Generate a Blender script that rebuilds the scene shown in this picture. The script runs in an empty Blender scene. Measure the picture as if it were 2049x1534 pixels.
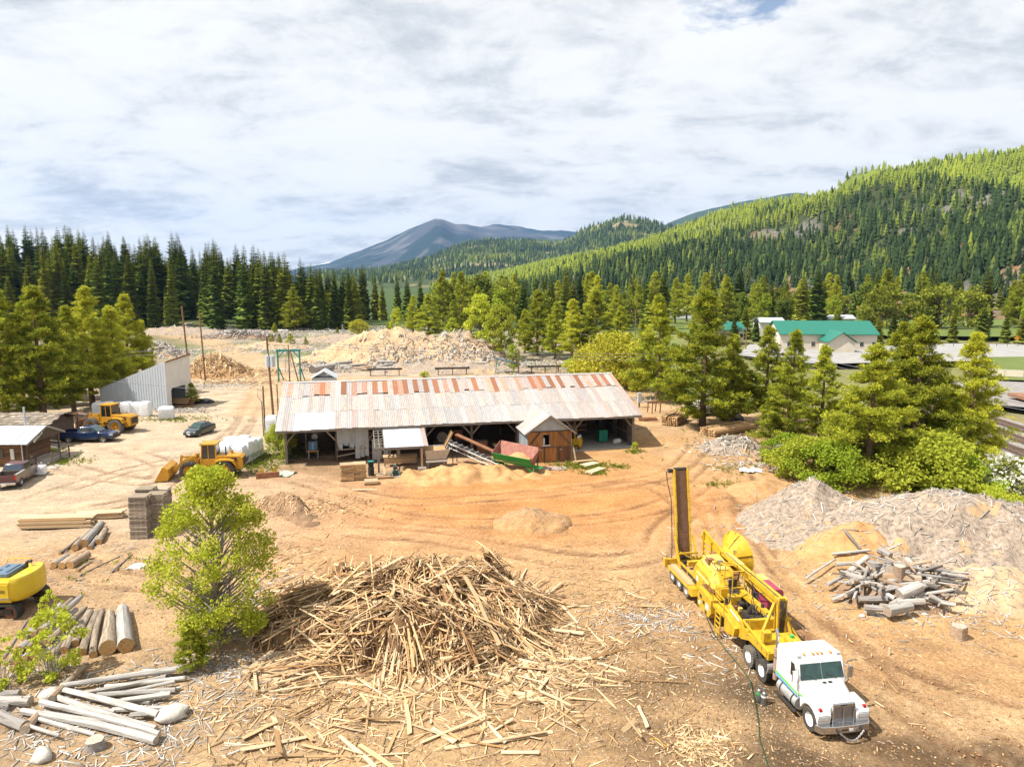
import bpy, bmesh, math, random
import numpy as np
from mathutils import Vector, Matrix, noise as mnoise

# ------------------------------------------------------------------ camera, sky, sun, exposure
SC = bpy.context.scene
COL = SC.collection
R = math.radians
F_PX, CAM_H, Y_HOR = 1410.0, 18.5, 560.0
PITCH = math.atan((767 - Y_HOR) / F_PX)
cam_d = bpy.data.cameras.new('camera'); cam = bpy.data.objects.new('camera', cam_d); COL.objects.link(cam)
cam_d.sensor_width = 36; cam_d.lens = F_PX / 2049 * 36; cam_d.clip_end = 40000; cam_d.clip_start = .5
cam.location = (0, 0, CAM_H); cam.rotation_euler = (math.pi / 2 - PITCH, 0, 0)
SC.camera = cam

SUN_EL, SUN_AZ = R(55), R(197)      # azimuth (from +x, counter-clockwise) the light comes FROM
sv = Vector((math.cos(SUN_AZ) * math.cos(SUN_EL), math.sin(SUN_AZ) * math.cos(SUN_EL), math.sin(SUN_EL)))
sun_d = bpy.data.lights.new('sun', 'SUN'); sun = bpy.data.objects.new('sun', sun_d); COL.objects.link(sun)
sun_d.energy = 5.0; sun_d.angle = R(.6); sun_d.color = (1, .95, .86)
sun.rotation_euler = (-sv).to_track_quat('-Z', 'Y').to_euler()

W = bpy.data.worlds.new('World'); SC.world = W; W.use_nodes = True
nt = W.node_tree; N = nt.nodes; LK = nt.links
N.clear()
def nd(t, **k):
    n = N.new(t)
    for a, b in k.items(): setattr(n, a, b)
    return n
def vmath(op, a=None, b=None):
    n = nd('ShaderNodeMath', operation=op)
    for i, q in enumerate((a, b)):
        if q is None: continue
        if isinstance(q, (int, float)): n.inputs[i].default_value = q
        else: LK.new(q, n.inputs[i])
    return n.outputs[0]
def vramp(fac, stops):
    n = nd('ShaderNodeValToRGB'); e = n.color_ramp.elements
    while len(e) < len(stops): e.new(.5)
    for q, (p_, c_) in zip(e, stops): q.position = p_; q.color = (*c_, 1) if len(c_) == 3 else c_
    LK.new(fac, n.inputs[0]); return n.outputs[0]
sky = nd('ShaderNodeTexSky', sky_type='NISHITA', sun_disc=False, sun_elevation=SUN_EL, sun_rotation=math.pi / 2 - SUN_AZ, altitude=500)
tc = nd('ShaderNodeTexCoord'); sx = nd('ShaderNodeSeparateXYZ'); LK.new(tc.outputs['Generated'], sx.inputs[0])
zz = vmath('ADD', vmath('MAXIMUM', sx.outputs[2], 0.0), .24)
cx, cy = vmath('DIVIDE', sx.outputs[0], zz), vmath('DIVIDE', sx.outputs[1], zz)
cmb = nd('ShaderNodeCombineXYZ'); LK.new(cx, cmb.inputs[0]); LK.new(cy, cmb.inputs[1])
def cloud_noise(scale, det, rough, off, dist=0., sc=(1, 1, 1)):
    mp = nd('ShaderNodeMapping'); mp.inputs['Location'].default_value = off; mp.inputs['Scale'].default_value = sc
    mp.inputs['Rotation'].default_value = (0, 0, R(18))
    LK.new(cmb.outputs[0], mp.inputs[0])
    n = nd('ShaderNodeTexNoise'); n.inputs['Scale'].default_value = scale; n.inputs['Detail'].default_value = det
    n.inputs['Roughness'].default_value = rough; n.inputs['Distortion'].default_value = dist
    LK.new(mp.outputs[0], n.inputs[0]); return n.outputs[0]
big = cloud_noise(1.9, 14, .64, (3.1, 1.7, 0), .35, (1., 1.1, 1))
med = cloud_noise(5.0, 14, .66, (7.3, 4.2, 2), .5, (.8, 1.3, 1))
shade = vmath('ADD', vmath('MULTIPLY', big, .68), vmath('MULTIPLY', med, .32))
ccol = vramp(shade, [(.35, (.35, .368, .39)), (.41, (.43, .445, .463)), (.45, (.505, .513, .522)), (.485, (.575, .577, .578)), (.53, (.62, .62, .617)), (.62, (.635, .635, .63))])
gap = cloud_noise(2.2, 9, .6, (-1.15, -.62, 5), .3)
dx_, dy_ = vmath('SUBTRACT', cx, .53), vmath('SUBTRACT', cy, 1.52)
gd = vmath('SQRT', vmath('ADD', vmath('MULTIPLY', dx_, dx_), vmath('MULTIPLY', vmath('MULTIPLY', dy_, dy_), 4.)))
mask = vramp(vmath('ADD', gd, vmath('MULTIPLY', vmath('SUBTRACT', gap, .5), 3.2)), [(-.0, (.15, .15, .15)), (.22, (1, 1, 1))])
bg_s = nd('ShaderNodeBackground'); bg_s.inputs[1].default_value = .085; LK.new(sky.outputs[0], bg_s.inputs[0])
bg_c = nd('ShaderNodeBackground'); bg_c.inputs[1].default_value = .92; LK.new(ccol, bg_c.inputs[0])
mx = nd('ShaderNodeMixShader'); LK.new(mask, mx.inputs[0]); LK.new(bg_s.outputs[0], mx.inputs[1]); LK.new(bg_c.outputs[0], mx.inputs[2])
wo = nd('ShaderNodeOutputWorld'); LK.new(mx.outputs[0], wo.inputs[0])

SC.view_settings.view_transform = 'Standard'; SC.view_settings.look = 'None'
SC.view_settings.exposure = .86; SC.view_settings.gamma = 1
SC.cycles.use_denoising = True
SC.cycles.max_bounces = 6; SC.cycles.diffuse_bounces = 3; SC.cycles.glossy_bounces = 3; SC.cycles.transmission_bounces = 4
SC.cycles.transparent_max_bounces = 8; SC.cycles.caustics_reflective = False; SC.cycles.caustics_refractive = False
SC.cycles.sample_clamp_indirect = 6

# ------------------------------------------------------------------ helpers
rnd = random.Random(7)
U = rnd.uniform
def ray(px, py):
    dx, v = (px - 1024.5) / F_PX, (767 - py) / F_PX
    return Vector((dx, math.cos(PITCH) + v * math.sin(PITCH), -math.sin(PITCH) + v * math.cos(PITCH)))
def G(px, py, z=0.0):
    d = ray(px, py); t = (z - CAM_H) / d.z
    return Vector((d.x * t, d.y * t, z))
def AT(px, D):                       # ground point at image column px and distance D ahead
    return Vector(((px - 1024.5) / F_PX * (D * math.cos(PITCH) + CAM_H * math.sin(PITCH)), D, 0))
def height_for(py, D):               # height whose top shows at row py at distance D
    d = ray(1024.5, py); return CAM_H + d.z / d.y * D

def fbm(x, y, s=1.0, o=4, seed=0.0):
    return mnoise.fractal(Vector((x * s + seed, y * s - seed * .7, seed)), .9, 2.1, o, noise_basis='PERLIN_ORIGINAL')

class MB:
    def __init__(s): s.v = []; s.f = []; s.m = []; s.k = 0
    def add(s, vs, fs):
        n = len(s.v); s.v += [tuple(q) for q in vs]; s.f += [tuple(i + n for i in f) for f in fs]; s.m += [s.k] * len(fs); return s
    def hexa(s, c):                  # 8 corners: bottom loop 0-3, top loop 4-7
        return s.add(c, [(3, 2, 1, 0), (4, 5, 6, 7), (0, 1, 5, 4), (1, 2, 6, 5), (2, 3, 7, 6), (3, 0, 4, 7)])
    def box(s, x0, x1, y0, y1, z0, z1):
        return s.hexa([(x0, y0, z0), (x1, y0, z0), (x1, y1, z0), (x0, y1, z0), (x0, y0, z1), (x1, y0, z1), (x1, y1, z1), (x0, y1, z1)])
    def bar(s, a, b, w, h=None, up=(0, 0, 1)):
        a, b = Vector(a), Vector(b); h = h or w; d = (b - a).normalized(); u = Vector(up)
        if abs(d.dot(u)) > .98: u = Vector((1, 0, 0))
        l = u.cross(d).normalized() * w / 2; t = d.cross(l).normalized() * h / 2
        return s.hexa([a - l - t, a + l - t, b + l - t, b - l - t, a - l + t, a + l + t, b + l + t, b - l + t])
    def cyl(s, a, b, r, r2=None, n=10, cap=True):
        a, b = Vector(a), Vector(b); r2 = r if r2 is None else r2; d = (b - a).normalized()
        u = Vector((0, 0, 1)) if abs(d.z) < .95 else Vector((1, 0, 0))
        e = d.cross(u).normalized(); g = d.cross(e)
        vs = []
        for q, rr in ((a, r), (b, r2)):
            for i in range(n):
                t = 2 * math.pi * i / n; vs.append(q + e * (rr * math.cos(t)) + g * (rr * math.sin(t)))
        fs = [(i, (i + 1) % n, n + (i + 1) % n, n + i) for i in range(n)]
        if cap: fs += [tuple(range(n))[::-1], tuple(range(n, 2 * n))]
        return s.add(vs, [f[::-1] for f in fs])
    def prism(s, prof, a, b, ax='y'):   # profile (p,q) pairs; ax y: (x,z) profile, ax x: (y,z), ax z: (x,y)
        n = len(prof)
        def m(p, t): return {'y': (p[0], t, p[1]), 'x': (t, p[0], p[1]), 'z': (p[0], p[1], t)}[ax]
        vs = [m(p, a) for p in prof] + [m(p, b) for p in prof]
        area = sum(prof[i][0] * prof[(i + 1) % n][1] - prof[(i + 1) % n][0] * prof[i][1] for i in range(n))
        fs = [(i, (i + 1) % n, n + (i + 1) % n, n + i) for i in range(n)] + [tuple(range(n))[::-1], tuple(range(n, 2 * n))]
        flip = (area > 0) == (ax == 'y')
        if flip != (b < a): fs = [f[::-1] for f in fs]
        return s.add(vs, fs)
    def loft(s, secs, cap=True):      # list of equal-length loops
        n = len(secs[0]); vs = [p for q in secs for p in q]; fs = []
        for k in range(len(secs) - 1):
            for i in range(n): fs.append((k * n + i, k * n + (i + 1) % n, (k + 1) * n + (i + 1) % n, (k + 1) * n + i))
        if cap: fs += [tuple(range(n))[::-1], tuple(range((len(secs) - 1) * n, len(secs) * n))]
        return s.add(vs, fs)
    def tube(s, path, r, n=5):
        path = [Vector(q) for q in path]; secs = []
        for i, q in enumerate(path):
            d = (path[min(i + 1, len(path) - 1)] - path[max(i - 1, 0)]).normalized()
            u = Vector((0, 0, 1)) if abs(d.z) < .9 else Vector((1, 0, 0))
            e = d.cross(u).normalized(); g = d.cross(e); rr = r[i] if isinstance(r, (list, tuple)) else r
            secs.append([q + e * (rr * math.cos(2 * math.pi * k / n)) + g * (rr * math.sin(2 * math.pi * k / n)) for k in range(n)])
        return s.loft(secs)
    def lathe(s, prof, c, n=20, ax='y', cap=True):   # prof (r, t) along axis
        secs = []
        for r, t in prof:
            q = []
            for i in range(n):
                a = 2 * math.pi * i / n
                q.append({'y': (c[0] + r * math.cos(a), c[1] + t, c[2] + r * math.sin(a)), 'z': (c[0] + r * math.cos(a), c[1] + r * math.sin(a), c[2] + t),
                          'x': (c[0] + t, c[1] + r * math.cos(a), c[2] + r * math.sin(a))}[ax])
            secs.append(q)
        return s.loft(secs, cap)
    def mesh(s, name, mats, smooth=False, ang=35):
        me = bpy.data.meshes.new(name); me.from_pydata(s.v, [], s.f)
        for m in (mats if isinstance(mats, (list, tuple)) else [mats]): me.materials.append(MAT[m] if isinstance(m, str) else m)
        if s.m and max(s.m): me.polygons.foreach_set('material_index', s.m)
        bm = bmesh.new(); bm.from_mesh(me); bmesh.ops.recalc_face_normals(bm, faces=bm.faces); bm.to_mesh(me); bm.free()
        if smooth: me.shade_smooth(); me.set_sharp_from_angle(angle=R(ang))
        me.update(); return me
    def build(s, name, mats, parent=None, smooth=False, bevel=0, ang=35):
        o = bpy.data.objects.new(name, s.mesh(name, mats, smooth, ang)); COL.objects.link(o); o.parent = parent
        if bevel:
            b = o.modifiers.new('bevel', 'BEVEL'); b.width = bevel; b.segments = 2; b.limit_method = 'ANGLE'; b.angle_limit = R(30)
        return o

def tag(o, label=None, cat=None, group=None, kind=None):
    for k, q in (('label', label), ('category', cat), ('group', group), ('kind', kind)):
        if q: o[k] = q
    return o
def thing(name, label, cat, loc=(0, 0, 0), rz=0, group=None):
    o = bpy.data.objects.new(name, None); COL.objects.link(o); o.empty_display_size = .3
    o.location = loc; o.rotation_euler = (0, 0, rz); return tag(o, label, cat, group)
def inst(name, mesh, parent=None, loc=(0, 0, 0), rot=(0, 0, 0), scale=(1, 1, 1)):
    o = bpy.data.objects.new(name, mesh); COL.objects.link(o); o.parent = parent
    o.location = loc; o.rotation_euler = rot; o.scale = scale; return o
def copy_tree(o, parent=None):
    c = o.copy(); COL.objects.link(c); c.parent = parent
    for ch in list(o.children): copy_tree(ch, c)
    return c

# ------------------------------------------------------------------ materials
MAT = {}
def M(name, c1, c2=None, scale=4., rough=.8, metal=0., bump=0., bscale=30., rv=0., spec=.3, stretch=(1, 1, 1), c3=None, island=False,
      rcol=None, coat=0., wear=None, detail=6):
    m = bpy.data.materials.new(name); m.use_nodes = True; t = m.node_tree; n = t.nodes; L = t.links
    b = n['Principled BSDF']; b.inputs['Roughness'].default_value = rough; b.inputs['Metallic'].default_value = metal
    b.inputs['Specular IOR Level'].default_value = spec
    if coat: b.inputs['Coat Weight'].default_value = coat; b.inputs['Coat Roughness'].default_value = .08
    b.inputs['Base Color'].default_value = (*c1, 1)
    out = None
    co = n.new('ShaderNodeTexCoord'); mp = n.new('ShaderNodeMapping'); mp.inputs['Scale'].default_value = stretch
    L.new(co.outputs['Object'], mp.inputs[0])
    oi = n.new('ShaderNodeObjectInfo'); va = n.new('ShaderNodeVectorMath'); va.operation = 'ADD'
    sc = n.new('ShaderNodeVectorMath'); sc.operation = 'SCALE'; sc.inputs[0].default_value = (37., 19., 53.); L.new(oi.outputs['Random'], sc.inputs['Scale'])
    L.new(mp.outputs[0], va.inputs[0]); L.new(sc.outputs[0], va.inputs[1])
    if c2 is not None:
        ns = n.new('ShaderNodeTexNoise'); ns.inputs['Scale'].default_value = scale; ns.inputs['Detail'].default_value = detail; ns.inputs['Roughness'].default_value = .65
        L.new(va.outputs[0], ns.inputs[0])
        r = n.new('ShaderNodeValToRGB'); e = r.color_ramp.elements
        e[0].position = .36; e[0].color = (*c1, 1); e[1].position = .64; e[1].color = (*c2, 1)
        if c3 is not None: q = e.new(.5); q.color = (*c3, 1)
        L.new(ns.outputs[0], r.inputs[0]); out = r.outputs[0]
    if wear is not None:               # (colour, scale, threshold): patches of wear with their own shape
        wn = n.new('ShaderNodeTexNoise'); wn.inputs['Scale'].default_value = wear[1]; wn.inputs['Detail'].default_value = 8; wn.inputs['Roughness'].default_value = .7
        L.new(va.outputs[0], wn.inputs[0])
        wr = n.new('ShaderNodeValToRGB'); wr.color_ramp.elements[0].position = wear[2]; wr.color_ramp.elements[1].position = min(1, wear[2] + .07)
        L.new(wn.outputs[0], wr.inputs[0])
        mxx = n.new('ShaderNodeMix'); mxx.data_type = 'RGBA'; L.new(wr.outputs[0], mxx.inputs[0])
        if out is None: mxx.inputs[6].default_value = (*c1, 1)
        else: L.new(out, mxx.inputs[6])
        mxx.inputs[7].default_value = (*wear[0], 1); out = mxx.outputs[2]
    if rv or rcol is not None:
        if island:
            g = n.new('ShaderNodeNewGeometry'); rs = g.outputs['Random Per Island']
        else: rs = oi.outputs['Random']
        if out is None:
            rg = n.new('ShaderNodeRGB'); rg.outputs[0].default_value = (*c1, 1); out = rg.outputs[0]
        if rcol is not None:
            mxx = n.new('ShaderNodeMix'); mxx.data_type = 'RGBA'; L.new(rs, mxx.inputs[0]); L.new(out, mxx.inputs[6]); mxx.inputs[7].default_value = (*rcol, 1); out = mxx.outputs[2]
        if rv:
            h = n.new('ShaderNodeHueSaturation'); mr = n.new('ShaderNodeMapRange'); mr.inputs[3].default_value = 1 - rv; mr.inputs[4].default_value = 1 + rv
            fr = n.new('ShaderNodeMath'); fr.operation = 'MULTIPLY'; fr.inputs[1].default_value = 7.31; f2 = n.new('ShaderNodeMath'); f2.operation = 'FRACT'
            L.new(rs, fr.inputs[0]); L.new(fr.outputs[0], f2.inputs[0]); L.new(f2.outputs[0], mr.inputs[0])
            L.new(mr.outputs[0], h.inputs['Value']); L.new(out, h.inputs['Color']); out = h.outputs[0]
    if out is not None: L.new(out, b.inputs['Base Color'])
    if bump:
        nb = n.new('ShaderNodeTexNoise'); nb.inputs['Scale'].default_value = bscale; nb.inputs['Detail'].default_value = 5; L.new(va.outputs[0], nb.inputs[0])
        bp = n.new('ShaderNodeBump'); bp.inputs['Strength'].default_value = bump; bp.inputs['Distance'].default_value = .05
        L.new(nb.outputs[0], bp.inputs['Height']); L.new(bp.outputs[0], b.inputs['Normal'])
    MAT[name] = m; return m
def leafmat(name, c1, c2, trans=.35, rv=.35, orv=.15, ocol=None):
    m = bpy.data.materials.new(name); m.use_nodes = True; t = m.node_tree; n = t.nodes; L = t.links; n.clear()
    g = n.new('ShaderNodeNewGeometry'); oi = n.new('ShaderNodeObjectInfo')
    mxx = n.new('ShaderNodeMix'); mxx.data_type = 'RGBA'; mxx.inputs[6].default_value = (*c1, 1); mxx.inputs[7].default_value = (*c2, 1)
    L.new(g.outputs['Random Per Island'], mxx.inputs[0])
    h = n.new('ShaderNodeHueSaturation'); mr = n.new('ShaderNodeMapRange'); mr.inputs[3].default_value = 1 - orv; mr.inputs[4].default_value = 1 + orv
    L.new(oi.outputs['Random'], mr.inputs[0]); L.new(mr.outputs[0], h.inputs['Value'])
    col = mxx.outputs[2]
    if ocol is not None:
        m2 = n.new('ShaderNodeMix'); m2.data_type = 'RGBA'; f1 = n.new('ShaderNodeMath'); f1.operation = 'MULTIPLY'; f1.inputs[1].default_value = 5.7
        f2 = n.new('ShaderNodeMath'); f2.operation = 'FRACT'; f3 = n.new('ShaderNodeMath'); f3.operation = 'POWER'; f3.inputs[1].default_value = 2.
        L.new(oi.outputs['Random'], f1.inputs[0]); L.new(f1.outputs[0], f2.inputs[0]); L.new(f2.outputs[0], f3.inputs[0]); L.new(f3.outputs[0], m2.inputs[0])
        L.new(col, m2.inputs[6]); m2.inputs[7].default_value = (*ocol, 1); col = m2.outputs[2]
    L.new(col, h.inputs['Color'])
    d = n.new('ShaderNodeBsdfDiffuse'); tr = n.new('ShaderNodeBsdfTranslucent'); L.new(h.outputs[0], d.inputs[0]); L.new(h.outputs[0], tr.inputs[0])
    ms = n.new('ShaderNodeMixShader'); ms.inputs[0].default_value = trans; L.new(d.outputs[0], ms.inputs[1]); L.new(tr.outputs[0], ms.inputs[2])
    o = n.new('ShaderNodeOutputMaterial'); L.new(ms.outputs[0], o.inputs[0]); MAT[name] = m; return m

leafmat('needles_pine', (.10, .15, .024), (.55, .56, .055), .40, orv=.2, ocol=(.52, .52, .055))
leafmat('needles_fir', (.08, .14, .036), (.22, .28, .055), .34, orv=.35, ocol=(.38, .39, .055))
leafmat('needles_far', (.026, .044, .014), (.060, .080, .020), .15, orv=.3, ocol=(.09, .105, .022))
leafmat('needles_larch', (.10, .14, .02), (.17, .21, .03), .3, orv=.25, ocol=(.07, .09, .02))
leafmat('leaf_lime', (.34, .42, .035), (.58, .58, .075), .45, orv=.08)
leafmat('leaf_green', (.15, .23, .02), (.34, .42, .04), .42, orv=.2, ocol=(.40, .42, .05))
leafmat('leaf_olive', (.15, .185, .025), (.29, .29, .04), .38, orv=.2)
leafmat('leaf_willow', (.34, .34, .035), (.52, .48, .06), .42, orv=.1)
leafmat('leaf_dark', (.06, .10, .018), (.15, .19, .03), .35, orv=.3, ocol=(.2, .22, .03))
leafmat('leaf_red', (.08, .02, .02), (.14, .04, .03), .3)
leafmat('petal', (.62, .62, .5), (.75, .75, .65), .4)
leafmat('grass_blade', (.12, .18, .02), (.25, .27, .04), .35)
leafmat('grass_dry', (.25, .22, .08), (.2, .24, .05), .3)
M('bark', (.10, .065, .04), (.20, .13, .085), 6, .95, bump=.6, bscale=12, stretch=(3, 3, .6))
M('bark_pale', (.30, .28, .25), (.18, .16, .14), 5, .9, bump=.4, bscale=14)
M('bark_dark', (.05, .035, .028), (.09, .065, .05), 6, .95)
M('log_bark', (.34, .28, .21), (.16, .12, .085), 2.5, .92, bump=.8, bscale=9, stretch=(.5, 3, 3), rv=.25)
M('log_grey', (.36, .335, .305), (.17, .155, .14), 2.2, .9, bump=.7, bscale=10, stretch=(.35, 4, 4), rv=.3, c3=(.34, .31, .285))
M('log_bleach', (.47, .445, .41), (.25, .23, .21), 2.2, .9, bump=.6, bscale=10, stretch=(.35, 4, 4), rv=.2)
M('log_brown', (.30, .18, .09), (.40, .33, .26), 2.2, .9, bump=.7, bscale=9, stretch=(.35, 4, 4), rv=.25)
M('log_dark', (.07, .06, .055), (.20, .18, .16), 2.2, .9, bump=.7, bscale=9, stretch=(.35, 4, 4), rv=.3)
M('log_end', (.46, .27, .11), (.33, .17, .06), 9, .85, rv=.2, c3=(.52, .33, .15))
M('log_end_grey', (.42, .36, .29), (.26, .2, .15), 9, .9, rv=.2)
M('board', (.42, .245, .105), (.28, .145, .055), 1.6, .85, stretch=(.5, 9, 9), rv=.35, rcol=(.50, .345, .19), bump=.3, bscale=20)
M('board_pale', (.54, .425, .28), (.46, .335, .195), 1.6, .85, stretch=(.5, 9, 9), rv=.15, bump=.2, bscale=20)
M('board_brown', (.30, .155, .06), (.22, .105, .04), 1.6, .85, stretch=(.5, 9, 9), rv=.35, rcol=(.38, .23, .1))
M('board_grey', (.36, .31, .255), (.24, .2, .165), 1.6, .88, stretch=(.5, 9, 9), rv=.3)
M('sticks_tan', (.36, .215, .095), None, rough=.9, rv=.55, rcol=(.55, .395, .235), island=True)
M('sticks_brown', (.20, .10, .042), None, rough=.9, rv=.5, rcol=(.42, .27, .13), island=True)
M('sticks_grey', (.27, .245, .22), None, rough=.9, rv=.45, rcol=(.47, .435, .39), island=True)
M('sticks_mix', (.28, .18, .10), None, rough=.9, rv=.5, rcol=(.44, .36, .27), island=True)
M('sticks_dark', (.12, .10, .09), None, rough=.9, rv=.6, rcol=(.42, .39, .36), island=True)
M('timber_dark', (.085, .06, .045), (.15, .11, .08), 3, .92, stretch=(4, 4, .6), rv=.3)
M('timber_grey', (.27, .235, .20), (.17, .145, .12), 3, .92, stretch=(4, 4, .6), rv=.25)
M('timber_tan', (.42, .30, .18), (.30, .19, .1), 3, .9, stretch=(4, 4, .6), rv=.2)
M('pole_wood', (.24, .145, .08), (.14, .085, .05), 4, .92, stretch=(3, 3, .3))
M('plank_orange', (.44, .21, .055), (.25, .105, .035), 2.2, .75, stretch=(6, 6, .5), rv=.28, c3=(.29, .125, .04), wear=((.07, .04, .025), 3, .62))
M('plank_brown', (.115, .052, .03), (.19, .085, .04), 2.2, .8, stretch=(6, 6, .5), rv=.3, wear=((.05, .03, .025), 3, .62))
M('log_wall', (.20, .11, .055), (.11, .06, .035), 3, .85, stretch=(.5, 4, 4), rv=.3)
M('tin_grey', (.37, .36, .36), (.30, .285, .28), 2., .6, .2, rv=.12, stretch=(5, .8, 1), wear=((.50, .40, .27), 1.2, .56), bump=.2, bscale=5)
M('tin_warm', (.40, .355, .335), (.30, .265, .25), 2., .6, .2, rv=.14, stretch=(5, .8, 1), wear=((.52, .41, .28), 1.1, .54))
M('tin_rust', (.30, .125, .062), (.21, .085, .045), 3, .8, .1, rv=.22, wear=((.37, .29, .24), 3, .57), stretch=(5, .8, 1))
M('tin_rust_pale', (.40, .235, .165), (.33, .16, .095), 3, .8, .1, rv=.2, wear=((.40, .34, .30), 3, .52), stretch=(5, .7, 1))
M('tin_rusty_grey', (.40, .35, .32), (.32, .27, .25), 3, .65, .2, rv=.12, stretch=(4, 1., 1), wear=((.38, .17, .09), 2.4, .54))
M('tin_white', (.46, .49, .515), (.41, .44, .465), 3, .5, .15, rv=.05)
M('tin_wall', (.36, .40, .43), (.30, .335, .36), 2, .5, .3, rv=.12, wear=((.2, .19, .18), 3, .64))
M('shed_metal', (.58, .62, .66), (.53, .57, .61), 1, .45, .15, rv=.04)
M('shed_cream', (.62, .60, .56), (.56, .54, .50), 1, .6)
M('shake', (.15, .12, .10), (.24, .20, .155), 3, .95, rv=.4, wear=((.33, .28, .18), 1.2, .56), bump=.4)
M('concrete', (.40, .37, .33), (.30, .275, .24), 2, .9, bump=.2)
M('paint_white', (.76, .76, .75), (.68, .67, .65), 2.5, .36, coat=.4, wear=((.46, .41, .34), 2.2, .66))
M('roof_dirt_white', (.78, .78, .77), None, rough=.45, wear=((.30, .28, .25), 7, .56))
M('chrome', (.62, .62, .63), (.5, .5, .5), 6, .18, .95)
M('steel', (.33, .32, .31), (.22, .2, .19), 4, .5, .6, rv=.2)
M('steel_light', (.46, .46, .46), (.36, .35, .34), 4, .5, .4)
M('dark_metal', (.035, .034, .033), (.07, .06, .05), 5, .6, .3)
M('rust_metal', (.19, .085, .045), (.28, .14, .075), 3, .8, .2, rv=.2)
M('hopper_red', (.24, .085, .065), (.32, .15, .11), 3, .75, .1)
M('rubber', (.035, .034, .033), (.075, .066, .055), 5, .9)
M('rubber_dusty', (.085, .078, .07), (.15, .13, .105), 4, .95)
M('tread_belt', (.14, .10, .072), (.22, .15, .10), 9, .95)
M('glass_dark', (.012, .016, .018), None, rough=.08, spec=.9)
M('glass_green', (.02, .065, .055), (.008, .022, .022), 2.5, .07, spec=.9)
M('glass_blue', (.03, .05, .075), None, rough=.07, spec=.9)
M('yellow', (.56, .36, .022), (.44, .265, .02), 3, .52, coat=.1, wear=((.17, .10, .035), 3.2, .57))
M('yellow_pale', (.64, .49, .15), (.55, .39, .09), 3, .55, wear=((.30, .19, .07), 4, .57))
M('yellow_cat', (.48, .25, .018), (.40, .20, .02), 3, .5, coat=.1, wear=((.16, .085, .03), 3.5, .6))
M('yellow_exc', (.60, .44, .02), (.54, .38, .02), 2, .38, coat=.3, wear=((.35, .24, .05), 3, .68))
M('slate_panel', (.11, .17, .24), (.09, .14, .2), 3, .45)
M('truck_green', (.16, .50, .07), None, rough=.35)
M('truck_blue', (.14, .32, .58), None, rough=.35)
M('paint_blue', (.008, .022, .075), (.012, .03, .09), 2, .22, coat=.9)
M('paint_maroon', (.085, .02, .028), (.10, .03, .035), 2, .25, coat=.8)
M('paint_taupe', (.15, .115, .085), (.13, .10, .08), 2, .35, coat=.5)
M('paint_dark', (.018, .028, .032), None, rough=.2, coat=.9)
M('lamp_red', (.45, .02, .015), None, rough=.25)
M('lamp_amber', (.60, .20, .02), None, rough=.25)
M('lamp_clear', (.55, .58, .58), (.4, .43, .43), 9, .15)
M('tarp_maroon', (.31, .055, .09), (.25, .04, .07), 1.5, .55)
M('tarp_black', (.012, .012, .013), (.03, .03, .03), 4, .4)
M('tarp_blue', (.22, .30, .38), (.4, .45, .5), 4, .4)
M('tarp_silver', (.50, .50, .52), (.30, .31, .33), 6, .3, .2)
M('wrap_white', (.74, .76, .78), (.60, .63, .66), 3.5, .28, bump=.9, bscale=5)
M('wrap_clear', (.42, .47, .40), (.33, .37, .30), 2, .25, bump=.4, bscale=8)
M('bag_dark', (.14, .105, .10), (.2, .155, .15), 5, .8)
M('hopper_green', (.012, .27, .055), (.012, .21, .05), 3, .45, wear=((.08, .12, .05), 4, .66))
M('teal', (.012, .22, .19), (.02, .17, .15), 3, .5, wear=((.12, .08, .05), 4, .66))
M('green_roof', (.014, .15, .105), (.018, .125, .09), 2, .45)
M('cream_wall', (.58, .52, .42), (.53, .47, .38), 1, .8)
M('house_white', (.62, .62, .60), (.55, .55, .53), 1, .8, rv=.1)
M('sawdust', (.46, .27, .125), (.33, .18, .075), 1.1, .98, c3=(.41, .235, .10), bump=.9, bscale=9)
M('sawdust_pale', (.47, .33, .20), (.33, .22, .13), .8, .98, c3=(.42, .29, .17), wear=((.26, .2, .15), .22, .56), bump=.9, bscale=7)
M('chips_orange', (.43, .25, .115), (.30, .17, .075), 2.2, .98, bump=1., bscale=14)
M('chips_grey', (.36, .295, .23), (.17, .13, .10), 3.5, .98, c3=(.28, .22, .17), bump=1., bscale=14, wear=((.44, .28, .14), .35, .56))
M('soil_brown', (.27, .17, .10), (.18, .11, .065), 1.2, .98, bump=1., bscale=8)
M('pile_core', (.10, .052, .025), (.20, .115, .055), 1.6, .98, bump=1., bscale=8)  # core darkened in colour to stand for shade between the boards
M('rock', (.52, .49, .44), (.38, .35, .31), 3, .9, bump=.4, bscale=8, rv=.15)
M('asphalt', (.30, .29, .28), (.24, .235, .225), .3, .95)
M('ballast', (.26, .24, .225), (.19, .175, .165), 1.2, .98, bump=.6, bscale=20)
M('rail_steel', (.20, .12, .085), (.26, .2, .16), 3, .5, .4)
M('lawn', (.085, .125, .025), (.12, .145, .035), .08, .95)
M('wire', (.16, .16, .17), None, rough=.5)
M('transformer', (.42, .46, .50), None, rough=.5)
M('sign_white', (.7, .68, .62), None, rough=.7)
M('ink', (.03, .03, .03), None, rough=.7)
M('hose_green', (.02, .06, .03), None, rough=.6)
M('cyl_steel', (.30, .30, .30), (.12, .12, .12), 9, .35, .7)
M('label_green', (.03, .35, .09), None, rough=.4)
M('plastic_white', (.72, .72, .70), None, rough=.5)
M('pallet_wood', (.50, .41, .30), (.33, .26, .19), 1.6, .88, stretch=(.5, 9, 9), rv=.3)
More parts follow.
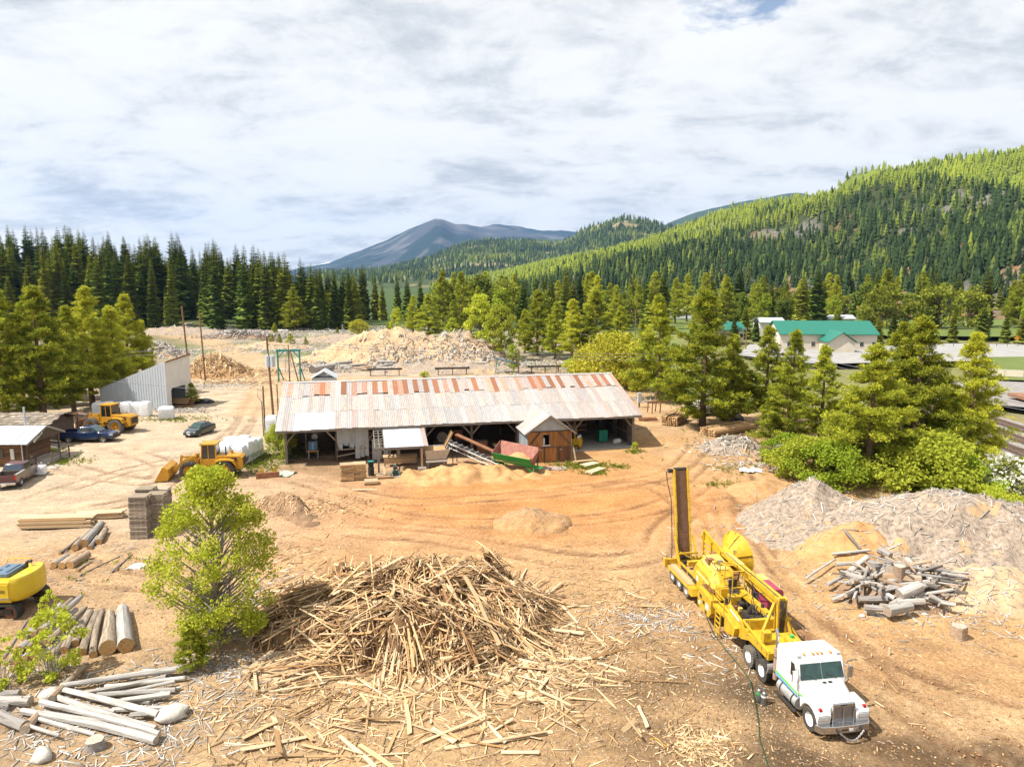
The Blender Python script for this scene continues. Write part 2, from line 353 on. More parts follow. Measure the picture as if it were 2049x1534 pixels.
# ------------------------------------------------------------------ terrain
def sstep(a, b, x):
    t = min(1, max(0, (x - a) / (b - a))); return t * t * (3 - 2 * t)
def ridge(x, y):
    if y < 200: return 0.
    p = 1024.5 + F_PX * x / (y * .989 + 2.7)
    return 15 * sstep(690, 150, p) * sstep(262, 350, y) * (1 - sstep(700, 1500, y))
def ground_z(x, y):
    z = ridge(x, y)
    if y < 330 and abs(x) < 260:
        z += .16 * fbm(x, y, .09, 3, 3.) + .05 * fbm(x, y, .45, 3, 9.)
        if y < 110: z += .045 * fbm(x * .5 + y * .9, y * .25 - x * .1, .9, 3, 5.)
    z += -1.2 * sstep(34, 46, x - (y - 60) * .15) * sstep(40, 55, y)
    return z
def axis_pts(segs):
    out = [segs[0][0]]
    for a, b, s0, s1 in segs:
        q, s = a, s0
        n = 0
        while q < b - 1e-6:
            t = (q - a) / (b - a); st = s0 + (s1 - s0) * t
            q = min(b, q + st); out.append(q)
    return np.array(out)
xs = axis_pts([(-4900, -1200, 900, 400), (-1200, -120, 260, 9), (-120, -70, 6, 1), (-70, 80, .36, .36), (80, 140, 1, 6), (140, 1200, 9, 260), (1200, 4900, 400, 900)])
ys = axis_pts([(-400, 0, 130, 12), (0, 14, 5, 1), (14, 112, .36, .4), (112, 280, .9, 3.5), (280, 900, 6, 60), (900, 10650, 120, 2500)])
NX, NY = len(xs), len(ys)
XX, YY = np.meshgrid(xs, ys)
ZZ = np.array([ground_z(x, y) for x, y in zip(XX.ravel(), YY.ravel())])
def blob(px, py, rx, ry, rot=0.):
    c = G(px, py); ca, sa = math.cos(R(rot)), math.sin(R(rot))
    dx, dy = XX.ravel() - c.x, YY.ravel() - c.y
    u, v = (dx * ca + dy * sa) / rx, (-dx * sa + dy * ca) / ry
    return np.exp(-(u * u + v * v))
n1 = np.array([fbm(x, y, .07, 4, 1.) for x, y in zip(XX.ravel(), YY.ravel())])
n2 = np.array([fbm(x, y, .28, 3, 6.) for x, y in zip(XX.ravel(), YY.ravel())])
Xr, Yr = XX.ravel(), YY.ravel()
# vehicle tracks: pairs of ruts along the ways driven across the yard
from mathutils import kdtree
RUT = []
def ruts(pts, gauge=1.0):
    P3 = [G(*p) for p in pts]; out = []
    for i in range(len(P3) - 1):                       # smooth curve through the points
        p0, p1, p2, p3 = P3[max(i - 1, 0)], P3[i], P3[i + 1], P3[min(i + 2, len(P3) - 1)]
        for k in range(40):
            t = k / 40; out.append(.5 * ((2 * p1) + (p2 - p0) * t + (2 * p0 - 5 * p1 + 4 * p2 - p3) * t * t + (3 * p1 - p0 - 3 * p2 + p3) * t ** 3))
    for a, b in zip(out, out[1:]):
        d = (b - a).normalized(); n_ = Vector((-d.y, d.x, 0)); n_s = max(1, int((b - a).length / .3))
        for j in range(n_s):
            q = a.lerp(b, j / n_s)
            for s in (-1, 1): RUT.append(q + n_ * gauge * s)
for tr_ in ([(560, 700), (520, 790), (470, 880), (380, 960), (230, 1010), (60, 1040)], [(540, 720), (500, 820), (420, 900), (300, 930), (180, 960), (60, 1000)], [(600, 960), (800, 1000), (1100, 985), (1330, 950), (1400, 890)], [(620, 985), (840, 1040), (1150, 1040), (1350, 1000), (1440, 930)], [(1480, 1000), (1380, 1020), (1330, 1060), (1300, 1110), (1150, 1120), (900, 1080), (700, 1060)],
            [(1480, 940), (1500, 1040), (1530, 1130), (1600, 1220), (1750, 1330), (1980, 1420)], [(1450, 1000), (1490, 1100), (1560, 1200), (1680, 1300), (1850, 1380), (2060, 1440)], [(1620, 1250), (1760, 1370), (1900, 1460), (2060, 1530)], [(1200, 980), (1300, 970), (1370, 1010), (1390, 1060)], [(250, 900), (330, 930), (300, 960), (200, 950), (120, 930)], [(100, 1110), (200, 1150), (300, 1165), (420, 1170)]): ruts(tr_)
kd = kdtree.KDTree(len(RUT))
for i_, q_ in enumerate(RUT): kd.insert((q_.x, q_.y, 0), i_)
kd.balance()
rutw = np.zeros(XX.size)
for i_, (x_, y_) in enumerate(zip(XX.ravel(), YY.ravel())):
    if 14 < y_ < 175 and abs(x_) < 75:
        d_ = kd.find((x_, y_, 0))[2]
        if d_ < .8: rutw[i_] = math.exp(-(d_ / .27) ** 2) - .55 * math.exp(-((d_ - .5) / .17) ** 2)
ZZ = ZZ - .10 * rutw
RUT2 = RUT; RUT = []
for tr_ in ([(520, 830), (545, 770), (520, 725), (450, 695), (420, 676), (470, 662), (600, 655)], [(450, 695), (400, 680), (330, 668)], [(560, 762), (640, 762), (760, 760), (1000, 760)]): ruts(tr_, 1.6)
kr = kdtree.KDTree(len(RUT))
for i_, q_ in enumerate(RUT): kr.insert((q_.x, q_.y, 0), i_)
kr.balance(); roadw = np.zeros(XX.size)
for i_, (x_, y_) in enumerate(zip(XX.ravel(), YY.ravel())):
    if 95 < y_ < 300 and abs(x_) < 150: roadw[i_] = 1 - sstep(1.6, 3.4, kr.find((x_, y_, 0))[2])
colr = np.tile(np.array([[.42, .275, .15]]), (len(Xr), 1))
def paint(w, c):
    global colr
    w = np.clip(w, 0, 1)[:, None]; colr = colr * (1 - w) + np.array([c]) * w
def S(a, b, x):
    t = np.clip((x - a) / (b - a), 0, 1); return t * t * (3 - 2 * t)
PXX = 1024.5 + F_PX * Xr / np.maximum(5, Yr * .989 + 2.7)
paint(S(5, -14, Xr) * S(44, 52, Yr) * .8 + n2 * .15, (.44, .355, .26))                      # pale packed yard on the left
paint(1.35 * blob(1080, 1000, 21, 13) + n1 * .3 * blob(1050, 990, 40, 25), (.43, .205, .075))   # orange sawdust in front of the barn
paint(1.1 * blob(1340, 900, 15, 12) * (.8 + n1), (.42, .235, .10))
paint(.9 * blob(1650, 1200, 13, 8) * (1 + n2), (.46, .28, .125))
paint(.9 * blob(1800, 1330, 12, 5, -12) * (1 + n2), (.37, .215, .10))
paint(.75 * blob(760, 1480, 16, 8) * (1 + n1), (.42, .27, .135))
paint(.8 * blob(1300, 1380, 5.5, 7) * (1.1 + n2), (.23, .145, .075))                     # darker trampled ground
paint(.9 * blob(1560, 1460, 3.2, 4.2, 20) * (1.2 + n2 * 1.5), (.085, .058, .035))      # oil-dark soil beside the truck
paint(.85 * blob(1850, 1500, 10, 2.6, -14) * (1 + n2 * 2), (.13, .08, .042))
paint(.8 * blob(120, 1460, 9, 6) * (1 + n1), (.30, .215, .135))
paint(.55 * blob(40, 1200, 4, 5), (.24, .16, .095))
paint(.8 * blob(640, 940, 7, 4) * (1 + n2), (.27, .165, .085))
paint(S(128, 150, Yr) * (.8 + n2 * .5), (.25, .215, .17))              # debris field behind the barn
paint(S(-.05, .3, n1 + n2 * .6) * S(150, 180, Yr) * .75, (.12, .16, .04))
paint(S(16, 24, Xr - (Yr - 75) * .12) * S(100, 112, Yr) * .95, (.15, .18, .05))              # right of the yard: grass under the pines
paint(S(33, 38, Xr - (Yr - 60) * .1) * S(46, 54, Yr) * .8, (.19, .18, .07))
paint(S(246, 262, Yr) * .95, (.07, .10, .03))
paint(S(-60, -72, Xr + (Yr - 90) * .25) * S(60, 80, Yr) * .7, (.15, .13, .06))
paint(S(270, 300, Yr) * .9, (.055, .085, .022))
paint(np.clip(rutw, 0, 1) * .75 * (.8 + n2), (.19, .10, .05))
paint(roadw * (.9 + n2 * .3), (.42, .29, .17))
paint(np.clip(-rutw, 0, 1) * .5, (.50, .36, .22))
def grid_mesh(name, X, Y, Z, nx, ny, mat, col=None):
    me = bpy.data.meshes.new(name); nv = nx * ny; nf = (nx - 1) * (ny - 1)
    me.vertices.add(nv); me.vertices.foreach_set('co', np.stack([X, Y, Z], 1).astype(np.float32).ravel())
    i = (np.arange(ny - 1)[:, None] * nx + np.arange(nx - 1)[None, :]).ravel()
    q = np.stack([i, i + 1, i + nx + 1, i + nx], 1).ravel()
    me.loops.add(nf * 4); me.loops.foreach_set('vertex_index', q.astype(np.int32))
    me.polygons.add(nf); me.polygons.foreach_set('loop_start', (np.arange(nf) * 4).astype(np.int32)); me.polygons.foreach_set('loop_total', np.full(nf, 4, np.int32))
    me.materials.append(MAT[mat]); me.update(calc_edges=True); me.shade_smooth()
    if col is not None:
        a = me.color_attributes.new('Col', 'FLOAT_COLOR', 'POINT')
        a.data.foreach_set('color', np.concatenate([col, np.ones((nv, 1))], 1).astype(np.float32).ravel())
    o = bpy.data.objects.new(name, me); COL.objects.link(o); return o
def groundmat(name, fine=1.):
    m = bpy.data.materials.new(name); m.use_nodes = True; t = m.node_tree; n = t.nodes; L = t.links; b = n['Principled BSDF']
    b.inputs['Roughness'].default_value = .97; b.inputs['Specular IOR Level'].default_value = .15
    at = n.new('ShaderNodeVertexColor'); at.layer_name = 'Col'; co = n.new('ShaderNodeTexCoord')
    def ns(sc, st=(1, 1, 1), rot=0, d=6, ro=.65):
        mp = n.new('ShaderNodeMapping'); mp.inputs['Scale'].default_value = st; mp.inputs['Rotation'].default_value = (0, 0, R(rot)); L.new(co.outputs['Object'], mp.inputs[0])
        q = n.new('ShaderNodeTexNoise'); q.inputs['Scale'].default_value = sc; q.inputs['Detail'].default_value = d; q.inputs['Roughness'].default_value = ro; L.new(mp.outputs[0], q.inputs[0]); return q.outputs[0]
    def mr(s, a, b_):
        q = n.new('ShaderNodeMapRange'); q.inputs[1].default_value = .32; q.inputs[2].default_value = .68; q.inputs[3].default_value = a; q.inputs[4].default_value = b_; L.new(s, q.inputs[0]); return q.outputs[0]
    def mul(a, b_):
        q = n.new('ShaderNodeMath'); q.operation = 'MULTIPLY'; L.new(a, q.inputs[0]); L.new(b_, q.inputs[1]); return q.outputs[0]
    k = mul(mul(mr(ns(.35, d=8), .76, 1.2), mr(ns(4.5 * fine, d=10, ro=.85), .45, 1.42)), mul(mr(ns(.9, (.4, 1.6, 1), -12, 5), .90, 1.1), mr(ns(14 * fine, d=5, ro=.75), .62, 1.28)))
    sp = n.new('ShaderNodeVectorMath'); sp.operation = 'SCALE'; L.new(at.outputs[0], sp.inputs[0]); L.new(k, sp.inputs['Scale']); L.new(sp.outputs[0], b.inputs['Base Color'])
    bp = n.new('ShaderNodeBump'); bp.inputs['Strength'].default_value = .8; bp.inputs['Distance'].default_value = .14; L.new(ns(5 * fine, d=8, ro=.72), bp.inputs['Height']); L.new(bp.outputs[0], b.inputs['Normal'])
    MAT[name] = m
groundmat('yard_soil'); groundmat('hill_soil', .02)
tag(grid_mesh('ground', Xr, Yr, ZZ, NX, NY, 'yard_soil', colr), kind='structure')

# mounds: real heaps with their own height function, so that things can lie on them
MOUNDS = []
def mound_h(x, y, m):
    cx_, cy_, rx, ry, h, ca, sa, seed, rough, pw, _ = m
    dx, dy = x - cx_, y - cy_; u, v = (dx * ca + dy * sa) / rx, (-dx * sa + dy * ca) / ry
    r = math.sqrt(u * u + v * v); r *= 1 + .16 * fbm(x, y, 2.2 / (rx + ry), 2, seed)
    if r >= 1.15: return -.35
    t = max(0, 1 - r); base = (1 - math.cos(math.pi * min(1, t))) / 2
    base = (base * (1 - pw) + t * pw) * h if pw >= 0 else (1 - min(1, r) ** 2.2) * h
    return base + rough * fbm(x, y, .55, 4, seed) * min(1, t * 4) * (.4 + h * .12) - (.3 if r > 1 else .3 * sstep(.85, 1, r))
def mound(name, label, c, rx, ry, h, mat, rot=0, seed=0., rough=1., pw=.5, cat='heap', step=.35):
    m = (c.x, c.y, rx, ry, h, math.cos(R(rot)), math.sin(R(rot)), seed, rough, pw, 0); MOUNDS.append(m)
    e = max(rx, ry) * 1.2; k = int(2 * e / step) + 1; g = np.linspace(-e, e, k); X, Y = np.meshgrid(g + c.x, g + c.y); X, Y = X.ravel(), Y.ravel()
    Z = np.array([mound_h(x, y, m) + ground_z(x, y) for x, y in zip(X, Y)])
    o = grid_mesh(name, X, Y, Z, k, k, mat); return tag(o, label, cat)
def top_z(x, y):
    z = 0
    for m in MOUNDS:
        if abs(x - m[0]) < max(m[2], m[3]) * 1.2 and abs(y - m[1]) < max(m[2], m[3]) * 1.2: z = max(z, mound_h(x, y, m))
    return z + ground_z(x, y)

# hills: heightfields over azimuth and distance, with crests as high and as far as they stand
def interp(tab, x):
    if x <= tab[0][0]: return tab[0][1:]
    for a, b in zip(tab, tab[1:]):
        if x <= b[0]:
            t = (x - a[0]) / (b[0] - a[0]); return [p + (q - p) * t for p, q in zip(a[1:], b[1:])]
    return tab[-1][1:]
class Hill:
    def __init__(s, tab, na, nv, nz, seed, pw=.85, vmax=1.6): s.tab, s.na, s.nv, s.nz, s.seed, s.pw, s.vmax = tab, na, nv, nz, seed, pw, vmax
    def at(s, px, v):                # v 0 base .. 1 crest .. 1.6 behind
        row, dc, db = interp(s.tab, px); zc = height_for(row, dc); D = db + (dc - db) * v; p = AT(px, D)
        prof = v ** s.pw if v <= 1 else 1 - (v - 1) * .8
        sc = 5. / dc
        z = -3 + (zc + 3) * prof + s.nz * zc * (fbm(p.x, p.y, sc * 1.3, 5, s.seed)) * min(1, v * 3) * (1 if v > 1 else .25 + .75 * (1 - v))
        return Vector((p.x, p.y, z))
    def build(s, name, mat, colf, label=None):
        p0, p1 = s.tab[0][0], s.tab[-1][0]; pts, cs = [], []
        for j in range(s.nv):
            v = s.vmax * j / (s.nv - 1)
            for i in range(s.na):
                px = p0 + (p1 - p0) * i / (s.na - 1); q = s.at(px, v); pts.append(q); cs.append(colf(q.x, q.y, q.z, px, v))
        a = np.array([tuple(q) for q in pts])
        o = grid_mesh(name, a[:, 0], a[:, 1], a[:, 2], s.na, s.nv, mat, np.array(cs)); return tag(o, kind='structure')
def lerp3(a, b, t): t = min(1, max(0, t)); return [p + (q - p) * t for p, q in zip(a, b)]
GRASSY, ROCKY, SOILC, DARKF, TANC = (.13, .165, .035), (.13, .12, .105), (.24, .14, .075), (.035, .05, .018), (.26, .21, .11)
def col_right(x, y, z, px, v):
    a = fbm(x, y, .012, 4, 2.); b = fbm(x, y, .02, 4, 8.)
    c = lerp3((.04, .05, .02), GRASSY, sstep(.42, .70, v + a * .25))  # dark below, bright above: cloud shade and sun painted into the grass colour
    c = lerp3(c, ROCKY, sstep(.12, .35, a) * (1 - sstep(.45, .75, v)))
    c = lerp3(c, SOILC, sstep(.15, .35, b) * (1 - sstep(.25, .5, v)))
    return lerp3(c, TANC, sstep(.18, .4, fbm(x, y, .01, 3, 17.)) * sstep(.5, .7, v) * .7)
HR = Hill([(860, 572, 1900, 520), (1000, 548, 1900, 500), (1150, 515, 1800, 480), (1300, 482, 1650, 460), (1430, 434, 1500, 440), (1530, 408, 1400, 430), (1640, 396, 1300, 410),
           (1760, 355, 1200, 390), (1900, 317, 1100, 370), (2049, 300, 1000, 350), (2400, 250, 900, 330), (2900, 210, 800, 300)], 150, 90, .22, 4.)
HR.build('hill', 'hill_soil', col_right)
def col_mid(x, y, z, px, v):
    a = fbm(x, y, .004, 4, 2.); c = lerp3((.05, .07, .022), (.14, .16, .05), sstep(.1, .4, a)); return lerp3(c, TANC, sstep(.25, .45, fbm(x, y, .008, 3, 12.)) * .8)
HM = Hill([(640, 545, 3600, 1500), (760, 540, 3600, 1500), (860, 515, 3600, 1700), (920, 490, 3500, 1750), (980, 482, 3400, 1800), (1060, 483, 3300, 1900), (1130, 488, 3200, 1950), (1190, 452, 3000, 1950),
           (1245, 436, 2900, 1900), (1300, 444, 2900, 1900), (1350, 458, 2900, 1900), (1450, 480, 2900, 1900), (1700, 500, 2900, 1900)], 130, 60, .10, 14.)
HM.build('hill', 'hill_soil', col_mid)
def col_mtn(x, y, z, px, v):
    a = fbm(x, y, .0011, 5, 2.); c = lerp3((.012, .026, .022), (.052, .056, .060), sstep(.02, .26, a + (v - .72) * .5)); return lerp3(c, (.16, .145, .135), sstep(.2, .42, fbm(x, y, .002, 4, 31.)) * .5)
HT = Hill([(560, 545, 9000, 6000), (660, 528, 9000, 6000), (720, 507, 9000, 6000), (770, 484, 9000, 6000), (820, 456, 8800, 6000), (852, 443, 8600, 5600), (872, 435, 8500, 5400), (886, 436, 8500, 5400), (912, 447, 8800, 5700), (935, 447, 8900, 5800), (960, 455, 9200, 6000), (1000, 454, 9600, 6000),
           (1060, 462, 10000, 6000), (1125, 467, 10000, 6000), (1220, 476, 10000, 6000), (1500, 500, 10000, 6500)], 160, 60, .16, 23., .9, 1.14)
HT.build('mountain', 'hill_soil', col_mtn)
HB = Hill([(1290, 470, 6500, 5000), (1340, 443, 6500, 5000), (1390, 424, 6500, 5000), (1440, 412, 6500, 5000), (1540, 390, 6500, 5000), (1590, 383, 6500, 5000), (1640, 392, 6500, 5000), (1740, 420, 6500, 5000)], 50, 24, .06, 41., .85, 1.3)
HB.build('mountain', 'hill_soil', lambda x, y, z, px, v: (.035, .055, .025))
# snowy far ridge on the left of the mountain
HS = Hill([(560, 545, 9800, 8000), (660, 524, 9800, 8000), (690, 519, 9800, 8000), (720, 522, 9800, 8000), (800, 540, 9800, 8000)], 60, 20, .05, 51., .85, 1.2)
HS.build('mountain', 'hill_soil', lambda x, y, z, px, v: lerp3((.12, .14, .15), (.75, .78, .8), sstep(.55, .85, v + .4 * fbm(x, y, .002, 3, 3.))))

# ------------------------------------------------------------------ water, parking, railway
def sheet(name, pts, z, mat):
    b = MB(); b.add([(p.x, p.y, z) for p in pts], [tuple(range(len(pts)))]); return tag(b.build(name, mat), kind='structure')
M('water', (.16, .22, .27), (.12, .17, .22), .02, .22, spec=.6, bump=.15, bscale=.6)
sheet('river', [AT(1000, 430), AT(1500, 430), AT(1560, 500), AT(1000, 520)], .35, 'water')
sheet('parking_lot', [G(1475, 712), G(1640, 730), G(1800, 726), G(1960, 724), G(1960, 710), G(1760, 695), G(1500, 690)], .22, 'asphalt')
sheet('road', [G(1700, 700), G(1760, 722), G(2300, 715), G(2300, 697), G(2049, 690), G(1850, 688)], .228, 'asphalt')
sheet('lawn', [G(1960, 760), G(2400, 775), G(2400, 712), G(1960, 716)], .234, 'lawn')
sheet('lawn', [G(1300, 668), G(2300, 678), G(2300, 640), G(1300, 640)], .25, 'lawn')
sheet('gravel_yard', [G(1900, 800), G(2400, 850), G(2400, 780), G(1900, 758)], .02, 'ballast')
rb0, rb1 = G(1935, 835), G(2300, 960)
dirr = (rb1 - rb0).normalized(); nrm = Vector((-dirr.y, dirr.x, 0))
RA = rb0 - dirr * 12; RZ = rb1 + dirr * 60
bb = MB(); w0, w1 = -6, 7
bb.loft([[p + nrm * a + Vector((0, 0, h)) for a, h in ((w0 - 1.5, -1.3), (w0, -.62), (w1, -.62), (w1 + 1.5, -1.3))] for p in (RA, RZ)])
tag(bb.build('railway_bed', 'ballast'), kind='structure')
for k, off in enumerate((-3.6, .4, 4.4)):
    t_ = thing('railway_track', ['nearest railway track on grey ballast at the right edge', 'middle railway track on grey ballast at the right edge', 'farthest railway track on grey ballast at the right edge'][k], 'railway track', RA + nrm * off)
    for s in (-.72, .72):
        q = MB(); q.bar(nrm * s + Vector((0, 0, -.42)), dirr * (RZ - RA).length + nrm * s + Vector((0, 0, -.42)), .1, .16); q.build('rail', 'rail_steel', t_)
    sl = MB()
    for i in range(int((RZ - RA).length / .6)): sl.bar(dirr * i * .6 - nrm * 1.25 + Vector((0, 0, -.56)), dirr * i * .6 + nrm * 1.25 + Vector((0, 0, -.56)), .22, .14)
    tag(sl.build('sleepers', 'timber_dark', t_), kind='stuff')
t_ = thing('flat_wagon', 'long rust-red railway flat wagon on the far track at the right edge', 'wagon', G(2040, 820) + Vector((6, 2, -.34)), math.atan2(dirr.y, dirr.x))
MB().prism([(-8, .75), (8, .75), (8, 1.25), (4, 1.25), (3.5, 1.15), (-3.5, 1.15), (-4, 1.25), (-8, 1.25)], -1.4, 1.4).build('deck', 'rust_metal', t_)
for x in (-6.4, -4.8, 4.8, 6.4):
    q = MB()
    for s in (-.72, .72): q.cyl((x, s - .06, .42), (x, s + .06, .42), .42, n=14)
    q.bar((x, -.72, .42), (x, .72, .42), .12); q.build('wheelset', 'dark_metal', t_)
# ------------------------------------------------------------------ vegetation prototypes (meshes shared by the copies)
def np_mesh(name, V, T, mats, mi=None, attr=None):
    me = bpy.data.meshes.new(name); V = np.asarray(V, np.float32); T = np.asarray(T, np.int32); nf = len(T)
    me.vertices.add(len(V)); me.vertices.foreach_set('co', V.ravel()); me.loops.add(nf * T.shape[1]); me.loops.foreach_set('vertex_index', T.ravel())
    me.polygons.add(nf); me.polygons.foreach_set('loop_start', (np.arange(nf) * T.shape[1]).astype(np.int32)); me.polygons.foreach_set('loop_total', np.full(nf, T.shape[1], np.int32))
    for m in (mats if isinstance(mats, (list, tuple)) else [mats]): me.materials.append(MAT[m])
    if mi is not None: me.polygons.foreach_set('material_index', mi.astype(np.int32))
    me.update(calc_edges=True)
    if attr is not None:
        a = me.attributes.new('t', 'FLOAT', 'POINT'); a.data.foreach_set('value', np.asarray(attr, np.float32))
    return me
def fans(rg, C, Dn, n, length, width):
    """fluffy tufts: n wedges from each centre C, leaning along Dn; one connected island per tuft"""
    k = len(C); d = rg.normal(size=(k, n, 3)); d /= np.linalg.norm(d, axis=2, keepdims=True)
    d = d * .95 + Dn[:, None, :]; d /= np.linalg.norm(d, axis=2, keepdims=True)
    s = np.cross(d, rg.normal(size=(k, n, 3))); s /= np.linalg.norm(s, axis=2, keepdims=True)
    L = length * rg.uniform(.65, 1.15, (k, n, 1)); tip = C[:, None, :] + d * L; w = s * width * rg.uniform(.7, 1.2, (k, n, 1))
    V = np.concatenate([C[:, None, :], tip + w, tip - w], 1).reshape(-1, 3)
    b = (np.arange(k) * (1 + 2 * n))[:, None]; j = np.arange(n)[None, :]
    T = np.stack([np.broadcast_to(b, (k, n)), b + 1 + j, b + 1 + n + j], 2).reshape(-1, 3); return V, T
def trunk_mesh(name, h, r, mat, branches=(), n=8, bend=.0, rg=None):
    b = MB(); b.tube([(bend * math.sin(t * 2.2) * h * .03, bend * math.sin(t * 1.3 + 1) * h * .02, h * t) for t in (-.02, .1, .3, .55, .8, 1)], [r * 1.25, r, r * .82, r * .56, r * .3, r * .05], n)
    for p, q, rr in branches: b.tube([p, (Vector(p) + Vector(q)) / 2 + Vector((0, 0, .04 * h * .1)), q], [rr, rr * .7, rr * .25], 4)
    return b.mesh(name, mat, True)
def pine_pair(seed, H=14., Rm=3.1, low=.10, lean=0.):
    rg = np.random.default_rng(seed); C, Dn, br = [], [], []
    z = low * H
    while z < H * .985:
        t = (z / H - low) / (1 - low); prof = (.55 + .45 * min(1, t / .12)) * ((1 - t) ** .95 * 1.25) * Rm + .06
        for _ in range(rg.integers(3, 5) if t < .9 else 3):
            a = rg.uniform(0, 2 * math.pi); L = prof * rg.uniform(.55, 1.12); up = .12 + .5 * t + rg.uniform(-.12, .15)
            e = np.array([math.cos(a) * L, math.sin(a) * L, L * up]); base = np.array([0, 0, z])
            if L > .7: br.append((tuple(base), tuple(base + e * .8), .05 * (1 - t * .6)))
            m = max(2, int(L * 3.6))
            for q in np.linspace(.45 if L > 1.2 else .5, 1.03, m):
                for _ in range(3):
                    C.append(base + e * q + rg.normal(size=3) * np.array([.17, .17, .10]) * (.55 + .3 * L)); Dn.append(np.array([math.cos(a) * .45, math.sin(a) * .45, .75]))
        z += rg.uniform(.26, .42) * (1 if t < .8 else .55)
    C.append(np.array([0, 0, H * .99])); Dn.append(np.array([0, 0, 1.3]))
    V, T = fans(rg, np.array(C), np.array(Dn), 15, .38, .036)
    keep = br[::3]
    return trunk_mesh('trunk', H * .97, .21 + H * .004, 'bark', keep, bend=rg.uniform(-1, 1)), np_mesh('crown', V, T, 'needles_pine')
def fir_pair(seed, H=26., Rm=3.6, mat='needles_fir', tiers=44, per=9):
    rg = np.random.default_rng(seed); V, T = [], []
    for i in range(tiers):
        t = i / (tiers - 1); z = H * (.05 + .95 * t ** .93); r = Rm * (1 - t) ** .72 + .10
        r *= (.75 + .25 * min(1, t / .15)) * rg.uniform(.85, 1.12)
        for k in range(per if t < .8 else max(4, per - 2)):
            a = 2 * math.pi * (k + rg.uniform(-.4, .4)) / per + i * .7; L = r * rg.uniform(.62, 1.15); d = np.array([math.cos(a), math.sin(a), 0]); s = np.array([-d[1], d[0], 0])
            dr = L * (.5 - .62 * t) * rg.uniform(.6, 1.3); w = L * .30 + .12; b0 = len(V)
            V += [np.array([0, 0, z + .1 * L]), d * L * .35 + s * w * .8 + [0, 0, z - dr * .25], d * L * .35 - s * w * .8 + [0, 0, z - dr * .25], d * L * .62 + s * w * rg.uniform(.7, 1.2) + [0, 0, z - dr * .75],
                  d * L * .62 - s * w * rg.uniform(.7, 1.2) + [0, 0, z - dr * .75], d * L * .7 + [0, 0, z - dr * .45], d * L + [0, 0, z - dr * .9 + .12 * L], d * L * .5 + [0, 0, z - dr * .9 - .28 * L], d * L * .5 + [0, 0, z + .06 * L]]
            T += [(b0, b0 + 1, b0 + 8), (b0, b0 + 8, b0 + 2), (b0 + 1, b0 + 3, b0 + 5), (b0 + 1, b0 + 5, b0 + 8), (b0 + 2, b0 + 5, b0 + 4), (b0 + 2, b0 + 8, b0 + 5), (b0 + 3, b0 + 6, b0 + 5), (b0 + 4, b0 + 5, b0 + 6), (b0, b0 + 7, b0 + 5), (b0 + 7, b0 + 6, b0 + 5)]
    return trunk_mesh('trunk', H * .96, .12 + H * .009, 'bark_dark', n=6), np_mesh('crown', V, T, mat)
def leaf_pair(seed, H=8., Rx=2.6, mat='leaf_lime', bark='bark_pale', nl=5000, ls=.16, low=.12, clumps=60, shape=1., stems=1, cr=.55):
    """deciduous: limbs to leaf clumps; leaves are single quads scattered through the clumps"""
    rg = np.random.default_rng(seed); cs, br = [], []
    for i in range(clumps):
        t = rg.uniform(0, 1) ** .85; z = H * (low + (1 - low) * t); prof = Rx * (math.sin(math.pi * (.12 + .86 * t) ** shape) ** .75 * .95 + .05)
        a = rg.uniform(0, 2 * math.pi); q = prof * math.sqrt(rg.uniform(.12, 1)); c = np.array([math.cos(a) * q, math.sin(a) * q, min(z, H * .985)]); cs.append(c)
        s = (i % stems) * 2.4; base = (math.cos(s) * .2 * (stems > 1), math.sin(s) * .2 * (stems > 1), max(.05 * H, (z - q * .75) * .9 if stems == 1 else .1))
        br.append((base, tuple(c), .012 * H * (1 - t * .65) * .7))
    cs = np.array(cs); n_each = rg.multinomial(nl, rg.dirichlet(np.ones(clumps) * 6)); V, T = [], []
    P = np.repeat(cs, n_each, 0); off = rg.normal(size=P.shape); off *= (rg.uniform(.1, 1, (len(P), 1)) ** .5) / np.linalg.norm(off, axis=1, keepdims=True)
    P = P + off * np.array([cr, cr, cr * .75]) * (Rx / 2.6) ** .7
    P[:, 2] = np.maximum(P[:, 2], .06 * H)
    d = rg.normal(size=P.shape); d /= np.linalg.norm(d, axis=1, keepdims=True); s = np.cross(d, rg.normal(size=P.shape)); s /= np.linalg.norm(s, axis=1, keepdims=True)
    q = ls * rg.uniform(.6, 1.2, (len(P), 1)); V = np.stack([P - d * q * .6, P + s * q * .42, P + d * q * .6, P - s * q * .42], 1).reshape(-1, 3)
    T = np.arange(len(V)).reshape(-1, 4)
    tm = MB(); h0 = H * .9
    if stems == 1: tm.tube([(0, 0, -.2), (.03 * H * .3, 0, h0 * .3), (-.02 * H * .3, .1, h0 * .65), (0, 0, h0)], [.014 * H + .02, .012 * H, .008 * H, .01], 7)
    for p_, q_, rr in br: m_ = (Vector(p_) * .45 + Vector(q_) * .55) - Vector((0, 0, .05 * H * rg.uniform(-.5, 1))); tm.tube([p_, m_, q_], [rr, rr * .7, rr * .25], 4)
    return tm.mesh('trunk', bark, True), np_mesh('crown', V, T, mat)
def put_tree(pair, name, label, cat, loc, h, h0, group=None, wx=1., rz=None, lean=0):
    o = thing(name, label, cat, loc, U(0, 6.28) if rz is None else rz, group); s = h / h0; o.scale = (s * wx, s * wx, s); o.rotation_euler.x = lean
    inst('trunk', pair[0], o); inst('crown', pair[1], o); return o

PINES = [pine_pair(11), pine_pair(12, Rm=2.5, low=.16), pine_pair(13, Rm=3.4, low=.07)]
FIRS = [fir_pair(21), fir_pair(22, Rm=3.1), fir_pair(23, Rm=4.2), fir_pair(24, Rm=2.8)]
LARCH = [fir_pair(25, Rm=3.6, mat='needles_larch', tiers=26)]

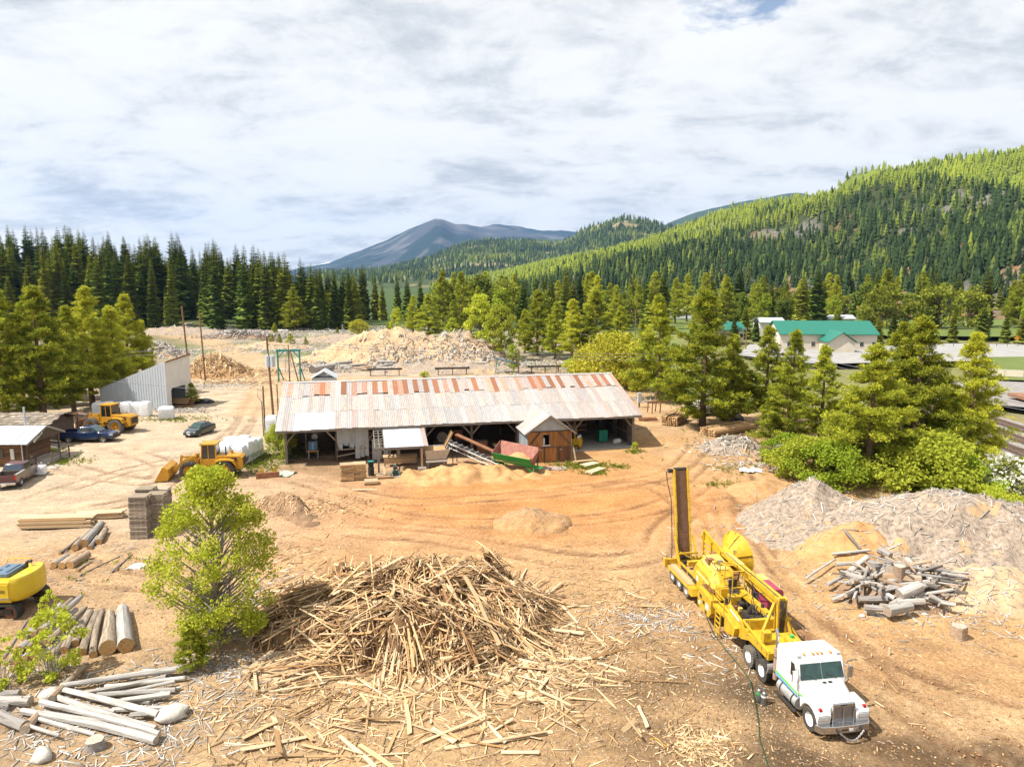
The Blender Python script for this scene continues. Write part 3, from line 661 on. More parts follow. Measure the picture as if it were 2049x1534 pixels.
# near pines, each with its own place: column, base row, top row, prototype, width
def tree_px(pair, h0, name, label, cat, px, base, top, wx=1., group=None, z0=0.):
    p = G(px, base); h = height_for(top, p.y) - z0; p.z = ground_z(p.x, p.y) - .05
    return put_tree(pair, name, label, cat, p, h, h0, group, wx)
right_pines = [(1312, 800, 592, 0, 1.0, 'dark green ponderosa pine just right of the barn roof'), (1405, 852, 583, 2, 1.1, 'tall yellow-green ponderosa pine with bare lower trunk right of the barn'),
    (1462, 842, 668, 1, 1., 'shorter ponderosa pine close behind the tall one right of the barn'), (1530, 850, 652, 1, 1.05, 'pine left of the slim twin tops in front of the green roof'), (1582, 868, 660, 1, .9, 'slim pine in front of the green-roofed building'),
    (1568, 905, 735, 0, 1.2, 'bushy pine above the white wrapped stack at the yard edge'), (1640, 895, 690, 1, .95, 'slender pine rising in front of the parking lot'), (1735, 962, 690, 2, 1.15, 'broad low pine nearest the grey chip mounds'), (1690, 945, 790, 0, 1.2, 'short bushy pine standing over the green shrubs'),
    (1825, 925, 622, 2, 1.0, 'tallest bright pine at the far right with a rounded top'), (1790, 915, 640, 0, .9, 'pine close behind the tallest one at the far right'), (1932, 930, 645, 0, .92, 'rightmost tall pine beside the overhead wires'), (1890, 935, 760, 2, 1., 'lower pine filling the gap between the two right-hand pines')]
for px, b, t, k, w, lb in right_pines: tree_px(PINES[k], 14., 'pine_tree', lb, 'tree', px, b, t, w * 1.22, 'ponderosa pines along the right of the yard')
right_pines += [(1600, 775, 668, 1, .8, 'far slim pine before the middle of the green roof'), (1725, 778, 655, 1, .9, 'far slim pine before the right end of the parking lot'), (1470, 770, 640, 1, .9, 'far slim pine left of the parking lot'), (1285, 812, 640, 1, 1., 'slim pine directly behind the right end of the barn'), (1550, 842, 672, 1, .9, 'slim pine in the second row left of the green roof'), (1655, 905, 742, 0, 1., 'bushy young pine over the shrubs'), (1705, 870, 730, 1, 1., 'second-row pine before the road'), (1800, 945, 730, 0, 1., 'lower pine in front of the tallest bright pine'), (1855, 900, 690, 1, 1., 'pine half hidden right of the tallest one'), (1910, 900, 700, 1, 1., 'pine left of the rightmost tall pine'), (1365, 815, 640, 1, .9, 'slim pine tucked between the dark pine and the tall yellow-green one'), (1500, 812, 668, 0, 1., 'pine behind the gap left of the green roof'), (1610, 838, 700, 0, 1., 'pine in the second row before the parking lot'), (1675, 858, 712, 1, 1., 'second-row pine right of the slender one'), (1770, 880, 672, 1, 1., 'second-row pine left of the tallest bright pine'), (1880, 880, 668, 0, 1., 'second-row pine between the two far right pines'), (1345, 830, 655, 1, .9, 'slim pine at the left foot of the tall yellow-green one'), (1515, 880, 700, 2, .8, 'low pine behind the rubble heap'), (1605, 915, 742, 2, .8, 'low bushy pine among the bright shrubs'), (1435, 800, 632, 1, 1., 'pine peeking behind the tall yellow-green one')]
left_pines = [(290, 785, 640, 1, 1., 'low pine at the right end of the left stand'), (210, 800, 640, 1, 1., 'pine filling the right half of the left stand'), (-5, 820, 600, 0, 1., 'pine cut by the left edge'), (65, 800, 600, 1, 1., 'pine behind the broad tall pine'), (18, 845, 580, 0, 1.1, 'pine at the left edge behind the cabin'), (88, 838, 572, 2, 1.1, 'broad tall pine behind the shake-roofed cabin'), (150, 822, 612, 1, 1., 'pine in the left stand with a thin trunk above the truck'), (188, 812, 575, 0, 1.05, 'tall pine behind the far loader'),
    (232, 806, 612, 1, 1.1, 'pine beside the slanted white shed, left of its low end'), (262, 790, 588, 2, 1., 'rightmost pine of the left stand, above the white shed'), (50, 815, 625, 1, 1.2, 'lower pine in the left stand close to the cabin'), (120, 800, 640, 0, 1.2, 'pine filling the middle of the left stand')]
for px, b, t, k, w, lb in left_pines: tree_px(PINES[k], 14., 'pine_tree', lb, 'tree', px, b, t, w * 1.08, 'ponderosa pines at the left of the yard')
mid_pines = [(590, 662, 575, 0, 1.25, 'dark round pine standing alone at the edge of the debris field'), (858, 675, 588, 2, 1.25, 'broad dark pine behind the sawdust mound'), (828, 668, 592, 0, 1.1, 'pine touching the broad dark pine on its left'), (908, 668, 600, 0, 1.1, 'pine between the broad dark pine and the lime poplar'),
    (1075, 712, 580, 2, 1., 'tallest pine of the clump behind the barn roof'), (1112, 718, 605, 0, 1.05, 'second pine of the clump behind the barn roof'), (1145, 722, 598, 1, 1.2, 'third pine of the clump behind the barn roof'), (1190, 722, 582, 0, 1.15, 'fourth pine of the clump behind the barn roof'), (1240, 716, 612, 1, 1.2, 'pine at the right end of the clump above the yellow willow'),
    (1050, 706, 618, 1, 1.2, 'pine at the left end of the clump behind the lime trees'), (1285, 745, 640, 0, 1.1, 'small pine above the yellow willow thicket'), (780, 676, 640, 0, 1.2, 'small pine on the left flank of the sawdust mound')]
for px, b, t, k, w, lb in mid_pines: tree_px(PINES[k], 14., 'pine_tree', lb, 'tree', px, b, t, w * 1.12, 'pines behind the barn')
# the wood on the left ridge: every tree an individual copy
tr = random.Random(5); spots = []
tries = 0
while len(spots) < 215 and tries < 9000:
    tries += 1; px = tr.uniform(-50, 720); D = 262 + 110 * tr.random() ** 1.1; p = AT(px, D)
    if px > 640 and D > 330: continue
    if any((p.x - q.x) ** 2 + (p.y - q.y) ** 2 < 3.9 ** 2 for q in spots): continue
    spots.append(p)
SKY = [(-60, 440), (0, 438), (60, 428), (120, 428), (180, 456), (260, 458), (330, 448), (420, 464), (500, 474), (560, 495), (620, 515), (660, 528), (720, 540), (760, 545)]
for p in spots:
    px = 1024.5 + F_PX * p.x / (p.y * .989 + 2.7); z = ground_z(p.x, p.y); lim = height_for(interp(SKY, px)[0], p.y) - z
    h = min(lim * tr.uniform(.90, 1.02), tr.uniform(22, 33)) if tr.random() < .8 else tr.uniform(17, 25); h = max(14, min(h, lim))
    k = tr.randrange(4); zone = 'behind the left pine stand' if px < 200 else 'above the white shed' if px < 380 else 'above the slab pile' if px < 520 else 'beside the round lime tree'
    put_tree(FIRS[k], 'fir_tree', ('fir in the front edge of the ridge wood ' if p.y < 292 else 'fir in the middle of the ridge wood ' if p.y < 330 else 'fir on the skyline of the ridge wood ') + zone, 'tree', (p.x, p.y, z - .3), h, 26., 'firs of the wood on the left ridge', tr.uniform(1.1, 1.5))
# dark firs in a row at the centre of the valley
for i, (px, b, t, w) in enumerate([(672, 640, 545, 1.), (700, 640, 528, 1.), (727, 640, 522, 1.05), (752, 640, 535, 1.), (766, 641, 560, 1.1), (796, 641, 538, 1.1), (816, 642, 550, 1.1), (842, 641, 546, 1.2), (640, 642, 560, 1.1), (612, 644, 556, 1.1), (545, 645, 575, 1.2), (480, 645, 580, 1.2), (440, 648, 590, 1.1), (400, 650, 575, 1.1), (290, 655, 545, 1.1), (335, 655, 578, 1.), (520, 646, 560, 1.2)]):
    tree_px(FIRS[i % 4], 26., 'fir_tree', 'dark fir at the far edge of the log yard in front of the wood', 'tree', px, b, t, w, 'firs along the far edge of the log yard')
# deciduous and firs over the valley floor at the foot of the right hill
LF = [leaf_pair(41, 9, 3.6, 'leaf_dark', 'bark_dark', 1700, .55, .1, 40, cr=.95), leaf_pair(42, 9, 4.2, 'leaf_olive', 'bark_dark', 1700, .55, .08, 40, cr=1.0), leaf_pair(43, 9, 2.8, 'leaf_green', 'bark_dark', 1500, .5, .06, 36, cr=.85)]
vs = []
while len(vs) < 190:
    px = tr.uniform(860, 2120); D = tr.uniform(255, 470)
    row = 767 - F_PX * math.tan(-math.atan(CAM_H / D) + PITCH)
    if 1440 < px < 1790 and D < 262: continue
    p = AT(px, D)
    if 415 < D < 522 and px < 1560 and tr.random() < .8: continue
    if px > 1800 and 290 < D < 330: continue
    if any((p.x - q.x) ** 2 + (p.y - q.y) ** 2 < 5 ** 2 for q in vs): continue
    vs.append(p); u = tr.random()
    if .42 <= u < .72: put_tree(PINES[tr.randrange(3)], 'pine_tree', 'tall pine on the valley floor ' + ('near the river' if px < 1300 else 'behind the green-roofed building' if px < 1790 else 'beyond the road at the right'), 'tree', p, tr.uniform(15, 23), 14., 'pines on the valley floor', tr.uniform(.9, 1.2))
    elif u < .42: put_tree(FIRS[tr.randrange(4)], 'fir_tree', ('dark conifer on the valley floor ' + ('near the river' if px < 1300 else 'behind the green-roofed building' if px < 1790 else 'beyond the road at the right')), 'tree', p, tr.uniform(16, 25), 26., 'conifers on the valley floor', tr.uniform(1.1, 1.5))
    else: put_tree(LF[tr.choice((0, 0, 1, 2))], 'broadleaf_tree', ('rounded leafy tree on the valley floor ' + ('near the river' if px < 1300 else 'behind the green-roofed building' if px < 1790 else 'beyond the road at the right')), 'tree', p, tr.uniform(8, 17), 9., 'leafy trees on the valley floor', tr.uniform(.8, 1.1))
for px, b, t, k, w, lb in [(1935, 655, 568, 1, .95, 'large round olive-green tree at the foot of the right hill'), (1572, 646, 582, 1, .6, 'bright olive tree behind the green-roofed building'), (1350, 640, 590, 2, .6, 'yellow-green tree at the foot of the hill above the pines'), (960, 640, 555, 0, 1., 'broad leafy tree in the valley centre'), (1010, 642, 560, 1, .9, 'yellow-green leafy tree beside the valley poplars')]:
    tree_px(LF[k], 9., 'broadleaf_tree', lb, 'tree', px, b, t, w)
for px, b, t, lb in [(1672, 690, 598, 'dark fir standing in front of the green-roofed building'), (1490, 672, 600, 'dark fir beside the utility pole left of the green roof'), (1830, 690, 610, 'dark fir behind the parking lot')]:
    tree_px(FIRS[2], 26., 'fir_tree', lb, 'tree', px, b, t, 1.5)

for i, (px, b, t) in enumerate([(1468, 682, 618), (1512, 676, 612), (1755, 690, 622), (1785, 682, 600), (1850, 678, 596), (1905, 684, 606), (1965, 676, 598), (2010, 682, 604), (1420, 684, 622), (1385, 690, 625), (2045, 690, 612)]):
    tree_px(FIRS[i % 4], 26., 'fir_tree', 'dark fir ' + ['left of the green roof', 'right of the green roof'][px > 1700] + f', {"first second third fourth fifth sixth seventh eighth ninth tenth eleventh".split()[i]} of the row beyond the parking lot', 'tree', px, b, t, 1.5, 'firs beyond the parking lot')
# far woods on the hills: masses of conifers, too many to count
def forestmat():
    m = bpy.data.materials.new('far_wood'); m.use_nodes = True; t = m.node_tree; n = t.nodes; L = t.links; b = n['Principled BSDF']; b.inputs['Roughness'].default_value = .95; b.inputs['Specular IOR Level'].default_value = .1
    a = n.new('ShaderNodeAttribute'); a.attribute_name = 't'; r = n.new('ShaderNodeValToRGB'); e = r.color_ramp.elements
    e[0].position = 0; e[0].color = (.014, .026, .012, 1); e[1].position = 1; e[1].color = (.24, .275, .032, 1)  # dark stop kept low to carry the cloud shade on the right hill
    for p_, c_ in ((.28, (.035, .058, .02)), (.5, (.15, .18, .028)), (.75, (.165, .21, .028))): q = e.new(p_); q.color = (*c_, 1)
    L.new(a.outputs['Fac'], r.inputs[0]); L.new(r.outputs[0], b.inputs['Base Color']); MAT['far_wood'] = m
forestmat()
def star_tree(rg, tiers, pts):
    V, T = [], []
    for i in range(tiers):
        t = i / tiers; z0 = .06 + .86 * t; r = .185 * (1 - t) ** .75 + .02; b = len(V); V.append((0, 0, min(1, z0 + 1.5 / tiers)))
        for k in range(pts):
            a = 2 * math.pi * k / pts + i; rr = r * (1. if k % 2 else .5) * rg.uniform(.75, 1.2); V.append((math.cos(a) * rr, math.sin(a) * rr, z0 - (.03 if k % 2 else -.03) + rg.uniform(-.015, .015)))
        T += [(b, b + 1 + k, b + 1 + (k + 1) % pts) for k in range(pts)]
    return np.array(V), np.array(T)
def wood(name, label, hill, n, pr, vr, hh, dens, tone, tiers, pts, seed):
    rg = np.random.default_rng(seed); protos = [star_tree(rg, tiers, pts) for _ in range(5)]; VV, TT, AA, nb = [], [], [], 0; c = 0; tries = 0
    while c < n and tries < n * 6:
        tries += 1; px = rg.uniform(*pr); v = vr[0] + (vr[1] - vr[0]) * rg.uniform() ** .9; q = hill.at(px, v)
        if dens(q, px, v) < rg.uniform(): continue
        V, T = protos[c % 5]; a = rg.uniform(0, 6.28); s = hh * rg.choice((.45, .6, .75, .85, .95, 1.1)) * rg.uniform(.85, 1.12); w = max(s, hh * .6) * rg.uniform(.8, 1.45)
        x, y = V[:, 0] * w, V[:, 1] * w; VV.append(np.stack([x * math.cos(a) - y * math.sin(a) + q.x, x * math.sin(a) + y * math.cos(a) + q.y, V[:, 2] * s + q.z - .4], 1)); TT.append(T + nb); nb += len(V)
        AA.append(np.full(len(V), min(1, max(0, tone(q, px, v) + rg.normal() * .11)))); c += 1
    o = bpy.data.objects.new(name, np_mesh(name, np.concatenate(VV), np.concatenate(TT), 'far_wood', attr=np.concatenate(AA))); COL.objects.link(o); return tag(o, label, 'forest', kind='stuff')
def painted_lit_band(px, v): return sstep(interp([(860, .02), (1150, .12), (1300, .28), (1500, .36), (1700, .38), (2049, .34), (2900, .3)], px)[0], interp([(860, .25), (1150, .36), (1300, .5), (1500, .56), (1700, .58), (2049, .54), (2900, .5)], px)[0], v)  # sunlit upper slope painted as brighter tree tones above the cloud shade
wood('hillside_forest', 'firs and spring-green larches covering the large right hill, cloud shade painted into the lower ones', HR, 14000, (860, 2200), (.03, 1.03), 13.5,
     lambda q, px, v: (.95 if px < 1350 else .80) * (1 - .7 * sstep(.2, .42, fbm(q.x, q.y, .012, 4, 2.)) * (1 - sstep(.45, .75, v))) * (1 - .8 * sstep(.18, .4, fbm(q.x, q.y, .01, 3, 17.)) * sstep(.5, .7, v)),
     lambda q, px, v: .2 + .18 * fbm(q.x, q.y, .02, 2, 9.) + painted_lit_band(px, v) * (.42 + .45 * fbm(q.x, q.y, .015, 3, 5.)), 4, 10, 71)
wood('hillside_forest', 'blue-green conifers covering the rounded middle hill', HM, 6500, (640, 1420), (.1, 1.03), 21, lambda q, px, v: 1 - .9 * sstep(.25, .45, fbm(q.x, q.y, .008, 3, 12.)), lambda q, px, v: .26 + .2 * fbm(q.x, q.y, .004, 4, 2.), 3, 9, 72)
wood('hillside_forest', 'firs toned dark for cloud shade, scattered over the rocky foot of the right hill', HR, 330, (1100, 2150), (0., .26), 17, lambda q, px, v: .9, lambda q, px, v: .2, 10, 16, 73)

# young cottonwood and other leafy trees
cott = leaf_pair(51, 8.6, 2.75, 'leaf_lime', 'bark_pale', 23000, .125, .07, 190, shape=.95, cr=.52)
c0 = G(440, 1292); put_tree(cott, 'cottonwood_tree', 'young lime-green cottonwood tree in the left foreground', 'tree', c0, 9.2, 8.6, None, 1., rz=1.1)
tree_px(leaf_pair(52, 3.0, 1.1, 'leaf_lime', 'bark_pale', 1100, .15, .1, 34, cr=.4, stems=3), 3., 'cottonwood_sapling', 'thin lime-green sapling between the excavator and the decked logs', 'sapling', 108, 1262, 1178, .8)
tree_px(leaf_pair(53, 3.0, 1.5, 'leaf_lime', 'bark_pale', 1900, .15, .05, 44, cr=.42, stems=4), 3., 'cottonwood_sapling', 'sparse lime-green sapling in front of the decked logs', 'sapling', 105, 1352, 1225, 1.)
tree_px(leaf_pair(54, 3.0, 1.4, 'leaf_lime', 'bark_pale', 1300, .15, .05, 40, cr=.42, stems=4), 3., 'cottonwood_sapling', 'lime-green sapling cut by the left picture edge', 'sapling', 8, 1372, 1272, 1.)
tree_px(PINES[0], 14., 'pine_sapling', 'small dark pine sapling at the foot of the cottonwood', 'sapling', 385, 1342, 1240, 1.5)
POP = leaf_pair(55, 9, 2.4, 'leaf_lime', 'bark_dark', 4200, .3, .05, 60, shape=1.1, cr=.75); GRN = leaf_pair(56, 9, 2.6, 'leaf_green', 'bark_dark', 4200, .3, .05, 60, shape=1.3, cr=.75); WIL = leaf_pair(57, 5, 3.6, 'leaf_willow', 'bark_dark', 6000, .26, .04, 80, stems=4, cr=.8)
for pr, px, b, t, w, lb in [(POP, 657, 650, 588, 1.3, 'round lime-green tree at the far edge of the debris field'), (POP, 962, 716, 592, 1.05, 'tall lime-green poplar behind the sawdust mound'), (GRN, 1003, 722, 612, 1.0, 'fresh green poplar just right of the lime one'), (GRN, 1027, 748, 690, .9, 'small green tree above the black conveyor'),
                            (POP, 905, 690, 638, 1., 'small lime tree beside the broad dark pine'), (POP, 795, 680, 618, .9, 'slim lime tree left of the broad dark pine')]:
    tree_px(pr, 9., 'poplar_tree', lb, 'tree', px, b, t, w)
for px, b, t, w, lb in [(1222, 772, 668, 1., 'wide yellow-green willow left of the dark pine behind the barn'), (1268, 778, 690, .8, 'yellow-green willow close to the barn roof end'), (1185, 755, 690, .8, 'small willow at the left of the yellow thicket'), (720, 668, 640, 1.1, 'low willow bush at the far debris field')]:
    tree_px(WIL, 5., 'willow_bush', lb, 'bush', px, b, t, w)
SHB = [leaf_pair(61, 2.6, 2.3, 'leaf_green', 'bark_dark', 8500, .135, .03, 70, stems=5, cr=.6), leaf_pair(62, 2.6, 2.0, 'leaf_lime', 'bark_dark', 5200, .14, .03, 50, stems=5, cr=.6)]
BL = leaf_pair(63, 2.6, 2.2, 'leaf_olive', 'bark_dark', 2200, .22, .03, 50, stems=5, cr=.6); BLP = leaf_pair(63, 2.62, 2.25, 'petal', 'bark_dark', 1800, .2, .3, 50, stems=5, cr=.66)
for k, px, b, t, w, lb in [(0, 1610, 955, 880, 1.15, 'bright green shrub left of the shrub row behind the chip mounds'), (0, 1660, 972, 892, 1.2, 'bright green shrub in front of the broad low pine'), (0, 1570, 928, 872, 1., 'bright green shrub beside the grey lumber stack'), (0, 1800, 965, 880, 1.2, 'green shrub in the middle of the row behind the grey mound'), (0, 1862, 978, 870, 1.2, 'tall green shrub behind the right end of the grey mound'), (0, 1915, 985, 900, 1.0, 'green shrub at the right end of the shrub row'),
                           (1, 1975, 1010, 955, .9, 'low lime bush at the right edge below the flowering one'), (1, 2030, 1040, 975, .9, 'low bush in the right corner behind the grey mound'), (0, 1490, 820, 770, 1., 'green bush under the pines right of the barn'), (0, 1340, 790, 745, 1.1, 'green bush under the dark pine right of the barn'), (0, 1455, 790, 745, 1.1, 'green bush between the pines right of the barn'), (0, 1740, 905, 850, 1.2, 'green bush in the shade behind the pines'),
                           (1, 1150, 745, 718, 1.3, 'low green bush behind the barn ridge'), (1, 1270, 902, 884, .5, 'small green weed bush at the barn corner post'), (1, 565, 915, 845, .55, 'leafy lime bush at the left corner of the barn'), (1, 545, 880, 850, .6, 'small bush beside the white wrapped stack near the barn'), (1, 850, 755, 742, 1., 'low yellow-green weed bush behind the barn roof')]:
    tree_px(SHB[k], 2.6, 'shrub', lb, 'shrub', px, b, t, w)
o = tree_px(BL, 2.6, 'flowering_shrub', 'shrub with white blossom at the right edge', 'shrub', 2025, 985, 898, 1.1); inst('blossom', BLP[1], o)
o = tree_px(LF[0], 9., 'plum_tree', 'dark red-leaved tree at the far edge of the yard', 'tree', 722, 650, 606, .8); o.children[1].data = o.children[1].data.copy(); o.children[1].data.materials[0] = MAT['leaf_red']
for i, (px, py, hp) in enumerate([(545, 690, 22), (560, 690, 22), (582, 692, 26), (612, 690, 16), (550, 668, 22), (675, 668, 12), (300, 648, 10), (640, 655, 12), (700, 690, 14), (745, 672, 10), (768, 670, 14)]):
    p = G(px, py); put_tree(PINES[i % 3], 'pine_sapling', 'little pine sapling among the grey debris behind the yard', 'sapling', p, max(1.2, hp / F_PX * p.y), 14., 'pine saplings in the debris field', 1.6)
tree_px(PINES[1], 14., 'pine_tree', 'small pine beside the door end of the white shed', 'tree', 385, 810, 765, 1.9)
# grass and weeds: uncountable blades
def tufts(name, label, blobs, mat, seed):
    rg = np.random.default_rng(seed); C = []
    for px, py, rx, ry, n in blobs:
        c = G(px, py)
        for _ in range(n):
            x, y = c.x + rg.normal() * rx, c.y + rg.normal() * ry; C.append((x, y, top_z(x, y) - .02))
    C = np.array(C); V, T = fans(rg, C, np.tile(np.array([[0, 0, 1.1]]), (len(C), 1)), 6, .32, .035)
    o = bpy.data.objects.new(name, np_mesh(name, V, T, mat)); COL.objects.link(o); return tag(o, label, 'grass', kind='stuff')
# ------------------------------------------------------------------ the long barn
A_, B_ = G(572, 930), G(1267, 893); BL_ = (B_ - A_).length; BRZ = math.atan2(B_.y - A_.y, B_.x - A_.x)
barn = thing('sawmill_barn', 'long open-fronted sawmill barn with a rusty striped tin roof', 'barn', A_, BRZ)
EZ, EY, RZ_, RY = 3.78, -1.2, 7.15, 8.9
def roofz(y): return EZ + (RZ_ - EZ) * (y - EY) / (RY - EY)
def sheet_mesh(w, l, mat, name='roof_panel'):     # corrugated sheet: x across, y along, ridges raised
    b = MB(); n = 7; top, bot = [], []
    for i in range(n): top.append((w * i / (n - 1), .022 if i % 2 else 0))
    vs = []; 
    for y in (0, l): vs += [(x, y, z) for x, z in top] + [(x, y, z - .012) for x, z in top]
    fs = [(i, i + 1, 2 * n + i + 1, 2 * n + i) for i in range(n - 1)] + [(n + i + 1, n + i, 3 * n + i, 3 * n + i + 1) for i in range(n - 1)]
    fs += [(n + i, n + i + 1, i + 1, i) for i in range(n - 1)]
    b.add(vs, fs); return b.mesh(name, mat)
ncol = 68; x0r, x1r = -.75, BL_ + .55; pw_ = (x1r - x0r) / ncol; sl = math.hypot(RY - EY, RZ_ - EZ); pit = math.atan2(RZ_ - EZ, RY - EY)
rows = [(0, .345), (.335, .675), (.665, 1.)]
pm = {}
for r, (a, b) in enumerate(rows):
    for m in ('tin_grey', 'tin_warm', 'tin_rust', 'tin_rust_pale', 'tin_rusty_grey', 'tin_white'): pm[r, m] = sheet_mesh(pw_ * 1.04, sl * (b - a), m)
prs = random.Random(3)
for i in range(ncol):
    for r, (a, b) in enumerate(rows):
        m = prs.choice(('tin_grey', 'tin_grey', 'tin_warm', 'tin_warm', 'tin_warm'))
        if i % 2 == 1 and r == 2: m = prs.choice(('tin_rust', 'tin_rust', 'tin_rust', 'tin_rust_pale')) if prs.random() < .92 else 'tin_rusty_grey'
        elif r == 2 and prs.random() < .5: m = prs.choice(('tin_rusty_grey', 'tin_rusty_grey', 'tin_rust_pale'))
        if r < 2 and i in (13, 16, 57, 61): m = 'tin_rusty_grey'
        if r == 0 and 3 <= i <= 9: m = 'tin_white'
        if i in (66, 67) and r < 2 and prs.random() < .6: m = 'tin_rusty_grey'
        sy = prs.uniform(.86, 1.12) if r == 2 else 1.
        if r == 2 and i % 2 == 1 and prs.random() < .1: m = 'tin_warm'
        y = EY + (RY - EY) * (1 - (1 - a) * sy if r == 2 else a); y -= prs.uniform(-.02, .09) if r < 2 else 0
        y -= 0 + .05 * math.sin(i * .35); o = inst('roof_panel', pm[r, m], barn, (x0r + i * pw_, y, roofz(y) - .03 * math.sin(i * .21 + 1) ** 2 + .014 * r + prs.uniform(0, .02) + .006 * (i % 2)), (pit + prs.uniform(-.004, .004), prs.uniform(-.02, .02), prs.uniform(-.006, .006)), (1, sy, 1))
# underside structure of roof and the rear slope
b = MB(); b.prism([(EY + .05, EZ - .07), (RY, RZ_ - .08), (2 * RY - EY - .05, EZ - .07), (2 * RY - EY - .05, EZ - .1), (RY, RZ_ - .2), (EY + .05, EZ - .17)], x0r + .1, x1r - .1, 'x'); b.build('roof_boarding', 'timber_dark', barn)
for i in range(17):
    xx = x0r + i * (x1r - x0r) / 17; q = MB(); w_ = (x1r - x0r) / 17 + .04
    q.hexa([(xx, RY, RZ_ - .02), (xx + w_, RY, RZ_ - .02), (xx + w_, 2 * RY - EY, EZ), (xx, 2 * RY - EY, EZ), (xx, RY, RZ_ + .01), (xx + w_, RY, RZ_ + .01), (xx + w_, 2 * RY - EY, EZ + .03), (xx, 2 * RY - EY, EZ + .03)]); q.build('rear_roof_sheet', 'tin_warm', barn)
q = MB(); q.prism([(RY - .3, RZ_ - .02), (RY, RZ_ + .1), (RY + .3, RZ_ - .02)], x0r, x1r, 'x'); q.build('ridge_cap', 'tin_grey', barn)
MB().box(x0r + .1, x1r - .1, EY, EY + .07, EZ - .26, EZ - .03).build('eave_board', 'timber_grey', barn)
DEP = 2 * RY
posts = [0.1, 5.05, 8.2, 14.15, 19.0, 23.9, 30.4, BL_ - .1]
def bpart(name, mat, f): q = MB(); f(q); return q.build(name, mat, barn)
for x in posts:
    bpart('post', 'timber_grey' if x in (0.1, posts[-1]) else 'timber_dark', lambda q: q.box(x - .12, x + .12, -.12, .12, -.2, roofz(0) - .1))
    bpart('post', 'timber_dark', lambda q: q.box(x - .12, x + .12, 8.8, 9.04, -.2, RZ_ - .2))
    for s in ((1,) if x < .2 else (-1,) if x > BL_ - 1 else (-1, 1)):
        bpart('brace', 'timber_grey', lambda q: q.bar((x, .02, 2.2), (x + 1.25 * s, .02, 3.6), .1, .16))
bpart('lintel', 'timber_dark', lambda q: q.box(0, BL_, -.1, .1, 3.55, 3.85))
# cladding of the front: individual tin sheets
def wall_sheet(x, z0, z1, w, y=-.14, mat='tin_wall', tilt=0., bow=0.):
    def f(q):
        n = 5; vs = []
        for k, z in enumerate((z0, (z0 + z1) / 2, z1)):
            for i in range(n): vs.append((x + w * i / (n - 1) + tilt * (z - z1), y - .025 * (i % 2) - bow * (1 - k / 2) * (i - 2) * .25, z))
        m = [(v[0], v[1] + .015, v[2]) for v in vs]; nn = len(vs); fs = []
        for k in range(2):
            for i in range(n - 1): a = k * n + i; fs += [(a, a + 1, a + n + 1, a + n), (nn + a + 1, nn + a, nn + a + n, nn + a + n + 1)]
        q.add(vs + m, fs)
    return bpart('wall_sheet', mat, f)
for i in range(5): wall_sheet(5.1 + i * .63, 1.95 if i in (0, 1) else 1.6, 3.65, .64)
for i, (zz0, bw) in enumerate(((1.35, .5), (1.75, .2), (1.5, .6))): wall_sheet(5.15 + i * .55, zz0, 1.98, .5, -.2, bow=bw)
for i in range(3): wall_sheet(6.9 + i * .44, .35 + .12 * i, 1.75, .46, -.2, bow=.15 * i, mat='tin_wall')
for i in range(2): wall_sheet(8.6 + i * .5, 0.1, 2.3, .5, -.12)
wall_sheet(9.75, 0.05, 2.0, .5, -.3); wall_sheet(13.5, .4, 3.6, .62)
bpart('rail', 'timber_grey', lambda q: q.bar((5.05, -.16, 1.35), (8.2, -.16, 1.4), .1, .14)); bpart('rail', 'timber_grey', lambda q: q.bar((5.05, -.16, .65), (7.0, -.16, .95), .1, .14))
for z in (.8, 1.5, 2.2, 2.9): bpart('rail', 'timber_dark', lambda q: q.bar((8.2, 0, z), (9.2, 0, z), .08, .12))
# rear wall with openings, right and left end walls, floor
def rear(x0, x1, z0=0, z1=None): bpart('rear_wall_board', 'timber_dark', lambda q: q.box(x0, x1, DEP - .1, DEP, z0 - .1, z1 or 3.9))
for a, b_ in ((0, 1.2), (3.4, 11.), (12.5, 20.4), (22.0, 30.8), (32.6, 33.4), (34.6, BL_)): rear(a, b_)
for a, b_, z0, z1 in ((1.2, 3.4, 2.6, 3.9), (20.4, 22., 2.7, 3.9), (20.4, 22., -.1, .9), (11, 12.5, 2.4, 3.9), (30.8, 32.6, 2.9, 3.9), (33.4, 34.6, 2.9, 3.9)): rear(a, b_, z0, z1)
for i in range(11):
    y = .15 + i * 1.6; bpart('end_wall_board', 'timber_dark' if i % 3 else 'timber_grey', lambda q: q.box(BL_ - .06, BL_ + .06, y, y + 1.58, -.1, roofz(y) - .25 if y < RY - 1 else roofz(2 * RY - y - 1.6) - .25))
    wl = 'tin_wall'
    bpart('end_wall_sheet', 'tin_wall', lambda q: q.box(-.02, .04, y, y + 1.58, -.1, roofz(y) - .25 if y < RY - 1 else roofz(2 * RY - y - 1.6) - .25))
    if i < 10: bpart('girt', 'timber_grey', lambda q: q.box(BL_ - .16, BL_ - .07, y, y + 1.6, 1.2 + .02 * i % .04, 1.32)); bpart('girt', 'timber_grey', lambda q: q.box(BL_ - .16, BL_ - .07, y, y + 1.6, 2.4, 2.52))
for y0 in (5.5, 12): bpart('truss_tie', 'timber_dark', lambda q: q.box(0, BL_, y0, y0 + .2, 3.6, 3.85))
bpart('floor_slab', 'concrete', lambda q: q.box(29.2, BL_ - .1, -.9, 9, -.3, .12)); bpart('floor_slab', 'soil_brown', lambda q: q.box(.1, 29.1, -.3, DEP - .2, -.3, .07))
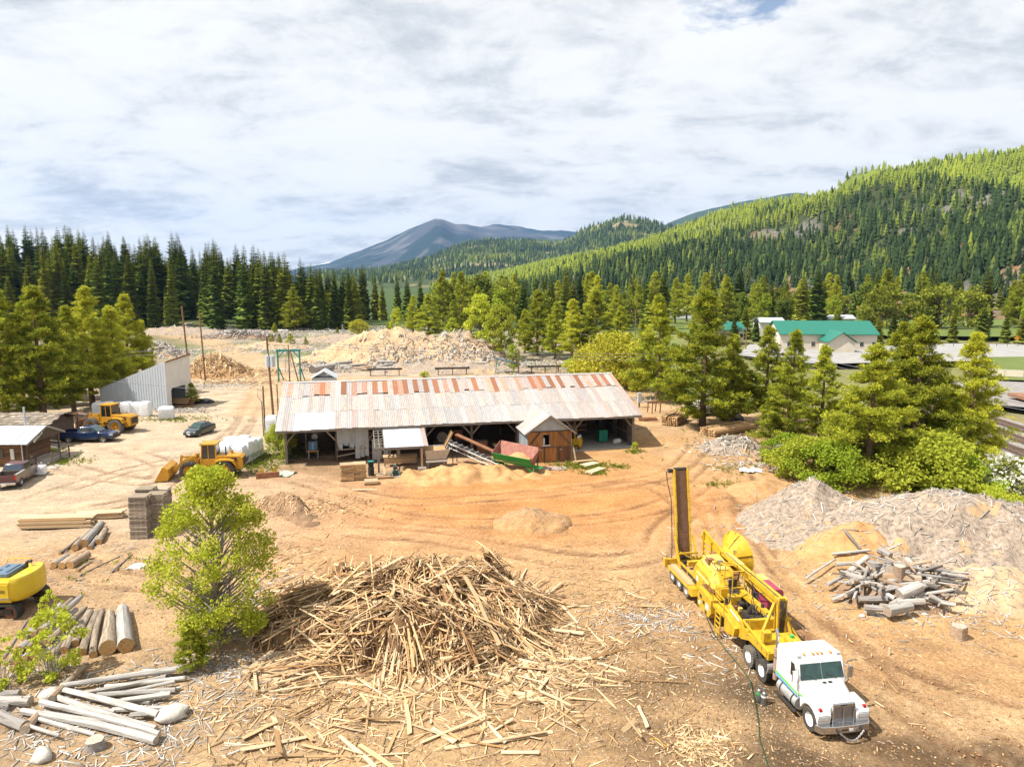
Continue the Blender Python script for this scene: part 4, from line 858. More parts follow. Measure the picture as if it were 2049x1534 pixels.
# gabled annex in front: plank front
ax0, ax1, ay = 24.0, 28.55, -4.85; aw = ax1 - ax0; am = (ax0 + ax1) / 2; ez, pz = 3.35, 4.95
prs = random.Random(8)
pl = 12
for i in range(pl):
    x = ax0 + aw * i / pl; w = aw / pl - .012
    hi = i in (4, 5)
    bpart('plank', 'plank_brown' if i < 3 or i > 7 else 'plank_orange', lambda q: q.box(x, x + w, ay - .02 - .015 * (i % 2), ay + .04, .1, 1.62))
    if not hi: bpart('plank', 'plank_orange', lambda q: q.box(x, x + w, ay - .05 - .015 * (i % 2), ay + .04, 1.66, 3.3))
    else:
        bpart('plank', 'plank_orange', lambda q: q.box(x, x + w, ay - .05, ay + .04, 1.66, 1.85)); bpart('plank', 'plank_orange', lambda q: q.box(x, x + w, ay - .05, ay + .04, 2.95, 3.3))
wx0, wx1 = ax0 + aw * 4 / pl, ax0 + aw * 6 / pl
for s in ((wx0, wx0 + .06, 1.85, 2.95), (wx1 - .06, wx1, 1.85, 2.95)): bpart('window_frame', 'timber_grey', lambda q: q.box(s[0], s[1], ay - .09, ay + .03, s[2], s[3]))
bpart('window_sill', 'house_white', lambda q: q.box(wx0 - .05, wx1 + .05, ay - .12, ay + .02, 1.80, 1.88))
bpart('window_curtain', 'house_white', lambda q: q.box(wx0 + .1, wx0 + .26, ay + .06, ay + .08, 1.9, 2.6))
for a, b_ in (((ax0 + .1, 1.9), (ax0 + 1.25, 3.25)), ((ax1 - .1, 1.9), (ax1 - 1.4, 3.25))): bpart('brace', 'timber_dark', lambda q: q.bar((a[0], ay - .1, a[1]), (b_[0], ay - .1, b_[1]), .06, .14))
for z in (1.64, 3.3): bpart('ledger', 'timber_dark', lambda q: q.box(ax0 - .02, ax1 + .02, ay - .11, ay + .05, z - .05, z + .07))
for x in (ax0 + 1.7, ax0 + 3.1): bpart('door_batten', 'timber_dark', lambda q: q.box(x, x + .08, ay - .09, ay, .15, 1.55))
for x in (ax0 + 1.25, ax0 + 3.3): bpart('latch', 'house_white', lambda q: q.box(x, x + .25, ay - .1, ay - .07, 1.35, 1.4))
for i in range(7):
    x = ax0 - .05 + (aw + .1) * i / 7; w = (aw + .1) / 7
    t1, t2 = [ez + (pz - .12 - ez) * (1 - abs(v - am) / (aw / 2 + .05)) for v in (x, x + w)]
    def f(q):
        v = [(x, 3.37), (x + w, 3.37), (x + w, max(3.4, t2)), (x, max(3.4, t1))]
        if x < am < x + w: v.insert(3, (am, pz - .12))
        q.prism(v, ay - .02, ay - .05)
    bpart('gable_sheet', 'tin_wall', f)
for i in range(5): y = ay + i * .98; bpart('side_sheet', 'tin_wall', lambda q: q.box(ax0 - .05 - .01 * (i % 2), ax0, y, y + .97, .1, ez - .02))
for i in range(5): y = ay + i * .98; bpart('side_sheet', 'tin_wall', lambda q: q.box(ax1, ax1 + .05, y, y + .97, .1, ez - .02))
yb = EY + (pz - EZ) / (RZ_ - EZ) * (RY - EY)
for s in (-1, 1):
    n = 8; fy = ay - .35
    for i in range(n):
        t0, t1 = i / n, (i + 1) / n; hx = aw / 2 + .45; zed = ez - .28
        ye = EY + (max(EZ, zed) - EZ) / (RZ_ - EZ) * (RY - EY) + .1
        def edge(t, back):           # t along the ridge direction from front to back
            r0, r1 = fy, yb; e0, e1 = fy, ye
            return (am, r0 + (r1 - r0) * t, pz), (am + s * hx, e0 + (e1 - e0) * t, zed)
        (p1, p2), (p3, p4) = edge(t0, 0), edge(t1, 0); dz = .01 * (i % 2)
        q = MB(); c4 = [p1, p2, p4, p3]; q.hexa([(a, b_, c + dz) for a, b_, c in c4] + [(a, b_, c + .03 + dz) for a, b_, c in c4]); q.build('annex_roof_sheet', 'tin_rusty_grey' if i == n - 1 else prs.choice(('tin_warm', 'tin_grey', 'tin_warm')), barn)
    bpart('barge_board', 'timber_grey', lambda q: q.bar((am, fy - .02, pz - .06), (am + s * (aw / 2 + .45), fy - .02, ez - .34), .05, .18))
bpart('annex_floor', 'concrete', lambda q: q.box(ax0, ax1, ay + .05, 0, -.1, .14)); bpart('leaning_board', 'board_pale', lambda q: q.bar((28.9, -5.6, 0), (28.75, -5.0, 1.6), .14, .05))
# lean-to with pale tin roof and bare battens
lx0, lx1, ly, lz0, lz1 = 8.75, 13.7, -5.25, 2.5, 3.58
def lz(y): return lz1 + (lz0 - lz1) * (-.3 - y) / (-.3 - ly)
xs_ = lx0 + .95
for i in range(9):
    w = (lx1 + .2 - xs_) / 9; x = xs_ + i * w; q = MB(); c4 = [(x, ly - .15, lz(ly - .15)), (x + w * .985, ly - .15, lz(ly - .15)), (x + w * .985, -.3, lz1), (x, -.3, lz1)]
    q.hexa([(a, b_, c + .05 + .008 * (i % 2)) for a, b_, c in c4] + [(a, b_, c + .085 + .008 * (i % 2)) for a, b_, c in c4]); q.build('lean_to_roof_sheet', 'tin_white' if i < 8 else 'tin_rusty_grey', barn)
for x in (lx0, lx0 + .45, lx0 + .9): bpart('rafter', 'timber_grey', lambda q: q.bar((x, ly - .1, lz(ly - .1) - .02), (x, -.3, lz1 - .02), .07, .12))
for k in range(8): y = ly + .1 + k * .62; bpart('batten', 'timber_grey', lambda q: q.bar((lx0 - .05, y, lz(y) + .06), (xs_, y, lz(y) + .06), .13, .04))
bpart('lean_to_beam', 'timber_grey', lambda q: q.box(lx0, lx1, ly - .08, ly + .08, lz0 - .22, lz0 - .02))
bpart('lean_to_post', 'timber_grey', lambda q: q.box(lx0 + .25, lx0 + .43, ly - .09, ly + .09, -.1, lz0 - .2)); bpart('lean_to_post', 'timber_tan', lambda q: q.box(lx1 - .55, lx1 - .35, ly - .1, ly + .1, .3, lz0 - .2)); bpart('concrete_footing', 'concrete', lambda q: q.box(lx1 - .85, lx1 - .05, ly - .35, ly + .35, -.2, .42))
bpart('lean_to_post', 'timber_dark', lambda q: q.box(10.9, 11.05, -2.6, -2.45, -.1, 2.95))

def BP(x, y, z=0.): return A_ + Vector((math.cos(BRZ) * x - math.sin(BRZ) * y, math.sin(BRZ) * x + math.cos(BRZ) * y, z))
# ------------------------------------------------------------------ slanted white shed
c0, c1, c2 = G(203, 817), G(336, 820), G(373, 812)
sh = thing('slanted_shed', 'white corrugated shed with a steep single-slope roof', 'shed', c1, math.atan2(c0.y - c1.y, c0.x - c1.x))
Ls = (c0 - c1).length; Ws = 6.2; zt, zl, zr = height_for(724, c1.y), height_for(777, c0.y), height_for(712, c2.y)
# local x runs from the tall corner to the low end; local y < 0 is away from the camera
yb = -Ws; npn = 26
for i in range(npn):
    x, w = Ls * i / npn, Ls / npn; h0_, h1_ = [zt + (zl - zt) * v / Ls for v in (x, x + w)]
    q = MB(); q.prism([(x, -.1), (x + w * .8, -.1), (x + w * .8, h1_ + (h0_ - h1_) * .2), (x, h0_)], 0, .05); q.k = 0
    q.prism([(x + w * .8, -.1), (x + w, -.1), (x + w, h1_), (x + w * .8, h1_ + (h0_ - h1_) * .2)], -.0, .09); q.build('side_panel', 'shed_metal', sh)
def spart(n_, m_, f): q = MB(); f(q); return q.build(n_, m_, sh)
spart('end_wall', 'shed_cream', lambda q: q.prism([(0, -.1), (-1.0, -.1), (-1.0, 2.6), (-1.25, 3.0), (-4.6, 3.0), (-4.6, -.1), (yb, -.1), (yb, zr), (0, zt)], -.06, .02, 'x'))
spart('rear_wall', 'shed_metal', lambda q: q.prism([(0, -.1), (Ls, -.1), (Ls, zl), (0, zr)], yb, yb + .06)); spart('low_wall', 'shed_metal', lambda q: q.box(Ls - .05, Ls, yb, 0, -.1, zl))
for i in range(8):
    y0, y1 = yb * (i + 1) / 8, yb * i / 8
    def hh(y, e): return (zt + (zr - zt) * (y / yb) if e == 0 else zl) + .06
    spart('roof_sheet', 'tin_rusty_grey' if i in (0,) else 'tin_white', lambda q: q.hexa([(-.25, y0, hh(y0, 0)), (Ls + .3, y0, hh(y0, 1) - .1), (Ls + .3, y1, hh(y1, 1) - .1), (-.25, y1, hh(y1, 0)), (-.25, y0, hh(y0, 0) + .05), (Ls + .3, y0, hh(y0, 1) - .05), (Ls + .3, y1, hh(y1, 1) - .05), (-.25, y1, hh(y1, 0) + .05)]))
spart('roof_edge', 'rust_metal', lambda q: q.bar((-.28, 0.05, zt + .02), (-.28, yb, zr + .02), .06, .22))
# lumber sticking out of its doorway
for k in range(9):
    o = MB().box(-1.2, 2.6, -.15, .15, 0, .13).build('timber_beam', 'board_brown' if k % 3 else 'board'); o.location = sh.matrix_basis @ Vector((-1.2 + .2 * (k % 4), -2.0 - .36 * (k % 3) * 1.6, .1 + .42 * (k // 3) + .16 * (k % 2)))
    o.rotation_euler = (0, .02 * (k % 3), sh.rotation_euler.z + .06 * (k % 3 - 1)); tag(o, 'brown timber sticking out of the white shed doorway', 'timber', 'timbers in the shed doorway')

# ------------------------------------------------------------------ log cabin office and the shake-roofed building behind
cb = G(48, 932); cab = thing('log_cabin', 'small log cabin office with a pale metal roof and porch', 'cabin', cb, R(2))
def cpart(n_, m_, f, par=None): q = MB(); f(q); return q.build(n_, m_, par or cab)
for k in range(9): cpart('wall_log', 'log_wall', lambda q: q.cyl((-8, 0, .12 + .235 * k), (0.05, 0, .12 + .235 * k), .125, n=8))
for k in range(9): cpart('wall_log', 'log_wall', lambda q: q.cyl((0, -.1, .2 + .235 * k), (0, 4.4, .2 + .235 * k), .125, n=8))
ez_, rz_, ry_, fy_ = height_for(889, cb.y - .6), height_for(852, cb.y + 2.6), 2.6, -.75
for i in range(12):
    x1_, x0_ = 1.0 - i * .75, 1.0 - (i + 1) * .75
    for e in (0, 1):
        ys_ = (fy_, ry_) if e == 0 else (5.6, ry_); q = MB(); c4 = [(x0_, ys_[0], ez_), (x1_ - .02, ys_[0], ez_), (x1_ - .02, ys_[1], rz_), (x0_, ys_[1], rz_)]
        q.hexa([(a, b_, c) for a, b_, c in c4] + [(a, b_, c + .04) for a, b_, c in c4]); q.bar((x1_ - .03, ys_[0], ez_ + .05), (x1_ - .03, ys_[1], rz_ + .05), .05, .05); q.build('roof_sheet', 'tin_white', cab)
cpart('gable_boards', 'timber_dark', lambda q: q.prism([(fy_ + .25, ez_ - .02), (5.4, ez_ - .02), (ry_, rz_ - .05)], .88, .94, 'x'))
cpart('barge_board', 'timber_grey', lambda q: q.bar((1.0, fy_, ez_ - .06), (1.0, ry_, rz_ - .06), .06, .16)); cpart('barge_board', 'timber_grey', lambda q: q.bar((1.0, 5.6, ez_ - .06), (1.0, ry_, rz_ - .06), .06, .16))
for y in (-.4, 4.8): cpart('porch_post', 'timber_dark', lambda q: q.box(.6, .75, y, y + .15, -.1, ez_))
sg = cpart('sign', 'sign_white', lambda q: q.bar((.99, .3, ez_ + .05), (.99, 1.75, ez_ + .75), .04, .26)); cpart('sign_lettering', 'ink', lambda q: [q.bar((1.015, .45 + k * .17, ez_ + .10 + k * .082), (1.015, .55 + k * .17, ez_ + .15 + k * .082), .012, .11) for k in range(7)], sg)
cpart('window', 'glass_dark', lambda q: q.box(-2.6, -1.8, -.18, -.1, .9, 1.7)); cpart('curtain', 'house_white', lambda q: q.box(-1.1, -.75, -.19, -.12, .7, 1.8)); cpart('downpipe', 'house_white', lambda q: q.cyl((.15, -.3, .2), (.15, -.3, ez_), .05, n=6))
po = cpart('porch_deck', 'timber_grey', lambda q: q.box(.1, 2.6, .2, 3.4, .0, .42))
for k in range(8): cpart('deck_plank', 'board_grey', lambda q: q.box(.1 + k * .31, .38 + k * .31, .15, 3.45, .425, .46), po)
for k in range(3): cpart('step', 'board_grey', lambda q: q.box(1.1, 2.5, -.15 - .3 * k, .15 - .3 * k, .0, .38 - .12 * k))
for x, y in ((2.6, 3.3), (2.6, .3), (1.1, .2), (1.4, -1.), (2.6, 1.8)): cpart('railing_post', 'timber_dark', lambda q: q.box(x - .05, x + .05, y - .05, y + .05, 0, 1.35))
for z in (.85, 1.25): cpart('railing', 'timber_dark', lambda q: q.bar((2.6, .3, z), (2.6, 3.3, z), .05, .09)); cpart('railing', 'timber_dark', lambda q: q.bar((1.1, .2, z), (1.4, -1., z - .2), .05, .09))
cpart('chimney_pipe', 'tin_white', lambda q: q.cyl((-2.2, 4.2, rz_ - .5), (-2.2, 4.2, rz_ + 1.7), .1, n=10)); cpart('pipe_bracket', 'steel_light', lambda q: q.box(-2.7, -1.75, 4.1, 4.3, rz_ + .65, rz_ + .72))
cpart('walkway_slab', 'concrete', lambda q: q.box(2.2, 3.9, -1.2, .6, -.05, .06))
sb = G(70, 900); shb = thing('shake_roof_building', 'old building with a mossy brown shake roof behind the log cabin', 'building', sb, R(1))
e2, r2 = height_for(856, sb.y), height_for(826, sb.y + 3.6)
def s2(n_, m_, f): q = MB(); f(q); return q.build(n_, m_, shb)
shk = [MB().hexa([(0, 0, 0), (.6, 0, 0), (.6, .62, .0), (0, .62, .0), (0, 0, .05), (.6, 0, .05), (.6, .62, .03), (0, .62, .03)]).mesh('shake', 'shake')]
ps = math.atan2(r2 - e2, 3.6)
for i in range(17):
    for j in range(6):
        inst('shake', shk[0], shb, (1.3 - (i + 1) * .61 + (j % 2) * .2, j * .63 * math.cos(ps) , e2 + j * .63 * math.sin(ps) + .02 + .01 * ((i * 7 + j * 3) % 4)), (ps - .03, 0, .01 * ((i + j) % 3 - 1)))
s2('roof_deck', 'timber_dark', lambda q: q.prism([(-.05, e2 - .08), (3.65, r2 - .06), (7.2, e2 - .08), (7.2, e2), (3.65, r2 + .02), (-.05, e2)], -9.2, 1.25, 'x'))
s2('wall', 'timber_dark', lambda q: q.box(-9, .6, .8, 6.4, -.1, e2 + .2)); s2('gable', 'timber_dark', lambda q: q.prism([(.8, e2 - .2), (6.4, e2 - .2), (3.6, r2 - .15)], .5, .62, 'x')); s2('porch_post', 'timber_dark', lambda q: q.box(.95, 1.1, .3, .45, -.1, e2)); s2('porch_post', 'timber_dark', lambda q: q.box(.95, 1.1, 6.4, 6.55, -.1, e2))
s2('ramp', 'timber_grey', lambda q: q.hexa([(1.1, 0, 0), (3.2, 0, 0), (3.2, 1.4, 0), (1.1, 1.4, 0), (1.1, 0, .45), (3.2, 0, .06), (3.2, 1.4, .06), (1.1, 1.4, .45)]))
for x in (1.3, 2.6): s2('ramp_post', 'timber_grey', lambda q: q.box(x, x + .09, -.05, .05, 0, 1.1))
s2('ramp_rail', 'timber_grey', lambda q: q.bar((1.2, 0, 1.15), (2.9, 0, .95), .09, .07))

# ------------------------------------------------------------------ far buildings
def house(name, label, p, rz, w, d, e, r, wall, roof, nwin=4, cat='building'):
    o = thing(name, label, cat, p, rz)
    def hp(n_, m_, f, par=None): q = MB(); f(q); return q.build(n_, m_, par or o)
    hp('wall', wall, lambda q: (q.box(0, w, 0, d, -.3, e), q.prism([(0, e - .002), (d, e - .002), (d / 2, r - .15)], .02, w - .02, 'x')))
    for s in (0, 1): hp('roof_slope', roof, lambda q: q.hexa([(-.5, (-.6 if s == 0 else d + .6), e - .15), (w + .5, (-.6 if s == 0 else d + .6), e - .15), (w + .5, d / 2, r), (-.5, d / 2, r), (-.5, (-.6 if s == 0 else d + .6), e), (w + .5, (-.6 if s == 0 else d + .6), e), (w + .5, d / 2, r + .15), (-.5, d / 2, r + .15)]))
    for i in range(nwin):
        x = w * (i + .6) / nwin; f_ = hp('window', 'house_white', lambda q: q.box(x - .1, x + 1.1, -.06, .0, 1.0, 2.3)); hp('pane', 'glass_dark', lambda q: q.box(x, x + 1., -.08, -.061, 1.1, 2.2), f_)
    return o
gz1 = G(1560, 700); gh = house('green_roof_building', 'long cream building with a bright green metal roof beyond the pines', gz1, R(-4), 25, 13, height_for(668, gz1.y), height_for(642, gz1.y + 6.5), 'cream_wall', 'green_roof', 8)
q = MB(); x0_, x1_ = 10.2, 16.6; q.box(x0_, x1_, -7, -.1, -.3, 2.9); q.build('wing_wall', 'cream_wall', gh)
hz = height_for(668, gz1.y)
for s in (0, 1): xe = x0_ - .5 if s == 0 else x1_ + .5; MB().hexa([(xe, -7.6, 2.7), (xe, 1.8, 2.7), ((x0_ + x1_) / 2, 3.5, 5.4), ((x0_ + x1_) / 2, -7.6, 5.2), (xe, -7.6, 2.85), (xe, 1.8, 2.85), ((x0_ + x1_) / 2, 3.5, 5.55), ((x0_ + x1_) / 2, -7.6, 5.35)]).build('wing_roof', 'green_roof', gh)
MB().prism([(x0_, 2.898), (x1_, 2.898), ((x0_ + x1_) / 2, 5.1)], -7.0, -6.9).build('wing_gable', 'cream_wall', gh)
house('green_roof_house', 'small building with a green roof peeking between pines', G(1430, 682), R(3), 9, 8, 3.4, 5.5, 'cream_wall', 'green_roof', 3)
house('green_roof_house', 'narrow pale block with a green roof behind the big green-roofed building', G(1520, 672), R(0), 8, 7, 4.6, 5.8, 'house_white', 'tin_white', 2)
for px, py, w, d, e, r, wl, rf, lb in [(1648, 652, 12, 7, 3, 4.2, 'house_white', 'tin_white', 'low white building behind the green roof'), (1600, 650, 9, 6, 3, 4.2, 'house_white', 'tin_warm', 'pale house between the trees above the green roof'), (330, 648, 10, 7, 3, 5, 'house_white', 'tin_white', 'white-roofed house under the ridge wood beside the tall bare poles'), (255, 650, 9, 7, 3, 5, 'house_white', 'teal', 'house with a teal roof in front of the ridge wood'), (630, 644, 11, 7, 3, 4.6, 'house_white', 'tin_white', 'white building behind the round lime tree'), (690, 640, 8, 6, 3, 4.6, 'house_white', 'truck_blue', 'small blue-roofed house among the far firs'), (1035, 618, 12, 8, 4, 6, 'house_white', 'tin_white', 'white house on the far river bank'), (1240, 640, 20, 8, 4, 5.5, 'tin_wall', 'asphalt', 'long dark-roofed warehouse left of the pines'), (1330, 636, 16, 8, 3.5, 5.2, 'house_white', 'tin_grey', 'grey-roofed shed beyond the pines')]:
    house('far_house', lb, G(px, py), U(-.15, .15), w, d, e, r, wl, rf, 3)
wt = G(625, 772); o = thing('tin_hut', 'small pale tin gable roof peeking above the barn ridge', 'hut', wt, R(10)); MB().box(0, 4, 0, 4, -.2, 1.4).build('wall', 'tin_wall', o); MB().prism([(-.3, 1.2), (2, 2.5), (4.3, 1.2), (4.3, 1.3), (2, 2.65), (-.3, 1.3)], -.3, 4.3).build('roof', 'tin_white', o)
# ------------------------------------------------------------------ wheels
def tyre(par, x, y, z, r, w, rim='steel_light', mat='rubber', lugs=0, side=1, n=22):
    b = MB(); h = w / 2
    b.lathe([(r * .58, -h * .9), (r * .8, -h), (r * .95, -h * .92), (r, -h * .6), (r, h * .6), (r * .95, h * .92), (r * .8, h), (r * .58, h * .9), (r * .58, -h * .9)], (x, y, z), n, cap=False)
    for k in range(lugs):
        a = 2 * math.pi * k / lugs
        for s in (-1, 1):
            a2 = a + (.5 * 2 * math.pi / lugs if s > 0 else 0); c, d = math.cos(a2), math.sin(a2)
            b.bar((x + c * r * .985, y + s * h * .12, z + d * r * .985), (x + c * r * .985 - d * r * .12, y + s * h * .95, z + d * r * .985 + c * r * .12), r * .11, r * .09, up=(c, 0, d))
    o = b.build('tyre', mat, par, True, ang=50)
    q = MB(); s = side; q.lathe([(0.0, s * h * .35), (r * .16, s * h * .5), (r * .2, s * h * .25), (r * .46, s * h * .15), (r * .56, s * h * .75), (r * .585, s * h * .8), (r * .585, -s * h * .7), (0.0, -s * h * .5)], (x, y, z), n)
    for k in range(6): a = k * math.pi / 3; q.cyl((x + r * .3 * math.cos(a), y + s * h * .2, z + r * .3 * math.sin(a)), (x + r * .3 * math.cos(a), y + s * h * .4, z + r * .3 * math.sin(a)), r * .035, n=5)
    q.build('rim', rim, o, True); return o

# ------------------------------------------------------------------ semi truck and the yellow grinder trailer on its line
t0_, fr_ = G(1345, 1164), G(1619, 1466); hd = (fr_ - t0_).normalized(); lf_ = Vector((-hd.y, hd.x, 0)); C0 = t0_ + lf_ * 1.2; HRZ = math.atan2(hd.y, hd.x)
tk = thing('semi_truck', 'white bonneted semi truck with green and blue stripes and chrome grille', 'truck', C0, HRZ)
def P_(root):
    def f(name, mat, fn, par=None, smooth=False, bevel=0, ang=35): q = MB(); fn(q); return q.build(name, mat, par or root, smooth, bevel, ang)
    return f
tp = P_(tk)
tp('chassis', 'dark_metal', lambda q: (q.box(9.1, 15.2, -.5, -.36, .72, .98), q.box(9.1, 15.2, .36, .5, .72, .98), q.box(9.2, 9.35, -.45, .45, .74, .96), q.box(11.5, 11.65, -.45, .45, .74, .96), q.box(13.6, 15.0, -.45, .45, .55, 1.0)))
tp('fifth_wheel', 'dark_metal', lambda q: q.cyl((10.3, 0, .98), (10.3, 0, 1.12), .48, n=16))
tp('axle', 'dark_metal', lambda q: [q.cyl((x, -.95, .5), (x, .95, .5), .1, n=8) for x in (9.7, 10.95, 14.7)])
cabin = tp('cab', 'paint_white', lambda q: q.prism([(11.95, .82), (13.72, .82), (13.80, 1.58), (13.50, 2.36), (13.25, 2.52), (12.1, 2.46), (11.95, 2.36)], -1.1, 1.1), bevel=.07, smooth=True)
tp('roof_skin', 'roof_dirt_white', lambda q: q.hexa([(12.75, -.8, 2.494), (13.28, -.8, 2.522), (13.28, .8, 2.522), (12.75, .8, 2.494), (12.75, -.8, 2.508), (13.28, -.8, 2.534), (13.28, .8, 2.534), (12.75, .8, 2.508)]), cabin)
def slant(t, y, o=0.): return (13.80 + (13.50 - 13.80) * t + o * .93, y, 1.58 + (2.36 - 1.58) * t + o * .36)
for s in (-1, 1):
    tp('windshield_pane', 'glass_green', lambda q: q.hexa([slant(.08, s * .02, .0), slant(.08, s * 1.0, 0), slant(.86, s * .95, 0), slant(.86, s * .02, 0), slant(.08, s * .02, .025), slant(.08, s * 1.0, .025), slant(.86, s * .95, .025), slant(.86, s * .02, .025)]), cabin)
    tp('side_window', 'glass_dark', lambda q: q.prism([(13.15, 1.62), (13.62, 1.62), (13.40, 2.2), (13.15, 2.2)], s * 1.095, s * 1.118), cabin)
    tp('door_seam', 'dark_metal', lambda q: (q.box(12.9, 12.915, s * 1.099 - .006, s * 1.099 + .006, .95, 2.3), q.box(12.92, 13.7, s * 1.099 - .006, s * 1.099 + .006, .92, .935)), cabin)
    mr_ = tp('mirror', 'chrome', lambda q: (q.box(13.72, 13.8, s * 1.3 - .1, s * 1.3 + .1, 1.6, 2.1), q.bar((13.6, s * 1.1, 2.15), (13.76, s * 1.3, 2.08), .03), q.bar((13.7, s * 1.1, 1.55), (13.76, s * 1.3, 1.63), .03)), cabin)
    tp('clearance_light', 'lamp_clear', lambda q: q.box(13.3, 13.42, s * .92 - .09, s * .92 + .09, 2.5, 2.57), cabin)
for y in (-.62, -.2, 0, .2, .62): tp('roof_lamp', 'lamp_amber', lambda q: q.prism([(13.05, 2.51), (13.35, 2.5), (13.33, 2.58), (13.1, 2.54)], y - .035, y + .035), cabin)
tp('wiper', 'dark_metal', lambda q: (q.bar((13.84, -.3, 1.64), (13.74, -.75, 1.85), .02), q.bar((13.84, .65, 1.64), (13.74, .2, 1.85), .02)), cabin)
for z0, z1, m in ((.98, 1.09, 'truck_green'), (.86, .965, 'truck_blue')):
    for s in (-1, 1): tp('stripe', m, lambda q: q.prism([(11.97, z0 + .06), (13.7, z0), (13.7, z1 - .01), (11.97, z1 + .06)], s * 1.1, s * 1.113), cabin)
def sec(x, hw, z0, z1, hwt): return [(x, -hw, z0), (x, hw, z0), (x, hw, z0 + (z1 - z0) * .75), (x, hwt, z1), (x, -hwt, z1), (x, -hw, z0 + (z1 - z0) * .75)]
hood = tp('hood', 'paint_white', lambda q: q.loft([sec(13.74, 1.02, .88, 1.60, .86), sec(14.4, .86, .85, 1.54, .68), sec(15.22, .58, .75, 1.42, .46)]), bevel=.04, smooth=True)
tp('hood_crease', 'paint_white', lambda q: q.loft([[(13.9, -.4, 1.59), (13.9, .4, 1.59), (13.9, .3, 1.64), (13.9, -.3, 1.64)], [(15.22, -.36, 1.41), (15.22, .36, 1.41), (15.22, .3, 1.455), (15.22, -.3, 1.455)]]), hood, bevel=.02)
for y in (-.16, .1): tp('hood_vent', 'dark_metal', lambda q: q.box(13.98, 14.1, y, y + .17, 1.625, 1.655), hood)
for z0, z1, m in ((.99, 1.08, 'truck_green'), (.87, .95, 'truck_blue')): tp('stripe', m, lambda q: q.hexa([(13.75, -1.04, z0), (14.25, -.93, z0 + .02), (14.25, -.9, z0 + .02), (13.75, -1.0, z0), (13.75, -1.04, z1), (14.25, -.93, z0 + .05), (14.25, -.9, z0 + .05), (13.75, -1.0, z1)]), hood)
for s in (-1, 1):
    arch = [(14.06, .62)] + [(14.7 + .6 * math.cos(a), .5 + .6 * math.sin(a)) for a in [math.pi * (1 - k / 8) for k in range(1, 8)]] + [(15.3, .58), (15.36, .98), (15.3, 1.12), (14.95, 1.24), (14.3, 1.26), (14.0, 1.05)]
    fd = tp('fender', 'paint_white', lambda q: q.prism(arch, s * .56, s * 1.16), bevel=.05, smooth=True)
    tp('headlamp', 'lamp_clear', lambda q: q.box(15.30, 15.385, s * .9 - .2, s * .9 + .2, .84, 1.0), fd); tp('headlamp_bezel', 'chrome', lambda q: q.box(15.29, 15.37, s * .9 - .23, s * .9 + .23, .81, 1.03), fd)
    tp('marker_lamp', 'lamp_red', lambda q: q.box(15.15, 15.27, s * .98 - .06, s * .98 + .06, 1.17, 1.27), fd)
    tyre(tk, 14.7, s * 1.0, .5, .5, .28, 'plastic_white', 'rubber', 0, s)
    for x in (9.7, 10.95):
        tyre(tk, x, s * 1.12, .5, .5, .26, 'plastic_white', 'rubber_dusty' if x < 10 else 'rubber', 26, s); tyre(tk, x, s * .8, .5, .5, .26, 'steel', 'rubber', 0, s)
    tp('mud_guard', 'steel_light', lambda q: q.loft([[(11.35 + .16 * math.sin(k * .5), s * .68, .55 + .11 * k), (11.35 + .16 * math.sin(k * .5), s * 1.24, .55 + .11 * k), (11.39 + .16 * math.sin(k * .5), s * 1.24, .55 + .11 * k), (11.39 + .16 * math.sin(k * .5), s * .68, .55 + .11 * k)] for k in range(6)]))
    tk_ = tp('fuel_tank', 'steel_light', lambda q: q.cyl((12.25, s * .92, .58), (13.75, s * .92, .58), .29, n=18), smooth=True)
    for x in (12.5, 13.4): tp('tank_strap', 'dark_metal', lambda q: q.cyl((x, s * .92, .58), (x + .09, s * .92, .58), .30, n=18), tk_)
    tp('tank_step', 'dark_metal', lambda q: (q.box(12.3, 13.7, s * 1.0 - .12, s * 1.0 + .12, .88, .91), q.box(12.2, 13.8, s * 1.18 - .08, s * 1.18 + .08, .22, .26)), tk_)
gr_ = tp('grille', 'chrome', lambda q: (q.box(15.22, 15.33, -.5, -.44, .6, 1.42), q.box(15.22, 15.33, .44, .5, .6, 1.42), q.box(15.22, 15.33, -.5, .5, 1.36, 1.46), q.box(15.22, 15.33, -.5, .5, .56, .62), q.box(15.22, 15.32, -.02, .02, .6, 1.4)), bevel=.01)
tp('grille_mesh', 'steel_light', lambda q: q.box(15.2, 15.255, -.45, .45, .6, 1.38), gr_)
for k in range(14): tp('grille_bar', 'chrome', lambda q: q.box(15.25, 15.29, -.44, .44, .64 + k * .052, .655 + k * .052), gr_)
tp('name_badge', 'ink', lambda q: q.box(15.325, 15.34, -.16, .12, 1.39, 1.435), gr_)
bu = tp('bumper', 'chrome', lambda q: q.loft([[(15.25, -1.22, z), (15.5, -1.05, z), (15.56, -.4, z), (15.56, .4, z), (15.5, 1.05, z), (15.25, 1.22, z), (15.25, 1.1, z), (15.25, -1.1, z)] for z in (.33, .64)]), bevel=.02)
tp('number_plate', 'plastic_white', lambda q: q.box(15.565, 15.575, .12, .3, .42, .52), bu); tp('bumper_slot', 'dark_metal', lambda q: q.box(15.56, 15.572, -.2, .1, .44, .5), bu)
for s in (-.38, .72): tp('tow_hook', 'dark_metal', lambda q: q.box(15.5, 15.66, s - .05, s + .05, .4, .5), bu)
tp('tow_chain', 'steel', lambda q: [q.cyl((15.66 + .1 * math.sin(t * math.pi), -.38 + 1.1 * t, .45 - .34 * math.sin(t * math.pi)), (15.66 + .1 * math.sin((t + .05) * math.pi), -.38 + 1.1 * (t + .05), .45 - .34 * math.sin((t + .05) * math.pi) + .01), .045 if k % 2 else .03, n=6) for k, t in enumerate([i / 20 for i in range(20)])], bu)
